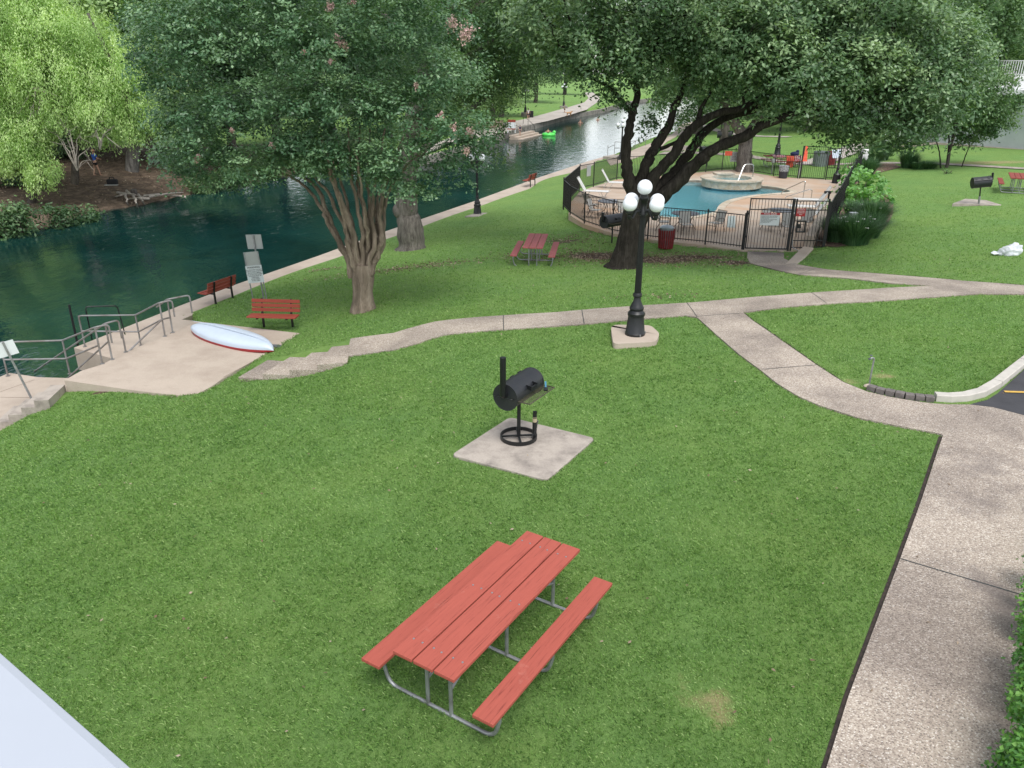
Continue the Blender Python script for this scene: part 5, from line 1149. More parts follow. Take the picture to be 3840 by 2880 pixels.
m.box((5.5, 5.2, 6.55), (13, .08, .07)); m.box((5.5, 5.2, 5.5), (13, .08, .07)); m.build('balustrade', M['white'], bd)
m = MB(); m.box((5.5, -.15, -.05), (13.4, .4, .3)); m.build('plinth', M['concrete'], bd)
b2d = empty('building', (46, 100, -.2), .1, 'pale building half hidden behind the trees across the far lawn', 'building')
m = MB(); m.box((0, 0, 2.6), (26, 7, 5.2)); m.build('wall', M['building'], b2d); m = MB(); m.box((0, -.3, 5.4), (27, 8.4, .5)); m.build('roof', M['roofmetal'], b2d)
for k in range(7): m = MB(); m.box((-11 + k * 3.6, -3.52, 2.6), (1.3, .06, 1.5)); m.build('window', M['darkgap'], b2d)
lt = empty('lattice_fence', (33.5, 72.5, -.3), -.35, 'white garden lattice panels beneath the far trees', 'fence'); m = MB()
for k in range(46):
    x = k * .28; 
    for s in (-1, 1): m.beam((x, 0, .1), (x + s * 1.3, 0, 1.4), .02, .05)
m.build('lattice_panel', M['lattice'], lt)
m = MB(); m.box((6.5, .02, 1.45), (14, .06, .1)); m.box((6.5, .02, .05), (14, .06, .1)); m.build('rail', M['lattice'], lt)
# ---- balcony railing close to the camera
A_ = Vector(G(0, 2425, 5.45)); B_ = Vector(G(520, 2880, 5.45)); t = (B_ - A_).normalized(); A2 = A_ - t * 1.2; B2 = B_ + t * 1.2; nn = Vector((-t.y, t.x)); nn = -nn if nn.y > 0 else nn
br_ = empty('balcony_railing', (A_.x, A_.y, 5.45), 0, 'blurry white balcony rail corner at the lower left, close by', 'railing')
P = [(A2 - A_), (B2 - A_), (B2 - A_) + nn * .5, (A2 - A_) + nn * .5]
m = MB(); m.prism([(p.x, p.y) for p in P], -.06, 0); m.build('handrail', M['railwhite'], br_, bevel=.012)
for k in range(6): m = MB(); q = P[0] + (P[1] - P[0]) * (k + .5) / 6 + nn * .1; m.box((q.x, q.y, -.5), (.03, .03, .9)); m.build('baluster', M['railwhite'], br_)
# ------------------------------------------------------------------ trees
def leaf_mesh(name, P, NR, ln, wd, rnd, mat, axis=None, parent=None):
    n = len(P); r = np.random.default_rng(n % 997); 
    if axis is None: axis = r.normal(size=(n, 3))
    NR = NR / (np.linalg.norm(NR, axis=1, keepdims=True) + 1e-9)
    a = axis - NR * np.sum(axis * NR, 1, keepdims=True); a /= (np.linalg.norm(a, axis=1, keepdims=True) + 1e-9); b = np.cross(NR, a)
    L = (ln * r.uniform(.7, 1.25, n))[:, None] / 2; W_ = (wd * r.uniform(.7, 1.25, n))[:, None] / 2
    V = np.stack([P - a * L, P + b * W_ - a * L * .1, P + a * L, P - b * W_ - a * L * .1], 1).reshape(-1, 3); Q = np.arange(4 * n).reshape(n, 4)
    me = np_mesh(name, V, Q, mat); at = me.attributes.new('rnd', 'FLOAT', 'FACE'); at.data.foreach_set('value', np.clip(rnd, 0, 1).astype(np.float32))
    o = bpy.data.objects.new(name, me); COL.objects.link(o)
    if parent: o.parent = parent
    return o
def crown(lobes, sprays, per, sig, seed, squash=.8, zlow=-.65, stretch=(1, 1, 1), up=.7, spread=1.0, inner=.55, flat=.6):
    r = np.random.default_rng(seed); PP = []; NN = []; RR = []
    for lb in lobes:
        c = np.array(lb[:3], float); R_ = lb[3]; k = int(sprays * (R_ / 1.5) ** 2) if len(lb) < 5 else int(lb[4] * sprays)
        d = r.normal(size=(k * 3, 3)); d /= np.linalg.norm(d, axis=1, keepdims=True); d = d[d[:, 2] > zlow][:k]; k = len(d)
        # uneven outline: a few knobs push sprays out or in
        kn = r.normal(size=(7, 3)); kn /= np.linalg.norm(kn, axis=1, keepdims=True); bulge = (np.maximum(0, d @ kn.T) ** 6).sum(1)
        rad = R_ * (inner + (1 - inner) * r.uniform(0, 1, k) ** .45) * (.86 + .22 * bulge) * spread
        sc = c + d * rad[:, None] * np.array([1, 1, squash]); tone = r.uniform(0, .50, k) + .18 * (d[:, 2] > .3) + r.uniform(-.12, .24)  # upper sprays lighter; random lobe offset paints clump lighting into the leaf colour
        m = max(4, int(per)); g = np.clip(r.normal(size=(k, m, 3)), -1.9, 1.9) * sig * np.array(stretch) * np.array([1, 1, flat]) * r.uniform(.6, 1.4, (k, 1, 1))
        g[..., 2] -= .25 * np.hypot(g[..., 0], g[..., 1]) ** 2 / max(sig, .05)
        P = (sc[:, None] + g).reshape(-1, 3); nn = (d[:, None] * .55 + np.array([0, 0, up]) + r.normal(size=(k, m, 3)) * .55).reshape(-1, 3)
        PP.append(P); NN.append(nn); RR.append((tone[:, None] + r.uniform(-.05, .38, (k, m))).ravel())
    return np.concatenate(PP), np.concatenate(NN), np.concatenate(RR)
def limb(path, r0, r1, sub=4, seed=0, wob=.04):
    P = [Vector(p) for p in path]; out = []; rr = random.Random(seed)
    for i in range(len(P) - 1):
        p0 = P[max(i - 1, 0)]; p1 = P[i]; p2 = P[i + 1]; p3 = P[min(i + 2, len(P) - 1)]
        for k in range(sub):
            t = k / sub; q = .5 * ((2 * p1) + (p2 - p0) * t + (2 * p0 - 5 * p1 + 4 * p2 - p3) * t * t + (3 * p1 - p0 - 3 * p2 + p3) * t ** 3); out.append(q + Vector((rr.uniform(-wob, wob), rr.uniform(-wob, wob), 0)) * (1 if out else 0))
    out.append(P[-1]); n = len(out); rad = [(r0 + (r1 - r0) * (i / (n - 1)) ** .9) * rr.uniform(.92, 1.1) for i in range(n)]
    return out, rad
def add_limb(parent, name, path, r0, r1, mat, seed=0, n=10, O=Vector((0, 0, 0)), wob=.03):
    p, rd = limb([Vector(q) - O for q in path], r0, r1, 4, seed, wob); m = MB(); m.tube(p, rd, n); return m.build(name, mat, parent, True)

# ---- crape myrtle: vase of many stems in front of the river
cb = Vector(GT(1363, 1163)); DM = cb.y
my = empty('crape_myrtle', cb, 0, 'big crape myrtle with many upright bare stems and sparse pink blossom', 'tree')
m = MB(); pr = []
tp_ = [GD(1363, 1168, DM), GD(1362, 1130, DM), GD(1360, 1090, DM), GD(1362, 1040, DM), GD(1362, 990, DM)]
m.tube([p - cb for p in tp_], [.41, .32, .29, .33, .26], 20); trunk_o = m.build('trunk', M['bark_myrtle'], my, True)
def fz(lst): return [(1000 + a / 1.843, 400 + b / 1.843) for a, b in lst]
stems = [[(590,1180),(560,1040),(490,920),(410,720),(330,540),(190,460),(60,330)], [(600,1150),(520,980),(420,800),(380,700),(280,560),(150,480),(20,420)], [(620,1150),(590,960),(520,800),(430,600),(330,480),(250,300)],
         [(640,1150),(610,950),(560,780),(480,560),(430,400),(380,200)], [(640,1100),(625,960),(590,820),(540,620),(500,450),(480,200)], [(660,1100),(660,900),(640,740),(600,560),(580,420),(560,150)],
         [(670,1120),(690,900),(680,740),(640,600),(630,450),(640,100)], [(690,1100),(720,900),(710,700),(700,550),(700,400),(720,100)], [(700,1120),(745,930),(735,760),(745,600),(760,450),(820,150)],
         [(720,1150),(770,1000),(800,900),(785,760),(810,600),(850,420),(950,200)], [(710,1100),(760,980),(775,840),(765,700),(795,560),(900,380)], [(720,1160),(745,1080),(800,960),(818,760),(838,600),(960,420),(1080,300)], [(650,1150),(600,900),(530,700),(450,500),(400,300)], [(690,1150),(700,960),(690,820),(660,660),(650,500),(600,300)], [(620,1160),(570,1000),(545,860),(520,700),(470,560)], [(700,1150),(730,1010),(750,860),(757,720),(770,560)]]
for i, s in enumerate(stems):
    q = fz(s); dd_ = random.uniform(-1.3, 1.3); pts = [GD(u, v, DM + dd_ * (k / (len(q) - 1)) ** 1.2 + (.12 * math.sin(i * 2.1) if k < 2 else 0)) for k, (u, v) in enumerate(q)]
    add_limb(my, 'stem', pts, .085 if i % 3 else .12, .022, M['bark_myrtle'], i, 9, cb, .035)
ML = []
for (u, v, R_) in [(620,180,.9),(620,60,1.0),(660,300,1.0),(690,440,.95),(700,560,.85),(820,150,1.3),(880,420,1.25),(930,620,.85),(1050,120,1.35),(1070,380,1.3),(1110,600,.9),(1260,170,1.4),(1290,430,1.3),(1310,590,.85),(1460,130,1.4),(1490,380,1.25),(1500,610,.85),(1640,280,1.2),(1660,500,1.0),(1730,590,.8),(1590,680,.6),(1500,710,.45),(1010,620,.7),(1130,610,.7),(1390,630,.65),(1120,560,.9),(1230,600,.9),(1420,620,.8),(1600,740,.4),(1680,640,.7),(1780,520,.6),(1785,592,.4),(720,640,.7),(820,670,.6),(930,660,.5),(760,560,1.1),(1450,660,.6),(1180,610,.7),(700,30,1.2),(950,-60,1.4),(1200,-80,1.4),(1450,-60,1.3),(1640,80,1.1)]:
    p = GD(u, v, DM + random.uniform(-.5, .3) - (1.0 if v > 640 and u > 900 else 0)) - cb; ML.append((*p, R_))
    if R_ > .8:
        p = GD(u + random.uniform(-60, 60), v + random.uniform(-50, 40), DM + random.uniform(1.4, 2.6)) - cb; ML.append((*p, R_ * .95)); p = GD(u + random.uniform(-60, 60), v + random.uniform(-60, 20), DM - random.uniform(1.2, 2.2)) - cb; ML.append((*p, R_ * .85))
P, NN, RR = crown(ML, 62, 50, .165, 3, .72, up=1.0, inner=.62, flat=.38)
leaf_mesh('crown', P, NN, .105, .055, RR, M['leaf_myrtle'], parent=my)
r = np.random.default_rng(8)
for (u, v, s, k) in [(1271,158,.20,2),(1290,170,.14,1),(1700,90,.22,2),(1755,118,.24,2),(1740,140,.18,1),(742,590,.10,1),(735,600,.08,1),(1560,321,.09,1),(1655,435,.12,1),(1700,480,.14,1),(1760,497,.16,1),(1750,565,.12,1),(1240,25,.14,1),(1320,8,.10,1),(1020,545,.09,1),(1240,232,.09,1),(1140,195,.08,1),(870,490,.07,1)]:
    c = GD(u, v, DM - 1.9) - cb; s *= .75; n_ = int(90 + 260 * s); g = r.normal(size=(n_, 3)) * s * np.array([.42, .42, .5]); P = np.array(c) + g
    o = leaf_mesh('flower_cluster', P, r.normal(size=(n_, 3)), .05, .045, r.uniform(0, 1, n_), M['flower'], parent=my)

# ---- leaning oak over the pool
ob = Vector(GT(2338, 1002)); DO = ob.y
oak = empty('oak_tree', ob, 0, 'huge leaning dark barked oak spreading over the swimming pool', 'tree')
def zz2(lst): return [(2180 + a / 2.76, 440 + b / 2.76) for a, b in lst]
tr = [(2330,1015),(2336,985),(2352,930),(2368,870),(2388,800),(2410,745)]
p, rd = limb([GD(u, v, DO) - ob for u, v in tr], .5, .5, 4, 2, .02)
rd = [.78, .64, .56, .51, .475, .455, .445, .435, .43, .425, .42, .42, .42, .43, .44, .46, .48, .5, .52, .53, .52][:len(p)]
m = MB(); m.tube(p, rd, 28); m.build('trunk', M['bark_oak'], oak, True)
L_ = [([(2400,800),(2375,730),(2352,650),(2350,600),(2352,540),(2362,470),(2375,420),(2388,330),(2375,200),(2330,60)], 0.258, 0.080, 0), ([(2410,770),(2400,700),(2420,620),(2448,567),(2477,523),(2506,469),(2530,400),(2570,300),(2600,150),(2620,0)], 0.232, 0.072, .8), ([(2440,590),(2455,567),(2488,553),(2542,527),(2600,470)], 0.103, 0.040, .6),
      ([(2425,770),(2445,680),(2488,621),(2524,580),(2560,523),(2597,480),(2650,445),(2710,419),(2790,405),(2900,330),(3000,240)], 0.224, 0.080, -.6), ([(2430,770),(2475,700),(2530,645),(2580,580),(2625,515),(2680,463),(2760,430),(2860,400),(3050,300)], 0.232, 0.080, 1.2),
      ([(2430,790),(2480,742),(2542,682),(2600,622),(2645,585),(2695,549),(2790,514),(2840,480),(2890,458),(3020,415),(3180,380),(3330,330)], 0.267, 0.088, -1.5), ([(2600,300),(2680,180),(2800,80)], 0.103, 0.040, 1), ([(2380,340),(2450,200),(2480,50)], 0.103, 0.040, -.5), ([(2370,430),(2290,330),(2190,280)], 0.086, 0.032, -.8), ([(2790,405),(2950,380),(3100,420),(3250,470)], 0.103, 0.040, -1.2), ([(2620,470),(2640,380),(2720,270)], 0.095, 0.032, 0)]
for i, (q, r0, r1, dd_) in enumerate(L_):
    k_ = len(q) - 1; add_limb(oak, 'limb', [GD(u, v, DO + dd_ * j / k_ * (1 if q[0][1] > 700 else 1)) for j, (u, v) in enumerate(q)], r0, r1, M['bark_oak'], 20 + i, 12, ob, .04)
OL = []; TW = [(q, dd_) for q, r0, r1, dd_ in L_]
for (u, v, R_) in [(2040,60,1.4),(2100,170,.9),(2200,250,.8),(2270,330,.5),(2320,370,.4),(2240,160,1.2),(2330,80,1.4),(2330,240,1.1),(2440,140,1.4),(2420,255,.8),(2540,60,1.5),(2560,180,1.3),(2660,110,1.5),(2680,230,1.2),(2640,310,.6),(2790,170,1.5),(2800,285,.9),(2900,60,1.6),(2930,240,1.5),(2960,370,.9),(3060,120,1.6),(3060,290,1.5),(3070,400,.95),(3150,480,.75),(3040,450,.5),(3200,80,1.6),(3210,250,1.6),(3220,390,1.2),(3280,485,.8),(3350,140,1.6),(3370,310,1.5),(3380,440,1.05),(3420,505,.6),(3480,160,1.4),(3500,330,1.3),(3510,440,.9),(3570,240,1.0),(2420,455,.42),(2405,480,.25),(2650,520,.26),(2520,360,.3),(2560,440,.25),(3190,535,.35),(3380,545,.35),(2100,-40,1.4),(2400,-60,1.5),(2750,-40,1.6),(3050,-60,1.7),(3350,-40,1.7)]:
    d_ = random.uniform(-2.2, -.6) if R_ > .8 else random.uniform(-.8, .3); p = GD(u, v, DO + d_) - ob; OL.append((*p, R_))
    if R_ > .9:
        p = GD(u + random.uniform(-70, 70), v + random.uniform(-70, 20), DO + random.uniform(1.5, 4.5)) - ob; OL.append((*p, R_ * 1.0))
for i, lb in enumerate([l for l in OL if l[3] > .85][:70]):
    c = Vector(lb[:3]) + ob; best = min(((GD(u, v, DO + dd_ * j / (len(q) - 1)) - c).length, u, v, DO + dd_ * j / (len(q) - 1)) for q, dd_ in TW for j, (u, v) in enumerate(q) if j > 1)
    if best[0] < 5.5: s_ = GD(*best[1:]); add_limb(oak, 'branch', [s_, s_.lerp(c, .5) + Vector((0, 0, .25)), c, c + (c - s_).normalized() * .8 + Vector((0, 0, .2))], .06, .012, M['bark_oak'], 900 + i, 6, ob, .06)
P, NN, RR = crown(OL, 62, 56, .225, 5, .78, up=.8, inner=.62)
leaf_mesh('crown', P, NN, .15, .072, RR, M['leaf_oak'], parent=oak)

# ---- big riverside cypress behind the myrtle: thick grey trunk, dark hanging crown
kb = Vector(GT(1550, 932)); DK = kb.y
cyp = empty('cypress_tree', kb, 0, 'thick grey trunked cypress at the river walk, right behind the myrtle', 'tree')
p, rd = limb([GD(u, v, DK) - kb for u, v in [(1545,945),(1543,900),(1535,840),(1525,780),(1525,700),(1535,560),(1560,400),(1620,200),(1680,0)]], .62, .3, 3, 1, .03); rd[0] = .78; rd[1] = .66
m = MB(); m.tube(p, rd, 24); m.build('trunk', M['bark_grey'], cyp, True)
m = MB(); q0 = GD(1500, 790, DK - .1) - kb; m.sphere(q0, .36, 14, 10, (.9, .8, 1.0)); m.build('burl', M['bark_grey'], cyp, True)
for i, q in enumerate([[(1510,640),(1650,500),(1780,400),(1880,330)], [(1560,400),(1700,250),(1850,150)], [(1600,250),(1480,100),(1400,0)], [(1640,150),(1800,20),(1900,-60)]]): add_limb(cyp, 'limb', [GD(u, v, DK) for u, v in q], .2, .06, M['bark_grey'], 60 + i, 8, kb)
KL = []
for (u, v, R_) in [(1700,100,2.0),(1740,280,1.7),(1790,400,1.2),(1840,480,.8),(1855,570,.55),(1830,300,1.5),(1900,200,1.7),(1940,280,.85),(1900,60,2.0),(2010,130,1.6),(1560,60,2.0),(1600,260,1.6),(1660,420,1.1),(1500,480,.9),(1540,560,.7),(1520,700,.45),(1560,690,.4),(1980,-20,1.9),(1750,-60,2.1),(2060,-40,1.7),(2030,310,.35)]:
    KL.append((*(GD(u, v, DK + random.uniform(-1.2, 1.0)) - kb), R_)); 
    if R_ > 1.4: KL.append((*(GD(u, v - 30, DK + random.uniform(2, 4)) - kb), R_))
P, NN, RR = crown(KL, 62, 34, .21, 9, .85, stretch=(1, 1, 1.3), up=.4)
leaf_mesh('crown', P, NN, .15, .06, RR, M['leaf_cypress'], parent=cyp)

# ---- bright green willow-like cypress on the left bank
DWL = 50.0
wb_ = Vector((GD(430, 640, DWL).x, DWL, T(GD(430, 640, DWL).x, DWL)))
wil = empty('willow_tree', wb_, 0, 'bright yellow green willow with drooping foliage on the far left bank', 'tree')
for i, (q, a, b) in enumerate([([(280,690),(285,560),(300,430),(230,300),(160,250),(120,120)], .22, .07), ([(495,640),(498,560),(500,470),(470,350),(400,200),(330,50)], .42, .08), ([(100,845),(118,780),(125,700),(112,580),(90,480),(60,330)], .34, .08), ([(180,320),(150,270),(110,230)], .1, .03), ([(170,300),(240,270),(280,230)], .09, .03)]):
    add_limb(wil, 'trunk' if i < 3 else 'limb', [GD(u, v, DWL) for u, v in q], a, b, M['bark_bg'] if i != 1 else M['bark_grey'], 80 + i, 10, wb_)
WL = []
for (u, v, R_, d_) in [(60,90,2.3,0),(40,250,2.2,-1),(40,420,2.0,-1),(60,560,1.5,-2),(150,670,.8,-3),(120,610,1.0,-2),(200,640,.55,-3),(180,130,2.2,0),(200,280,2.2,-1),(230,430,1.7,-1),(120,500,1.5,-1.5),(300,160,1.9,0),(330,300,2.0,-.5),(370,420,1.6,-1),(420,240,1.6,0),(450,340,1.7,0),(500,410,1.5,0),(530,460,1.0,0),(490,500,.9,-.5),(410,520,.8,-.5),(-60,180,2.3,0),(-80,400,2.2,0),(120,-10,1.8,1),(0,0,2.0,1),(560,455,.6,0),(20,620,.8,-2),(330,500,.8,-.5)]:
    WL.append((*(GD(u, v, DWL + d_) - wb_), R_)); 
    if R_ > 1.5: WL.append((*(GD(u, v - 20, DWL + d_ + 2.8) - wb_), R_))
P, NN, RR = crown(WL, 80, 56, .22, 12, .8, stretch=(.8, .8, 1.9), up=.5, flat=.8); ax = np.random.default_rng(3).normal(size=P.shape) * .35 + np.array([0, 0, 1.0])
leaf_mesh('crown', P, NN, .20, .055, RR * .9 + .08, M['leaf_willow'], axis=ax, parent=wil)
# bare dead boughs hanging in front of the bank
for j, (u0, v0, tips) in enumerate([(290,640,[(280,540),(250,450),(200,400),(190,470),(310,480),(330,560),(340,600),(230,520),(215,430)]), (375,560,[(365,470),(350,430),(410,500),(430,470),(340,500)]), (130,330,[(110,370),(160,380),(190,400),(115,420),(170,350)])]):
    r0 = GD(u0, v0, DWL - 2); o = empty('dead_branch', r0, 0, ['bare pale dead boughs above the man in blue', 'bare grey twigs hanging right of the man in blue', 'small bare twigs high in the bright willow'][j], 'dead branch')
    for k, (u, v) in enumerate(tips):
        mid = GD((u0 + u) / 2 + random.uniform(-15, 15), (v0 + v) / 2 - 12, DWL - 2 + random.uniform(-.4, .4)); add_limb(o, 'bough', [r0, mid, GD(u, v, DWL - 2 + random.uniform(-.8, .8))], .035, .012, M['deadwood'], 90 + k, 5, r0, .05)
        for q in range(3): e = GD(u + random.uniform(-45, 45), v + random.uniform(-10, 60), DWL - 2 + random.uniform(-.8, .8)); add_limb(o, 'twig', [mid.lerp(GD(u, v, DWL - 2), .5), e], .016, .008, M['deadwood'], 190 + k * 3 + q, 4, r0, .04)

# ---- generic broad trees for the background: three kinds, copied
def broad_tree(name, h, rad, mat, bark, seed, label, nl=16, leaf=(.34, .19), sprays=26, per=22, sig=.42, low=.28):
    r = random.Random(seed); t = empty(name, (0, 0, 0), 0, label, 'tree'); tops = []; L = []
    for k in range(nl):
        a = k * 2.399 + r.uniform(-.3, .3); f = (k + .5) / nl; zc = h * (low + (1 - low) * f * .88); rr = rad * math.sqrt(max(.05, 1 - ((f - .38) / .72) ** 2)) * r.uniform(.55, .85); L.append((rr * math.cos(a), rr * math.sin(a), zc, rad * r.uniform(.36, .5)))
    for k in range(4): L.append((r.uniform(-1, 1), r.uniform(-1, 1), h * (.45 + .13 * k), rad * .5))
    p, rd = limb([(0, 0, -.4), (r.uniform(-.2, .2), 0, h * .18), (r.uniform(-.5, .5), r.uniform(-.4, .4), h * .45), (r.uniform(-.8, .8), 0, h * .85)], rad * .085, rad * .025, 4, seed, .05); rd[0] *= 1.4
    m = MB(); m.tube(p, rd, 12); m.build('trunk', bark, t, True)
    for k in range(0, nl, 3): q = L[k]; add_limb(t, 'limb', [(0, 0, q[2] * .45), (q[0] * .45, q[1] * .45, q[2] * .8), q[:3]], rad * .035, .04, bark, seed + k, 6)
    P, NN, RR = crown(L, sprays, per, sig, seed, .8, up=.55); leaf_mesh('crown', P, NN, leaf[0], leaf[1], RR, mat, parent=t); return t
BG = {}
BG['d'] = broad_tree('broad_tree', 15, 5.6, M['leaf_dark'], M['bark_bg'], 1, 'x')
BG['m'] = broad_tree('broad_tree', 15, 5.8, M['leaf_mid'], M['bark_bg'], 2, 'x')
BG['l'] = broad_tree('broad_tree', 15, 5.2, M['leaf_maple'], M['bark_grey'], 3, 'x')
def gx_at(u, D): return GD(u, 260, D).x
bgl = [  # u, D, kind, scale, label
 ('d',-420,58,1.0,'dark tree off the left edge behind the bright willow'),('m',20,64,1.05,'mid green tree rising directly behind the bright willow'),('d',330,70,1.05,'dark tree on the left bank between willow and maple'),('l',520,64,.95,'light green maple behind the willow at upper left'),
 ('l',700,70,1.0,'second pale maple behind the left side of the myrtle'),('d',830,66,1.0,'dark bank tree behind the left half of the myrtle'),('m',1020,76,1.05,'mid green bank tree behind the middle of the myrtle'),('d',1230,84,1.1,'dark bank tree behind the upper right of the myrtle'),('m',1440,92,1.1,'mid green bank tree behind the grey cypress trunk'),
 ('d',1600,102,1.1,'dark tree at the left end of the far lawn'),('d',1790,112,.95,'dense dark tree above the far stone wall'),('m',1880,128,.85,'rounded tree beside the far bank lamp'),('l',1850,108,.6,'small light green tree at the left of the far lawn'),
 ('d',2010,168,1.0,'dark tree at the top of the far lawn'),('m',2120,215,1.05,'mid green tree behind the far end of the path'),('d',2290,380,1.0,'dark tree where the far path disappears'),('m',2440,420,1.0,'mid green tree on the distant bend of the river'),('d',2640,250,1.2,'dark tree on the distant right bank'),
 ('d',-200,100,1.25,'tall dark tree in the far row at the left edge'),('m',180,104,1.3,'tall mid green tree in the far row behind the willow'),('d',560,106,1.3,'tall dark tree in the far row above the maples'),('m',900,112,1.3,'tall mid green tree in the far row above the myrtle'),('d',1220,122,1.35,'tall dark tree in the far row, upper middle left'),('m',1500,138,1.4,'tall tree in the far row above the cypress'),('d',1740,150,1.4,'tall dark tree in the far row above the far lawn'),
 ('m',2640,96,.95,'mid green tree on the lawn beyond the back fence, left'),('d',2830,118,1.15,'dark tree beyond the far lawn behind the lamp post'),('m',3060,88,.9,'mid green tree beyond the back gate'),('d',3200,100,1.1,'dark tree behind the oak crown at right'),('m',3400,84,1.0,'mid green tree behind the lattice panels'),('d',3560,92,1.15,'dark tree left of the white roofed building'),('m',3640,74,.85,'mid green tree hanging over the white roofed building'),('m',3900,88,1.2,'mid green tree above the roof at the right edge'),
 ('d',2960,150,1.4,'tall dark tree in the far row behind the pool lamp'),('m',3300,150,1.5,'tall tree in the far row behind the oak at right'),('d',3650,150,1.5,'tall dark tree in the far row above the building'),('m',2700,160,1.4,'tall mid green tree in the far row behind the oak stems'),('d',4100,120,1.4,'tall dark tree beyond the right edge')]
used = set()
for i, (k, u, D, sc_k, lb) in enumerate(bgl):
    src = BG[k]; t = src if k not in used else copy_tree(src); used.add(k); x = gx_at(u, D); place(t, (x, D, T(x, D) - .1), i * 1.7, lb, 'broad trees in the background', (sc_k * random.uniform(.95, 1.1), sc_k * random.uniform(.95, 1.1), sc_k))
# second oak with the forked grey trunk behind the pool fence
fo = Vector(GT(2792, 645)); ft = empty('forked_tree', fo, 0, 'grey forked tree just behind the back fence and hot tub', 'tree')
for i, (q, a, b) in enumerate([([(2792,655),(2790,600),(2793,540),(2770,480),(2730,420),(2690,300)], .62, .22), ([(2795,560),(2810,500),(2840,450),(2870,380),(2900,250)], .42, .18)]):
    p, rd = limb([GD(u, v, fo.y) - fo for u, v in q], a, b, 4, i, .04); 
    if i == 0: rd[0] *= 1.25
    m = MB(); m.tube(p, rd, 14); m.build('trunk' if i == 0 else 'limb', M['bark_grey'], ft, True)
FL = [(*(GD(u, v, fo.y + random.uniform(-2, 2)) - fo), R_) for u, v, R_ in [(2560,380,1.6),(2650,300,2.2),(2700,400,1.3),(2620,420,1.0),(2760,330,2.2),(2850,380,1.8),(2900,280,2.4),(2950,400,1.5),(2560,240,2.2),(2520,330,1.4),(3020,330,2),(2800,200,2.5),(2560,470,.8),(2660,200,2.4)]]
P, NN, RR = crown(FL, 34, 26, .34, 44, .8); leaf_mesh('crown', P, NN, .26, .13, RR, M['leaf_mid'], parent=ft)
for i, (u, v, w_, lb) in enumerate([(3045,488,.45,'distant brown trunked tree beyond the lawn, right of the lamp'), (2710,560,.4,'slim grey trunked tree left of the forked tree')]):
    p0 = Vector(GT(u, v)); t = empty('slim_tree', p0, 0, lb, 'tree'); m = MB(); m.tube([(0, 0, -.2), (.05, 0, 1.5), (-.1, .1, 4), (0, 0, 7)], [w_ * 1.2, w_, w_ * .8, w_ * .4], 12); m.build('trunk', M['bark_bg'], t, True)
    P, NN, RR = crown([(0, 0, 7, 2.6), (2, 1, 6.2, 2.0), (-2, 0, 6.6, 2.2), (0, -1.5, 8.5, 2.2)], 34, 24, .36, 71 + i, .8); leaf_mesh('crown', P, NN, .28, .15, RR, M['leaf_mid'], parent=t)
# ---- small multi-stem tree at the right, with staked side shoots
sb = Vector(GT(3552, 628)); rt = empty('small_tree', sb, 0, 'young multi stemmed tree with drooping leaves near the building', 'tree')
def zs(l): return [(3400 + a / 2.37, 300 + b / 2.37) for a, b in l]
for i, (q, a, b) in enumerate([([(350,800),(372,690),(392,590),(430,480),(480,380),(520,200)], .12, .05), ([(360,740),(378,600),(375,500),(385,380),(380,200)], .08, .03), ([(310,820),(297,740),(290,640),(268,560),(270,450)], .055, .03), ([(435,870),(480,790),(520,680),(556,580),(580,480)], .045, .02), ([(395,590),(460,560),(560,500),(640,430)], .05, .02), ([(400,560),(420,430),(440,300)], .05, .02), ([(440,470),(560,380),(700,330)], .04, .02)]):
    add_limb(rt, 'stem', [GD(u, v, sb.y) for u, v in zs(q)], a, b, M['bark_oak'] if i != 0 else M['bark_bg'], 300 + i, 7, sb, .02)
SL = [(*(GD(u, v, sb.y + random.uniform(-1.4, 1.4)) - sb), R_) for u, v, R_ in [(zs([(a, b)])[0] + (c,)) for a, b, c in [(420,250,1.7),(560,230,1.8),(700,260,1.6),(620,380,1.2),(520,330,1.4),(760,340,1.1),(850,300,1.0),(480,120,2),(650,100,2),(820,150,1.6),(560,470,.9),(680,440,.8),(800,400,.7),(870,380,.6),(640,520,.55),(430,400,1.0),(780,480,.4),(320,200,1.6),(520,530,.5),(440,580,.35)]]]
P, NN, RR = crown(SL, 52, 26, .24, 51, .8, stretch=(1, 1, 1.2)); leaf_mesh('crown', P, NN, .24, .10, RR, M['leaf_cypress'], parent=rt)

# ---- shrubs, ornamental grass, hedge
def bush(name, label, base, lobes, mat, leaf, sprays, per, sig, seed, cat='bush', stems=5):
    o = empty(name, base, 0, label, cat); r = random.Random(seed)
    for k in range(stems): q = lobes[k % len(lobes)]; add_limb(o, 'stem', [(q[0] * .3, q[1] * .3, -.05), (q[0] * .7 + r.uniform(-.1, .1), q[1] * .7, q[2] * .6), (q[0], q[1], q[2])], .03, .012, M['bark_bg'], seed + k, 5)
    P, NN, RR = crown(lobes, sprays, per, sig, seed, .85, zlow=-.9, up=.7); leaf_mesh('foliage', P, NN, leaf[0], leaf[1], RR, mat, parent=o); return o
sbp = Vector(GT(3255, 775))
LB = [(*(GD(u, v, sbp.y + d_) - sbp), R_) for u, v, R_, d_ in [(3215,640,.7,4),(3250,680,.9,2.5),(3200,690,.7,3),(3290,700,.7,2),(3230,740,.9,.5),(3280,745,.8,.5),(3190,745,.7,1),(3310,760,.5,.5),(3180,700,.5,3),(3200,620,.5,5)]]
bush('leafy_bush', 'big light green broad leaved bush beside the dark side fence', sbp, LB, M['leaf_bush'], (.22, .18), 50, 15, .17, 7)
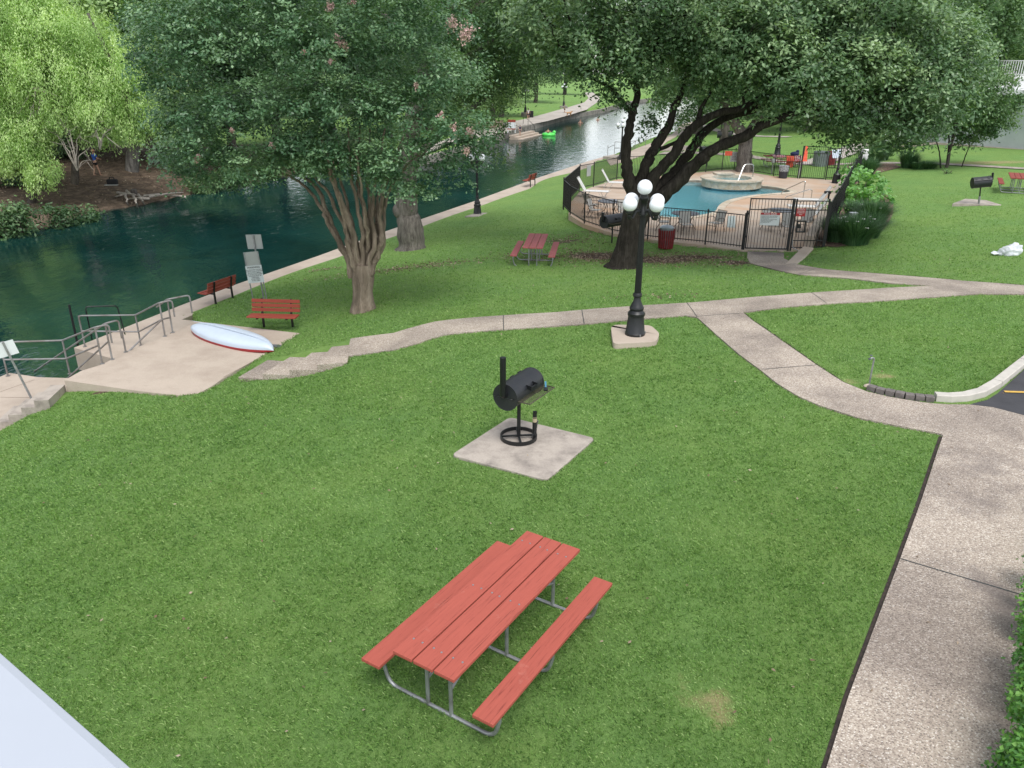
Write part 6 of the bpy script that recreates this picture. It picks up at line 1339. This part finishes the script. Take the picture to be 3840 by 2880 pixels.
def tuft(label, base, R_, h, n, mat, seed, name='grass_clump', flowers=0):
    r = np.random.default_rng(seed); o = empty(name, base, 0, label, 'ornamental grass'); a = r.uniform(0, 6.283, n); rr = R_ * np.sqrt(r.uniform(0, 1, n)) * .45; lean = r.uniform(.15, 1.0, n) ** 1.1 * R_ * .9; hh_ = h * r.uniform(.65, 1.1, n); seg = 5; V = []; w_ = .012
    t = np.linspace(0, 1, seg + 1)[None, :]; x0 = rr * np.cos(a); y0 = rr * np.sin(a); ca, sa = np.cos(a), np.sin(a)
    X = x0[:, None] + (ca * lean)[:, None] * t ** 1.6; Y = y0[:, None] + (sa * lean)[:, None] * t ** 1.6; Z = hh_[:, None] * (t * 1.25 - .42 * t ** 3.2 * (lean / R_)[:, None] * 1.2)
    wd = w_ * (1 - t ** 2 * .9) * np.ones((n, 1)); tx = -sa[:, None] * wd; ty = ca[:, None] * wd
    A_ = np.stack([X - tx, Y - ty, Z], -1); B_ = np.stack([X + tx, Y + ty, Z], -1); V = np.stack([A_, B_], 2).reshape(-1, 3)
    base_i = (np.arange(n) * (seg + 1) * 2)[:, None]; k = (np.arange(seg) * 2)[None]; Q = np.stack([base_i + k, base_i + k + 1, base_i + k + 3, base_i + k + 2], -1).reshape(-1, 4)
    me = np_mesh('blades', V, Q, mat); at = me.attributes.new('rnd', 'FLOAT', 'FACE'); at.data.foreach_set('value', np.repeat(r.uniform(0, 1, n), seg).astype(np.float32)); c = bpy.data.objects.new('blades', me); COL.objects.link(c); c.parent = o
    for k in range(flowers):
        b_ = r.uniform(0, 6.28); q = (R_ * .8 * r.uniform(.2, 1) * math.cos(b_), R_ * .8 * r.uniform(.2, 1) * math.sin(b_) - .2, h * r.uniform(.75, 1.05)); m = MB()
        for s in range(3): an = s * 2.1; m.add([q, (q[0] + .07 * math.cos(an), q[1] + .07 * math.sin(an), q[2] + .03), (q[0] + .09 * math.cos(an + .5), q[1] + .09 * math.sin(an + .5), q[2] + .01), (q[0] + .06 * math.cos(an + .9), q[1] + .06 * math.sin(an + .9), q[2] + .03)], [(0, 1, 2, 3)])
        m.build('flower', M['whiteflower'], c)
    return o
for i, (u, v, R_, h, n, fl, lb) in enumerate([(3140,905,1.0,.95,1500,3,'dense ornamental grass clump against the right end of the front fence panel'),(3205,915,1.1,1.0,1500,7,'ornamental grass clump with most of the white blossoms'),(3250,890,1.0,.95,1200,4,'ornamental grass clump at the right tip of the mulch bed'),(3270,840,1.1,.95,1300,2,'ornamental grass clump behind the utility box'),(3200,815,.8,.7,700,0,'shorter grass clump below the broad leaved bush'),
      (3262,625,1.3,1.3,1500,1,'tall fountain grass behind the broad leaved bush'),(3300,600,1.2,1.3,1500,0,'dark fountain grass clump on the far mulch bed'),(3405,628,1.0,1.0,1000,0,'lone dark spiky clump on the far mulch bed'),(3240,660,1.2,1.1,1000,1,'fountain grass clump between side fence and bush'),(3478,632,1.0,.45,900,0,'low grassy mound left of the young tree'),(3440,634,.8,.42,600,0,'low grassy mound next to the lone spiky clump')]):
    tuft(lb, GT(u, v), R_, h, n, M['blade_dark'], 100 + i, flowers=fl)
bush('low_shrub', 'small dark shrub at the foot of the young tree', Vector(GT(3548, 652)), [(0, 0, .25, .35), (.3, 0, .2, .25), (-.3, .1, .25, .3)], M['leaf_mid'], (.12, .06), 50, 14, .1, 17)
m = MB(); bush('low_shrub', 'low bright shrub against the near end of the side fence', Vector(GT(3120, 830)), [(0, 0, .5, .4), (.2, .4, .7, .4), (.1, .9, .6, .4)], M['leaf_bush'], (.12, .08), 50, 14, .12, 18)
# left bank brush
lbk = [(-40,885,1.6),(70,872,1.5),(190,850,1.3),(290,825,1.0),(350,800,.6),(30,740,1.8),(130,740,1.6),(-60,640,2.4),(80,600,2.0),(230,600,1.2),(700,660,1.5),(640,640,1.0),(800,700,1.6),(900,680,1.8),(1020,650,1.8),(1150,640,1.6),(620,560,1.8),(760,570,2.2),(560,540,1.3),(1280,600,2.0),(1400,600,2.0),(440,560,1.2),(250,640,1.7),(180,660,1.8),(80,680,1.8),(330,590,1.3),(20,680,2.0)]
nm = ['at the lower left waterline', 'below the small leaning trunk', 'right of the leaning trunk at the water', 'fringing the dirt bank', 'at the left end of the dirt bank']
for i, (u, v, R_) in enumerate(lbk):
    if v > 700 and u < 360: x, y = G(u, v, -2.6); x += .1; y += .1
    else: x, y = G(u, v, -2.3)
    zb = T(x, y) if not inpoly([x], [y], river_poly)[0] else -2.75
    rr = random.Random(i); lb_ = [(rr.uniform(-.6, .6) * R_, rr.uniform(-.5, .5) * R_, R_ * rr.uniform(.25, .8), R_ * rr.uniform(.4, .65)) for k in range(5)]
    bush('bank_bush', 'dark bush %s' % ['at the lower left corner of the river bank','hanging over the water at lower left','with ferny leaves left of the bank roots','small, at the water left of the roots','tiny, at the water edge by the roots','behind the lower left waterline bushes','below the bright willow at left','at the far left edge under the willow','in the shade beneath the willow','left of the man in blue','right of the grey bank trunk by the water','above the dirt bank right side','over the water left of the myrtle crown','at the water behind the myrtle leaves','at the water behind the left myrtle stems','at the water behind the middle stems','behind the grey bank trunk','deep in the shade behind the myrtle','between the man in blue and the grey trunk','at the far water edge behind the cypress trunk','at the far water edge right of the cypress trunk','just right behind the man in blue','in deep shade left of the leaning trunk','in deep shade under the middle of the willow','in deep shade behind the waterline bushes','just left behind the man in blue','in deep shade at the far left edge'][i], (x, y, zb), lb_, M['leaf_dark'] if i % 4 else M['leaf_mid'], (.22, .11), 46, 20, .22, 400 + i)
# exposed roots and stump at the bank
rs = empty('bank_roots', G3(500, 738, -2.55), 0, 'tangle of pale exposed roots and a stump at the dirt bank edge', 'roots')
for k, (a, b, c, d_) in enumerate([(440,722,560,745),(470,730,480,775),(500,735,520,780),(520,730,540,770),(480,728,420,745),(540,735,640,730),(560,745,450,750),(700,740,620,735),(560,738,700,722),(475,715,500,745)]):
    add_limb(rs, 'root', [G3(a, b, -2.25), G3((a + c) / 2, (b + d_) / 2 - 4, -2.2), G3(c, d_, -2.75)], .09, .04, M['deadwood'], 500 + k, 6, rs.location, .05)
m = MB(); m.lathe([(.22, -.2), (.2, .35), (.16, .38)], (0, .2, .1), 10); m.build('stump', M['bark_grey'], rs, True)
# clipped hedge at lower right
hg = empty('hedge', (4.6, 5.6, 0), 0, 'glossy bright green hedge with bare twigs at the lower right edge', 'hedge')
HP = []; 
for (u, v, z, R_) in [(3870,2560,.5,.16),(3850,2680,.45,.12),(3850,2790,.4,.14),(3790,2800,.35,.10),(3860,2400,.6,.14),(3900,2250,.6,.2),(3880,2650,.7,.2),(3930,2500,.7,.25),(3890,2860,.6,.25),(3780,2860,.3,.10),(3900,2100,.5,.16),(3862,2190,.45,.09),(3850,2330,.35,.12),(3960,2380,.8,.25),(3980,2700,.8,.3),(3870,2480,.35,.16),(3830,2610,.25,.12),(3840,2880,.2,.2),(4080,2200,.6,.3),(4100,2500,.6,.35),(4150,2800,.6,.35),(4050,2000,.5,.3),(4000,1850,.5,.25),(4250,2400,.7,.4),(4300,2700,.7,.4),(4200,2100,.7,.4),(3960,3050,.5,.3),(4100,3150,.5,.35)]:
    x, y = G(u + 18, v, z); HP.append((x - 4.6, y - 5.6, z, R_))
P, NN, RR = crown(HP, 62 * 55, 9, .035, 61, .9, zlow=-.9, up=.8, inner=.3) if False else crown([(a, b, c, d_, 2.0 * (d_ / .2) ** 2) for a, b, c, d_ in HP], 60, 9, .05, 61, .9, zlow=-.9, up=.8, inner=.3)
leaf_mesh('foliage', P, NN, .055, .032, RR, M['leaf_hedge'], parent=hg)
for k in range(26):
    q = HP[k % len(HP)]; e = (q[0] + random.uniform(-.12, .05), q[1] + random.uniform(-.1, .1), q[2]); b0 = (q[0] + .12 + random.uniform(-.05, .1), q[1] + random.uniform(-.2, .2), 0); add_limb(hg, 'twig', [b0, ((b0[0] + e[0]) / 2 + .04, (b0[1] + e[1]) / 2, q[2] * .55), e], .009, .004, M['bark_grey'], 700 + k, 5, wob=.012)
# ------------------------------------------------------------------ people and the dog: one skinned body each
def skin_obj(name, verts, edges, radii, mat, parent, root=0, sub=1):
    me = bpy.data.meshes.new(name); me.from_pydata([tuple(v) for v in verts], edges, []); me.materials.append(mat); o = bpy.data.objects.new(name, me); COL.objects.link(o); o.parent = parent
    s = o.modifiers.new('skin', 'SKIN'); s.use_smooth_shade = True; sv = me.skin_vertices[0].data if me.skin_vertices else None
    if sv is None:
        bm = bmesh.new(); bm.from_mesh(me); bm.verts.layers.skin.verify(); bm.to_mesh(me); bm.free(); sv = me.skin_vertices[0].data
    for i, r in enumerate(radii): sv[i].radius = (r, r) if not isinstance(r, tuple) else r; sv[i].use_root = (i == root)
    u = o.modifiers.new('sub', 'SUBSURF'); u.levels = sub; u.render_levels = sub; return o
class SK:
    def __init__(s): s.v = []; s.e = []; s.r = []
    def p(s, co, r, par=None):
        s.v.append(Vector(co)); s.r.append(r); i = len(s.v) - 1
        if par is not None: s.e.append((par, i))
        return i
def person(label, h, pose, shirt, bottom, hair, hat=None, long_hair=False, bare_arms=True, bag=None, waist=None):
    o = empty('person', (0, 0, 0), 0, label, 'person'); k = h / 1.75; s = SK(); Z = lambda z: z * k
    pel = s.p((0, 0, Z(.95)), (.13 * k, .10 * k)); wst = s.p((0, .01, Z(1.10)), (.115 * k, .09 * k), pel); ch = s.p((0, 0, Z(1.32)), (.15 * k, .105 * k), wst); nb = s.p((0, .01, Z(1.44)), (.075 * k, .07 * k), ch); nk = s.p((0, 0, Z(1.51)), .05 * k, nb); hd0 = s.p((0, -.01, Z(1.58)), (.065 * k, .075 * k), nk); hd1 = s.p((0, -.01, Z(1.66)), (.078 * k, .092 * k), hd0); hd2 = s.p((0, 0, Z(1.73)), (.05 * k, .06 * k), hd1); nose = s.p((0, -.105 * k, Z(1.625)), .012 * k, hd0)
    for sd in (-1, 1):
        st, lf = pose['leg'][0 if sd < 0 else 1]          # stride forward, knee bend
        hip = s.p((sd * .09 * k, 0, Z(.88)), .088 * k, pel); kn = s.p((sd * .10 * k, -st * .5 * k - lf, Z(.50)), .058 * k, hip); cf = s.p((sd * .10 * k, -st * .72 * k - lf * .5, Z(.34)), .052 * k, kn); an = s.p((sd * .10 * k, -st * k + lf * .4, Z(.08) + lf * .3), .036 * k, cf); hl = s.p((sd * .10 * k, -st * k + .03 + lf * .4, Z(.035) + lf * .3), .036 * k, an); to = s.p((sd * .11 * k, -st * k - .16 * k + lf * .4, Z(.025) + lf * .3), (.036 * k, .022 * k), hl)
        el, wr = pose['arm'][0 if sd < 0 else 1]
        shd = s.p((sd * .17 * k, 0, Z(1.42)), .058 * k, nb); e_ = s.p((sd * el[0] * k, el[1] * k, Z(el[2])), .042 * k, shd); w_ = s.p((sd * wr[0] * k, wr[1] * k, Z(wr[2])), .028 * k, e_)
        d_ = (s.v[w_] - s.v[e_]).normalized(); pm = s.p(s.v[w_] + d_ * .06 * k, (.036 * k, .018 * k), w_); pb = s.p(s.v[w_] + d_ * .10 * k, (.034 * k, .016 * k), pm); side = Vector((0, 1, 0)) if abs(d_.y) < .7 else Vector((1, 0, 0)); fw = d_.cross(side).normalized()
        for f, ln in ((-.027, .075), (-.009, .088), (.009, .082), (.027, .066)):
            a = s.p(s.v[pb] + side * f * k + d_ * ln * .5 * k, .009 * k, pb); s.p(s.v[pb] + side * f * k + d_ * ln * .85 * k - fw * .02 * sd * k, .0075 * k, a)
        th = s.p(s.v[w_] + d_ * .05 * k - side * .045 * k, .011 * k, pm); s.p(s.v[w_] + d_ * .085 * k - side * .06 * k, .009 * k, th)
    skin_obj('body', s.v, s.e, s.r, M['skin'], o)
    # clothes follow the body as slightly larger skins
    c = SK(); a = c.p((0, .005, Z(waist or .95)), (.145 * k, .115 * k)); b = c.p((0, .01, Z(1.14)), (.135 * k, .108 * k), a); d2 = c.p((0, 0, Z(1.32)), (.165 * k, .12 * k), b); e2 = c.p((0, .01, Z(1.43)), (.09 * k, .082 * k), d2)
    for sd in (-1, 1):
        el, wr = pose['arm'][0 if sd < 0 else 1]; q = c.p((sd * .175 * k, 0, Z(1.42)), .07 * k, e2); E_ = Vector((sd * el[0] * k, el[1] * k, Z(el[2]))); t = .75 if not bare_arms else .12; c.p(c.v[q].lerp(E_, t), .056 * k, q)
    skin_obj('shirt', c.v, c.e, c.r, M[shirt], o)
    c = SK(); a = c.p((0, .0, Z(.98)), (.142 * k, .115 * k)); 
    for sd in (-1, 1):
        st, lf = pose['leg'][0 if sd < 0 else 1]; q = c.p((sd * .095 * k, 0, Z(.86)), .105 * k, a); c.p((sd * .10 * k, -st * .25 * k - lf * .5, Z(.68)), .088 * k, q)
    skin_obj('shorts', c.v, c.e, c.r, M[bottom], o)
    m = MB(); m.sphere((0, .018 * k, Z(1.675)), .095 * k, 14, 10, (.95, 1.05, .95)); 
    if long_hair: m.tube([(0, .07 * k, Z(1.66)), (0, .12 * k, Z(1.58)), (0, .12 * k, Z(1.40)), (0, .10 * k, Z(1.28))], [.05 * k, .045 * k, .035 * k, .015 * k], 8)
    if hat: m2 = MB(); m2.lathe([(.18 * k, 0), (.175 * k, .012 * k), (.10 * k, .02 * k), (.095 * k, .09 * k), (.03 * k, .11 * k)], (0, 0, Z(1.69)), 16); m2.build('hat', M[hat], o, True)
    m.build('hair', M[hair], o, True); return o
walk_ = {'leg': [(.20, 0), (-.20, .05)], 'arm': [((.25, -.04, 1.17), (.25, -.20, .98)), ((.25, .10, 1.18), (.27, .12, .93))]}
stand_ = {'leg': [(.02, 0), (-.03, 0)], 'arm': [((.25, .03, 1.16), (.24, -.08, .92)), ((.25, .03, 1.16), (.24, -.10, .92))]}
reach_ = {'leg': [(.18, .0), (-.16, .04)], 'arm': [((.27, -.06, 1.18), (.22, -.26, 1.12)), ((.27, -.04, 1.17), (.24, -.24, 1.08))]}
pb_ = G(366, 663, -1.92); pm_ = person('man in a blue shirt and dark shorts standing on the dirt bank', 1.82, reach_, 'bluecloth', 'darkcloth', 'straw', 'straw', bare_arms=False); place(pm_, (pb_[0], pb_[1], T(*pb_)), math.radians(150))
pb_ = G(1981, 449, -1.93); pw = person('woman in a white top and navy shorts walking away on the far path', 1.62, walk_, 'whitecloth', 'navy', 'hair', long_hair=True); place(pw, (pb_[0], pb_[1], -1.94), math.radians(175))
pb_ = G(2117, 428, -1.93); pd_ = person('woman in dark clothes walking a dog on the far path', 1.62, walk_, 'teal', 'darkcloth', 'hair'); place(pd_, (pb_[0], pb_[1], -1.94), math.radians(60))
# small swimmers
def bust(label, loc, shirt, hair, arms=True, rz=0):
    o = empty('person', loc, rz, label, 'person'); s = SK(); a = s.p((0, 0, -.45), (.13, .10)); b = s.p((0, 0, -.05), (.15, .1), a); c = s.p((0, 0, .06), (.07, .07), b); d_ = s.p((0, 0, .13), .048, c); e_ = s.p((0, -.01, .20), (.065, .075), d_); f = s.p((0, -.01, .28), (.075, .09), e_); g = s.p((0, 0, .345), .05, f)
    for sd in (-1, 1):
        q = s.p((sd * .17, 0, .03), .055, c); w_ = s.p((sd * .33, -.18, -.08), .04, q); h_ = s.p((sd * .36, -.42, -.10), .026, w_); p2 = s.p((sd * .36, -.50, -.10), (.034, .018), h_)
        for k_ in range(4): s.p((sd * .36 + (k_ - 1.5) * .018, -.585 - .01 * (k_ % 2), -.10), .008, p2)
        s.p((sd * .32, -.47, -.09), .009, h_)
    skin_obj('body', s.v, s.e, s.r, M['skin'], o); m = MB(); m.sphere((0, .02, .29), .098, 12, 8); m.build('hair', M[hair], o, True)
    c = SK(); a = c.p((0, 0, -.46), (.14, .11)); b = c.p((0, 0, -.05), (.165, .115), a); skin_obj('swim_top', c.v, c.e, c.r, M[shirt], o); return o
tx, ty = G(2058, 508, ZW)
m = MB(); R0, r0 = .52, .19; V = []; n1, n2 = 28, 12
for i in range(n1):
    for j in range(n2): a = 6.28318 * i / n1; b = 6.28318 * j / n2; q = 1 + .06 * math.cos(a * 9) * max(0, math.sin(b)); V.append(((R0 + r0 * math.cos(b)) * math.cos(a), (R0 + r0 * math.cos(b)) * math.sin(a), r0 * math.sin(b) * q))
F = [(i * n2 + j, ((i + 1) % n1) * n2 + j, ((i + 1) % n1) * n2 + (j + 1) % n2, i * n2 + (j + 1) % n2) for i in range(n1) for j in range(n2)]
m.add(V, F); m.sphere((.55, .1, .22), .24, 12, 8, (.8, 1.3, .8)); o = m.build('river_tube', M['lime'], None, True); o.location = (tx, ty, ZW + .10); o.scale = (1.25, 1.25, 1.25); tag(o, 'bright green inflatable tube floating on the river', 'inflatable tube')
bust('dark haired swimmer sitting in the bright green tube', (tx - .1, ty, ZW + .52), 'darkcloth', 'hair')
x, y = G(2176, 462, ZW); bust('swimmer with pinkish skin low in the water by the far wall', (x, y, ZW + .12), 'orange', 'straw')
x, y = G(2242, 450, ZW); bust('distant swimmer farther up the river, a tiny dark head', (x, y, ZW + .1), 'darkcloth', 'hair')
x, y = G(1950, 506, -2.3); kid = person('child in dark swimwear standing on the far water steps', 1.25, stand_, 'navy', 'navy', 'hair'); place(kid, (x, y, -2.38), math.radians(20))
# the dog: deep chest, tucked belly, jointed legs, tail up
dg = empty('dog', (*G(2134, 436, -1.93), -1.95), math.radians(200), 'golden haired dog standing beside the woman in dark clothes', 'dog')
s = SK(); pe = s.p((.30, 0, .56), (.11, .13)); be = s.p((.06, 0, .54), (.11, .12), pe); chs = s.p((-.22, 0, .52), (.13, .17), be); nk = s.p((-.40, 0, .68), (.08, .09), chs); hd = s.p((-.50, 0, .80), (.075, .075), nk); mz = s.p((-.62, 0, .77), (.04, .04), hd); s.p((-.69, 0, .76), (.028, .026), mz)
for sd in (-1, 1):
    s.p((-.47, sd * .085, .78), (.02, .035), hd)
    a = s.p((.33, sd * .09, .46), .075, pe); b = s.p((.27, sd * .10, .32), .045, a); c = s.p((.38, sd * .10, .18), .026, b); d_ = s.p((.35, sd * .10, .03), .024, c); s.p((.30, sd * .10, .02), .024, d_)
    a = s.p((-.26, sd * .09, .40), .055, chs); b = s.p((-.24, sd * .09, .22), .032, a); c = s.p((-.25, sd * .09, .03), .024, b); s.p((-.30, sd * .09, .02), .024, c)
t1_ = s.p((.42, 0, .62), .04, pe); t2_ = s.p((.56, 0, .60), .045, t1_); s.p((.68, 0, .50), .03, t2_)
skin_obj('body', s.v, s.e, s.r, M['dogfur'], dg)
# black bag and pale scraps on the bank
x, y = G(422, 686, -2.0); zb = T(x, y); bg_ = empty('duffel_bag', (x, y, zb), .1, 'black duffel bag lying on the brown dirt bank', 'bag')
m = MB(); m.box((0, 0, .2), (.72, .36, .38)); m.build('bag_body', M['darkcloth'], bg_, bevel=.09); m = MB(); m.tube(fillet([(-.16, 0, .38), (-.14, 0, .52), (.12, 0, .52), (.16, 0, .38)], .06), .03, 6); m.build('strap', M['darkcloth'], bg_, True)
m = MB(); m.box((0, -.28, .02), (.9, .3, .03)); m.build('ground_flap', M['sling'], bg_, bevel=.01)
# ------------------------------------------------------------------ grass blades and litter (nobody could count these)
def scatter(n, ymin, ymax, rr):
    # uniform over the ground area that the place's lawn covers in front of the balcony
    y = rr.uniform(ymin, ymax, n); hw = .72 * y + 2.0; x = rr.uniform(-1, 1, n) * (.72 * ymax + 2.0); k = np.abs(x) < hw; return x[k], y[k]
def off_lawn(X, Y, mg=.03):
    bad = inpoly(X, Y, path_poly) | inpoly(X, Y, slab_poly) | inpoly(X, Y, deck_poly) | inpoly(X, Y, bed_poly) | inpoly(X, Y, river_poly) | inpoly(X, Y, asph_poly) | inpoly(X, Y, walk_poly) | inpoly(X, Y, plat_poly) | inpoly(X, Y, pit)
    for px in ([(1691,1705),(1912,1563),(2233,1642),(2050,1800)], [(2291,1228),(2300,1217),(2440,1219),(2474,1250),(2460,1282),(2300,1290)], [(888,1422),(1305,1352),(1314,1272),(998,1347)], [(3572,763),(3620,745),(3788,757),(3752,770)]):
        bad |= inpoly(X, Y, [GT(u, v)[:2] for u, v in px])
    bad |= dist(X, Y, [GT(u - 9, v)[:2] for u, v in edge_px]) < .045
    bad |= (X > 7.0) & (Y < 14.8) & (dist(X, Y, kp) < .16); bad |= dist(X, Y, plat_poly, True) < .05
    return bad
def blades(name, n, y0, y1, hgt, wd, seed, bunch=1, sd=.3, fi=0, fo=3):
    r = np.random.default_rng(seed); X, Y = scatter(n, y0, y1, r)
    if bunch > 1: X = np.repeat(X, bunch) + r.normal(size=len(X) * bunch) * .018; Y = np.repeat(Y, bunch) + r.normal(size=len(Y) * bunch) * .018
    k = ~off_lawn(X, Y) & (r.uniform(0, 1, len(X)) < np.clip((47 - Y) / 20, 0, 1)) & (r.uniform(0, 1, len(X)) < np.clip(np.minimum((Y - y0) / fi if fi else 9 + 0 * Y, (y1 - Y) / fo), 0, 1)) & ~((X < -11.2) & (Y > 18.3) & (Y < 23)) & ~inpoly(X, Y, [G(500,1300,ZQ), G(655,1250,ZS), G(740,1210,ZS), G(720,1178,ZQ), G(540,1215,ZQ)]); X = X[k]; Y = Y[k]; cv = cover_paint(X, Y); dens = vnoise(X, Y, 2.0, 3) * .12 + vnoise(X, Y, 7, 5) * .2
    k = (cv[:, 0] + dens * .5 < .5) & (r.uniform(0, 1, len(X)) > (cv[:, 1] - .35) * 1.1) & (r.uniform(0, 1, len(X)) < .82 + dens) ; X = X[k]; Y = Y[k]; dry = cv[k, 1]; dens = dens[k]; n = len(X); Z = Tn(X, Y)
    a = r.uniform(0, 6.283, n); ln = r.uniform(.15, 1.15, n); h_ = hgt * r.uniform(.55, 1.2, n) * (1 - .35 * dry) * (1 + dens * .5); w_ = wd * r.uniform(.7, 1.3, n); ca, sa = np.cos(a), np.sin(a); b = a + 1.57 + r.uniform(-.5, .5, n); cb_, sb_ = np.cos(b), np.sin(b)
    P0 = np.stack([X - ca * w_, Y - sa * w_, Z - .004], 1); P1 = np.stack([X + ca * w_, Y + sa * w_, Z - .004], 1); lx = cb_ * ln * h_; ly = sb_ * ln * h_
    P2 = np.stack([X + lx * .55 + ca * w_ * .8, Y + ly * .55 + sa * w_ * .8, Z + h_ * .65], 1); P3 = np.stack([X + lx * 1.2, Y + ly * 1.2, Z + h_ * (.95 - .25 * ln)], 1)
    V = np.stack([P0, P1, P2, P3], 1).reshape(-1, 3); Q = np.arange(4 * n).reshape(n, 4); me = np_mesh(name, V, Q, M['blade'])
    big = vnoise(X, Y, .9, 9) * .10 + vnoise(X, Y, 3.3, 4) * .08; rnd = np.clip(r.normal(.44, sd, n) + big + dry * .7, 0, 1)
    at = me.attributes.new('rnd', 'FLOAT', 'FACE'); at.data.foreach_set('value', rnd.astype(np.float32)); o = bpy.data.objects.new(name, me); COL.objects.link(o); tag(o, kind='stuff'); return o
blades('grass', 240000, 4.0, 12.5, .036, .0026, 1, 3, .27, 0, 4)
blades('grass', 330000, 8.5, 24, .042, .0040, 2, 3, .24, 4, 8)
blades('grass', 270000, 16, 48, .05, .0095, 3, 2, .18, 8, 5)
# leaf litter under the oak
r = np.random.default_rng(33); PP = []
for u, v, sx, sy, n in [(2250,960,1.6,1.0,1300),(2460,975,1.8,.7,1500),(2620,962,1.4,.5,700),(2120,900,1.2,.9,500),(1500,1010,1.6,.4,420),(1620,990,1.2,.4,260),(1220,1010,.5,.2,90),(2760,990,.8,.4,200),(2000,960,1.3,.6,200),(2450,1110,.8,.3,90)]:
    x, y = GT(u, v)[:2]; PP.append(np.stack([x + r.normal(size=n) * sx, y + r.normal(size=n) * sy], 1))
PP = np.concatenate(PP); k = ~off_lawn(PP[:, 0], PP[:, 1]); PP = PP[k]; Z = Tn(PP[:, 0], PP[:, 1]) + .02; P = np.column_stack([PP, Z]); nn = r.normal(size=P.shape) * .35 + np.array([0, 0, 1])
o = leaf_mesh('leaf_litter', P, nn, .09, .05, r.uniform(0, 1, len(P)), M['litter']); tag(o, kind='stuff')
# leaf litter and chips in the mulch bed
n = 2600; X = r.uniform(11.5, 27, n * 3); Y = r.uniform(30.8, 58, n * 3); k = inpoly(X, Y, bed_poly) & ((r.uniform(0, 1, n * 3) < .3) | (Y < 36)); X = X[k]; Y = Y[k]; P = np.column_stack([X, Y, Tn(X, Y) + .05])
o = leaf_mesh('mulch_chips', P, r.normal(size=P.shape) * .4 + np.array([0, 0, 1]), .10, .05, r.uniform(0, 1, len(P)), M['litter']); tag(o, kind='stuff')
# chips and dead leaves on the dirt bank
n = 3000; X = r.uniform(-40, -20, n); Y = r.uniform(42, 70, n); k = ~inpoly(X, Y, river_poly); X = X[k]; Y = Y[k]; P = np.column_stack([X, Y, Tn(X, Y) + .03])
o = leaf_mesh('bank_litter', P, r.normal(size=P.shape) * .4 + np.array([0, 0, 1]), .16, .08, r.uniform(0, 1, len(P)), M['litter']); tag(o, kind='stuff')

# scattered fallen leaves on lawn and walks
n = 420; Y = r.uniform(5, 40, n) ; X = r.uniform(-1, 1, n) * (.65 * Y + 1); k = ~(inpoly(X, Y, river_poly) | inpoly(X, Y, slab_poly) | inpoly(X, Y, deck_poly)) & (X > -9 - 0 * Y); X = X[k]; Y = Y[k]; P = np.column_stack([X, Y, Tn(X, Y) + .05])
o = leaf_mesh('fallen_leaves', P, r.normal(size=P.shape) * .3 + np.array([0, 0, 1]), .055, .03, r.uniform(.3, 1, len(P)), M['litter']); tag(o, kind='stuff')
print('SCENE OK', len(bpy.data.objects))
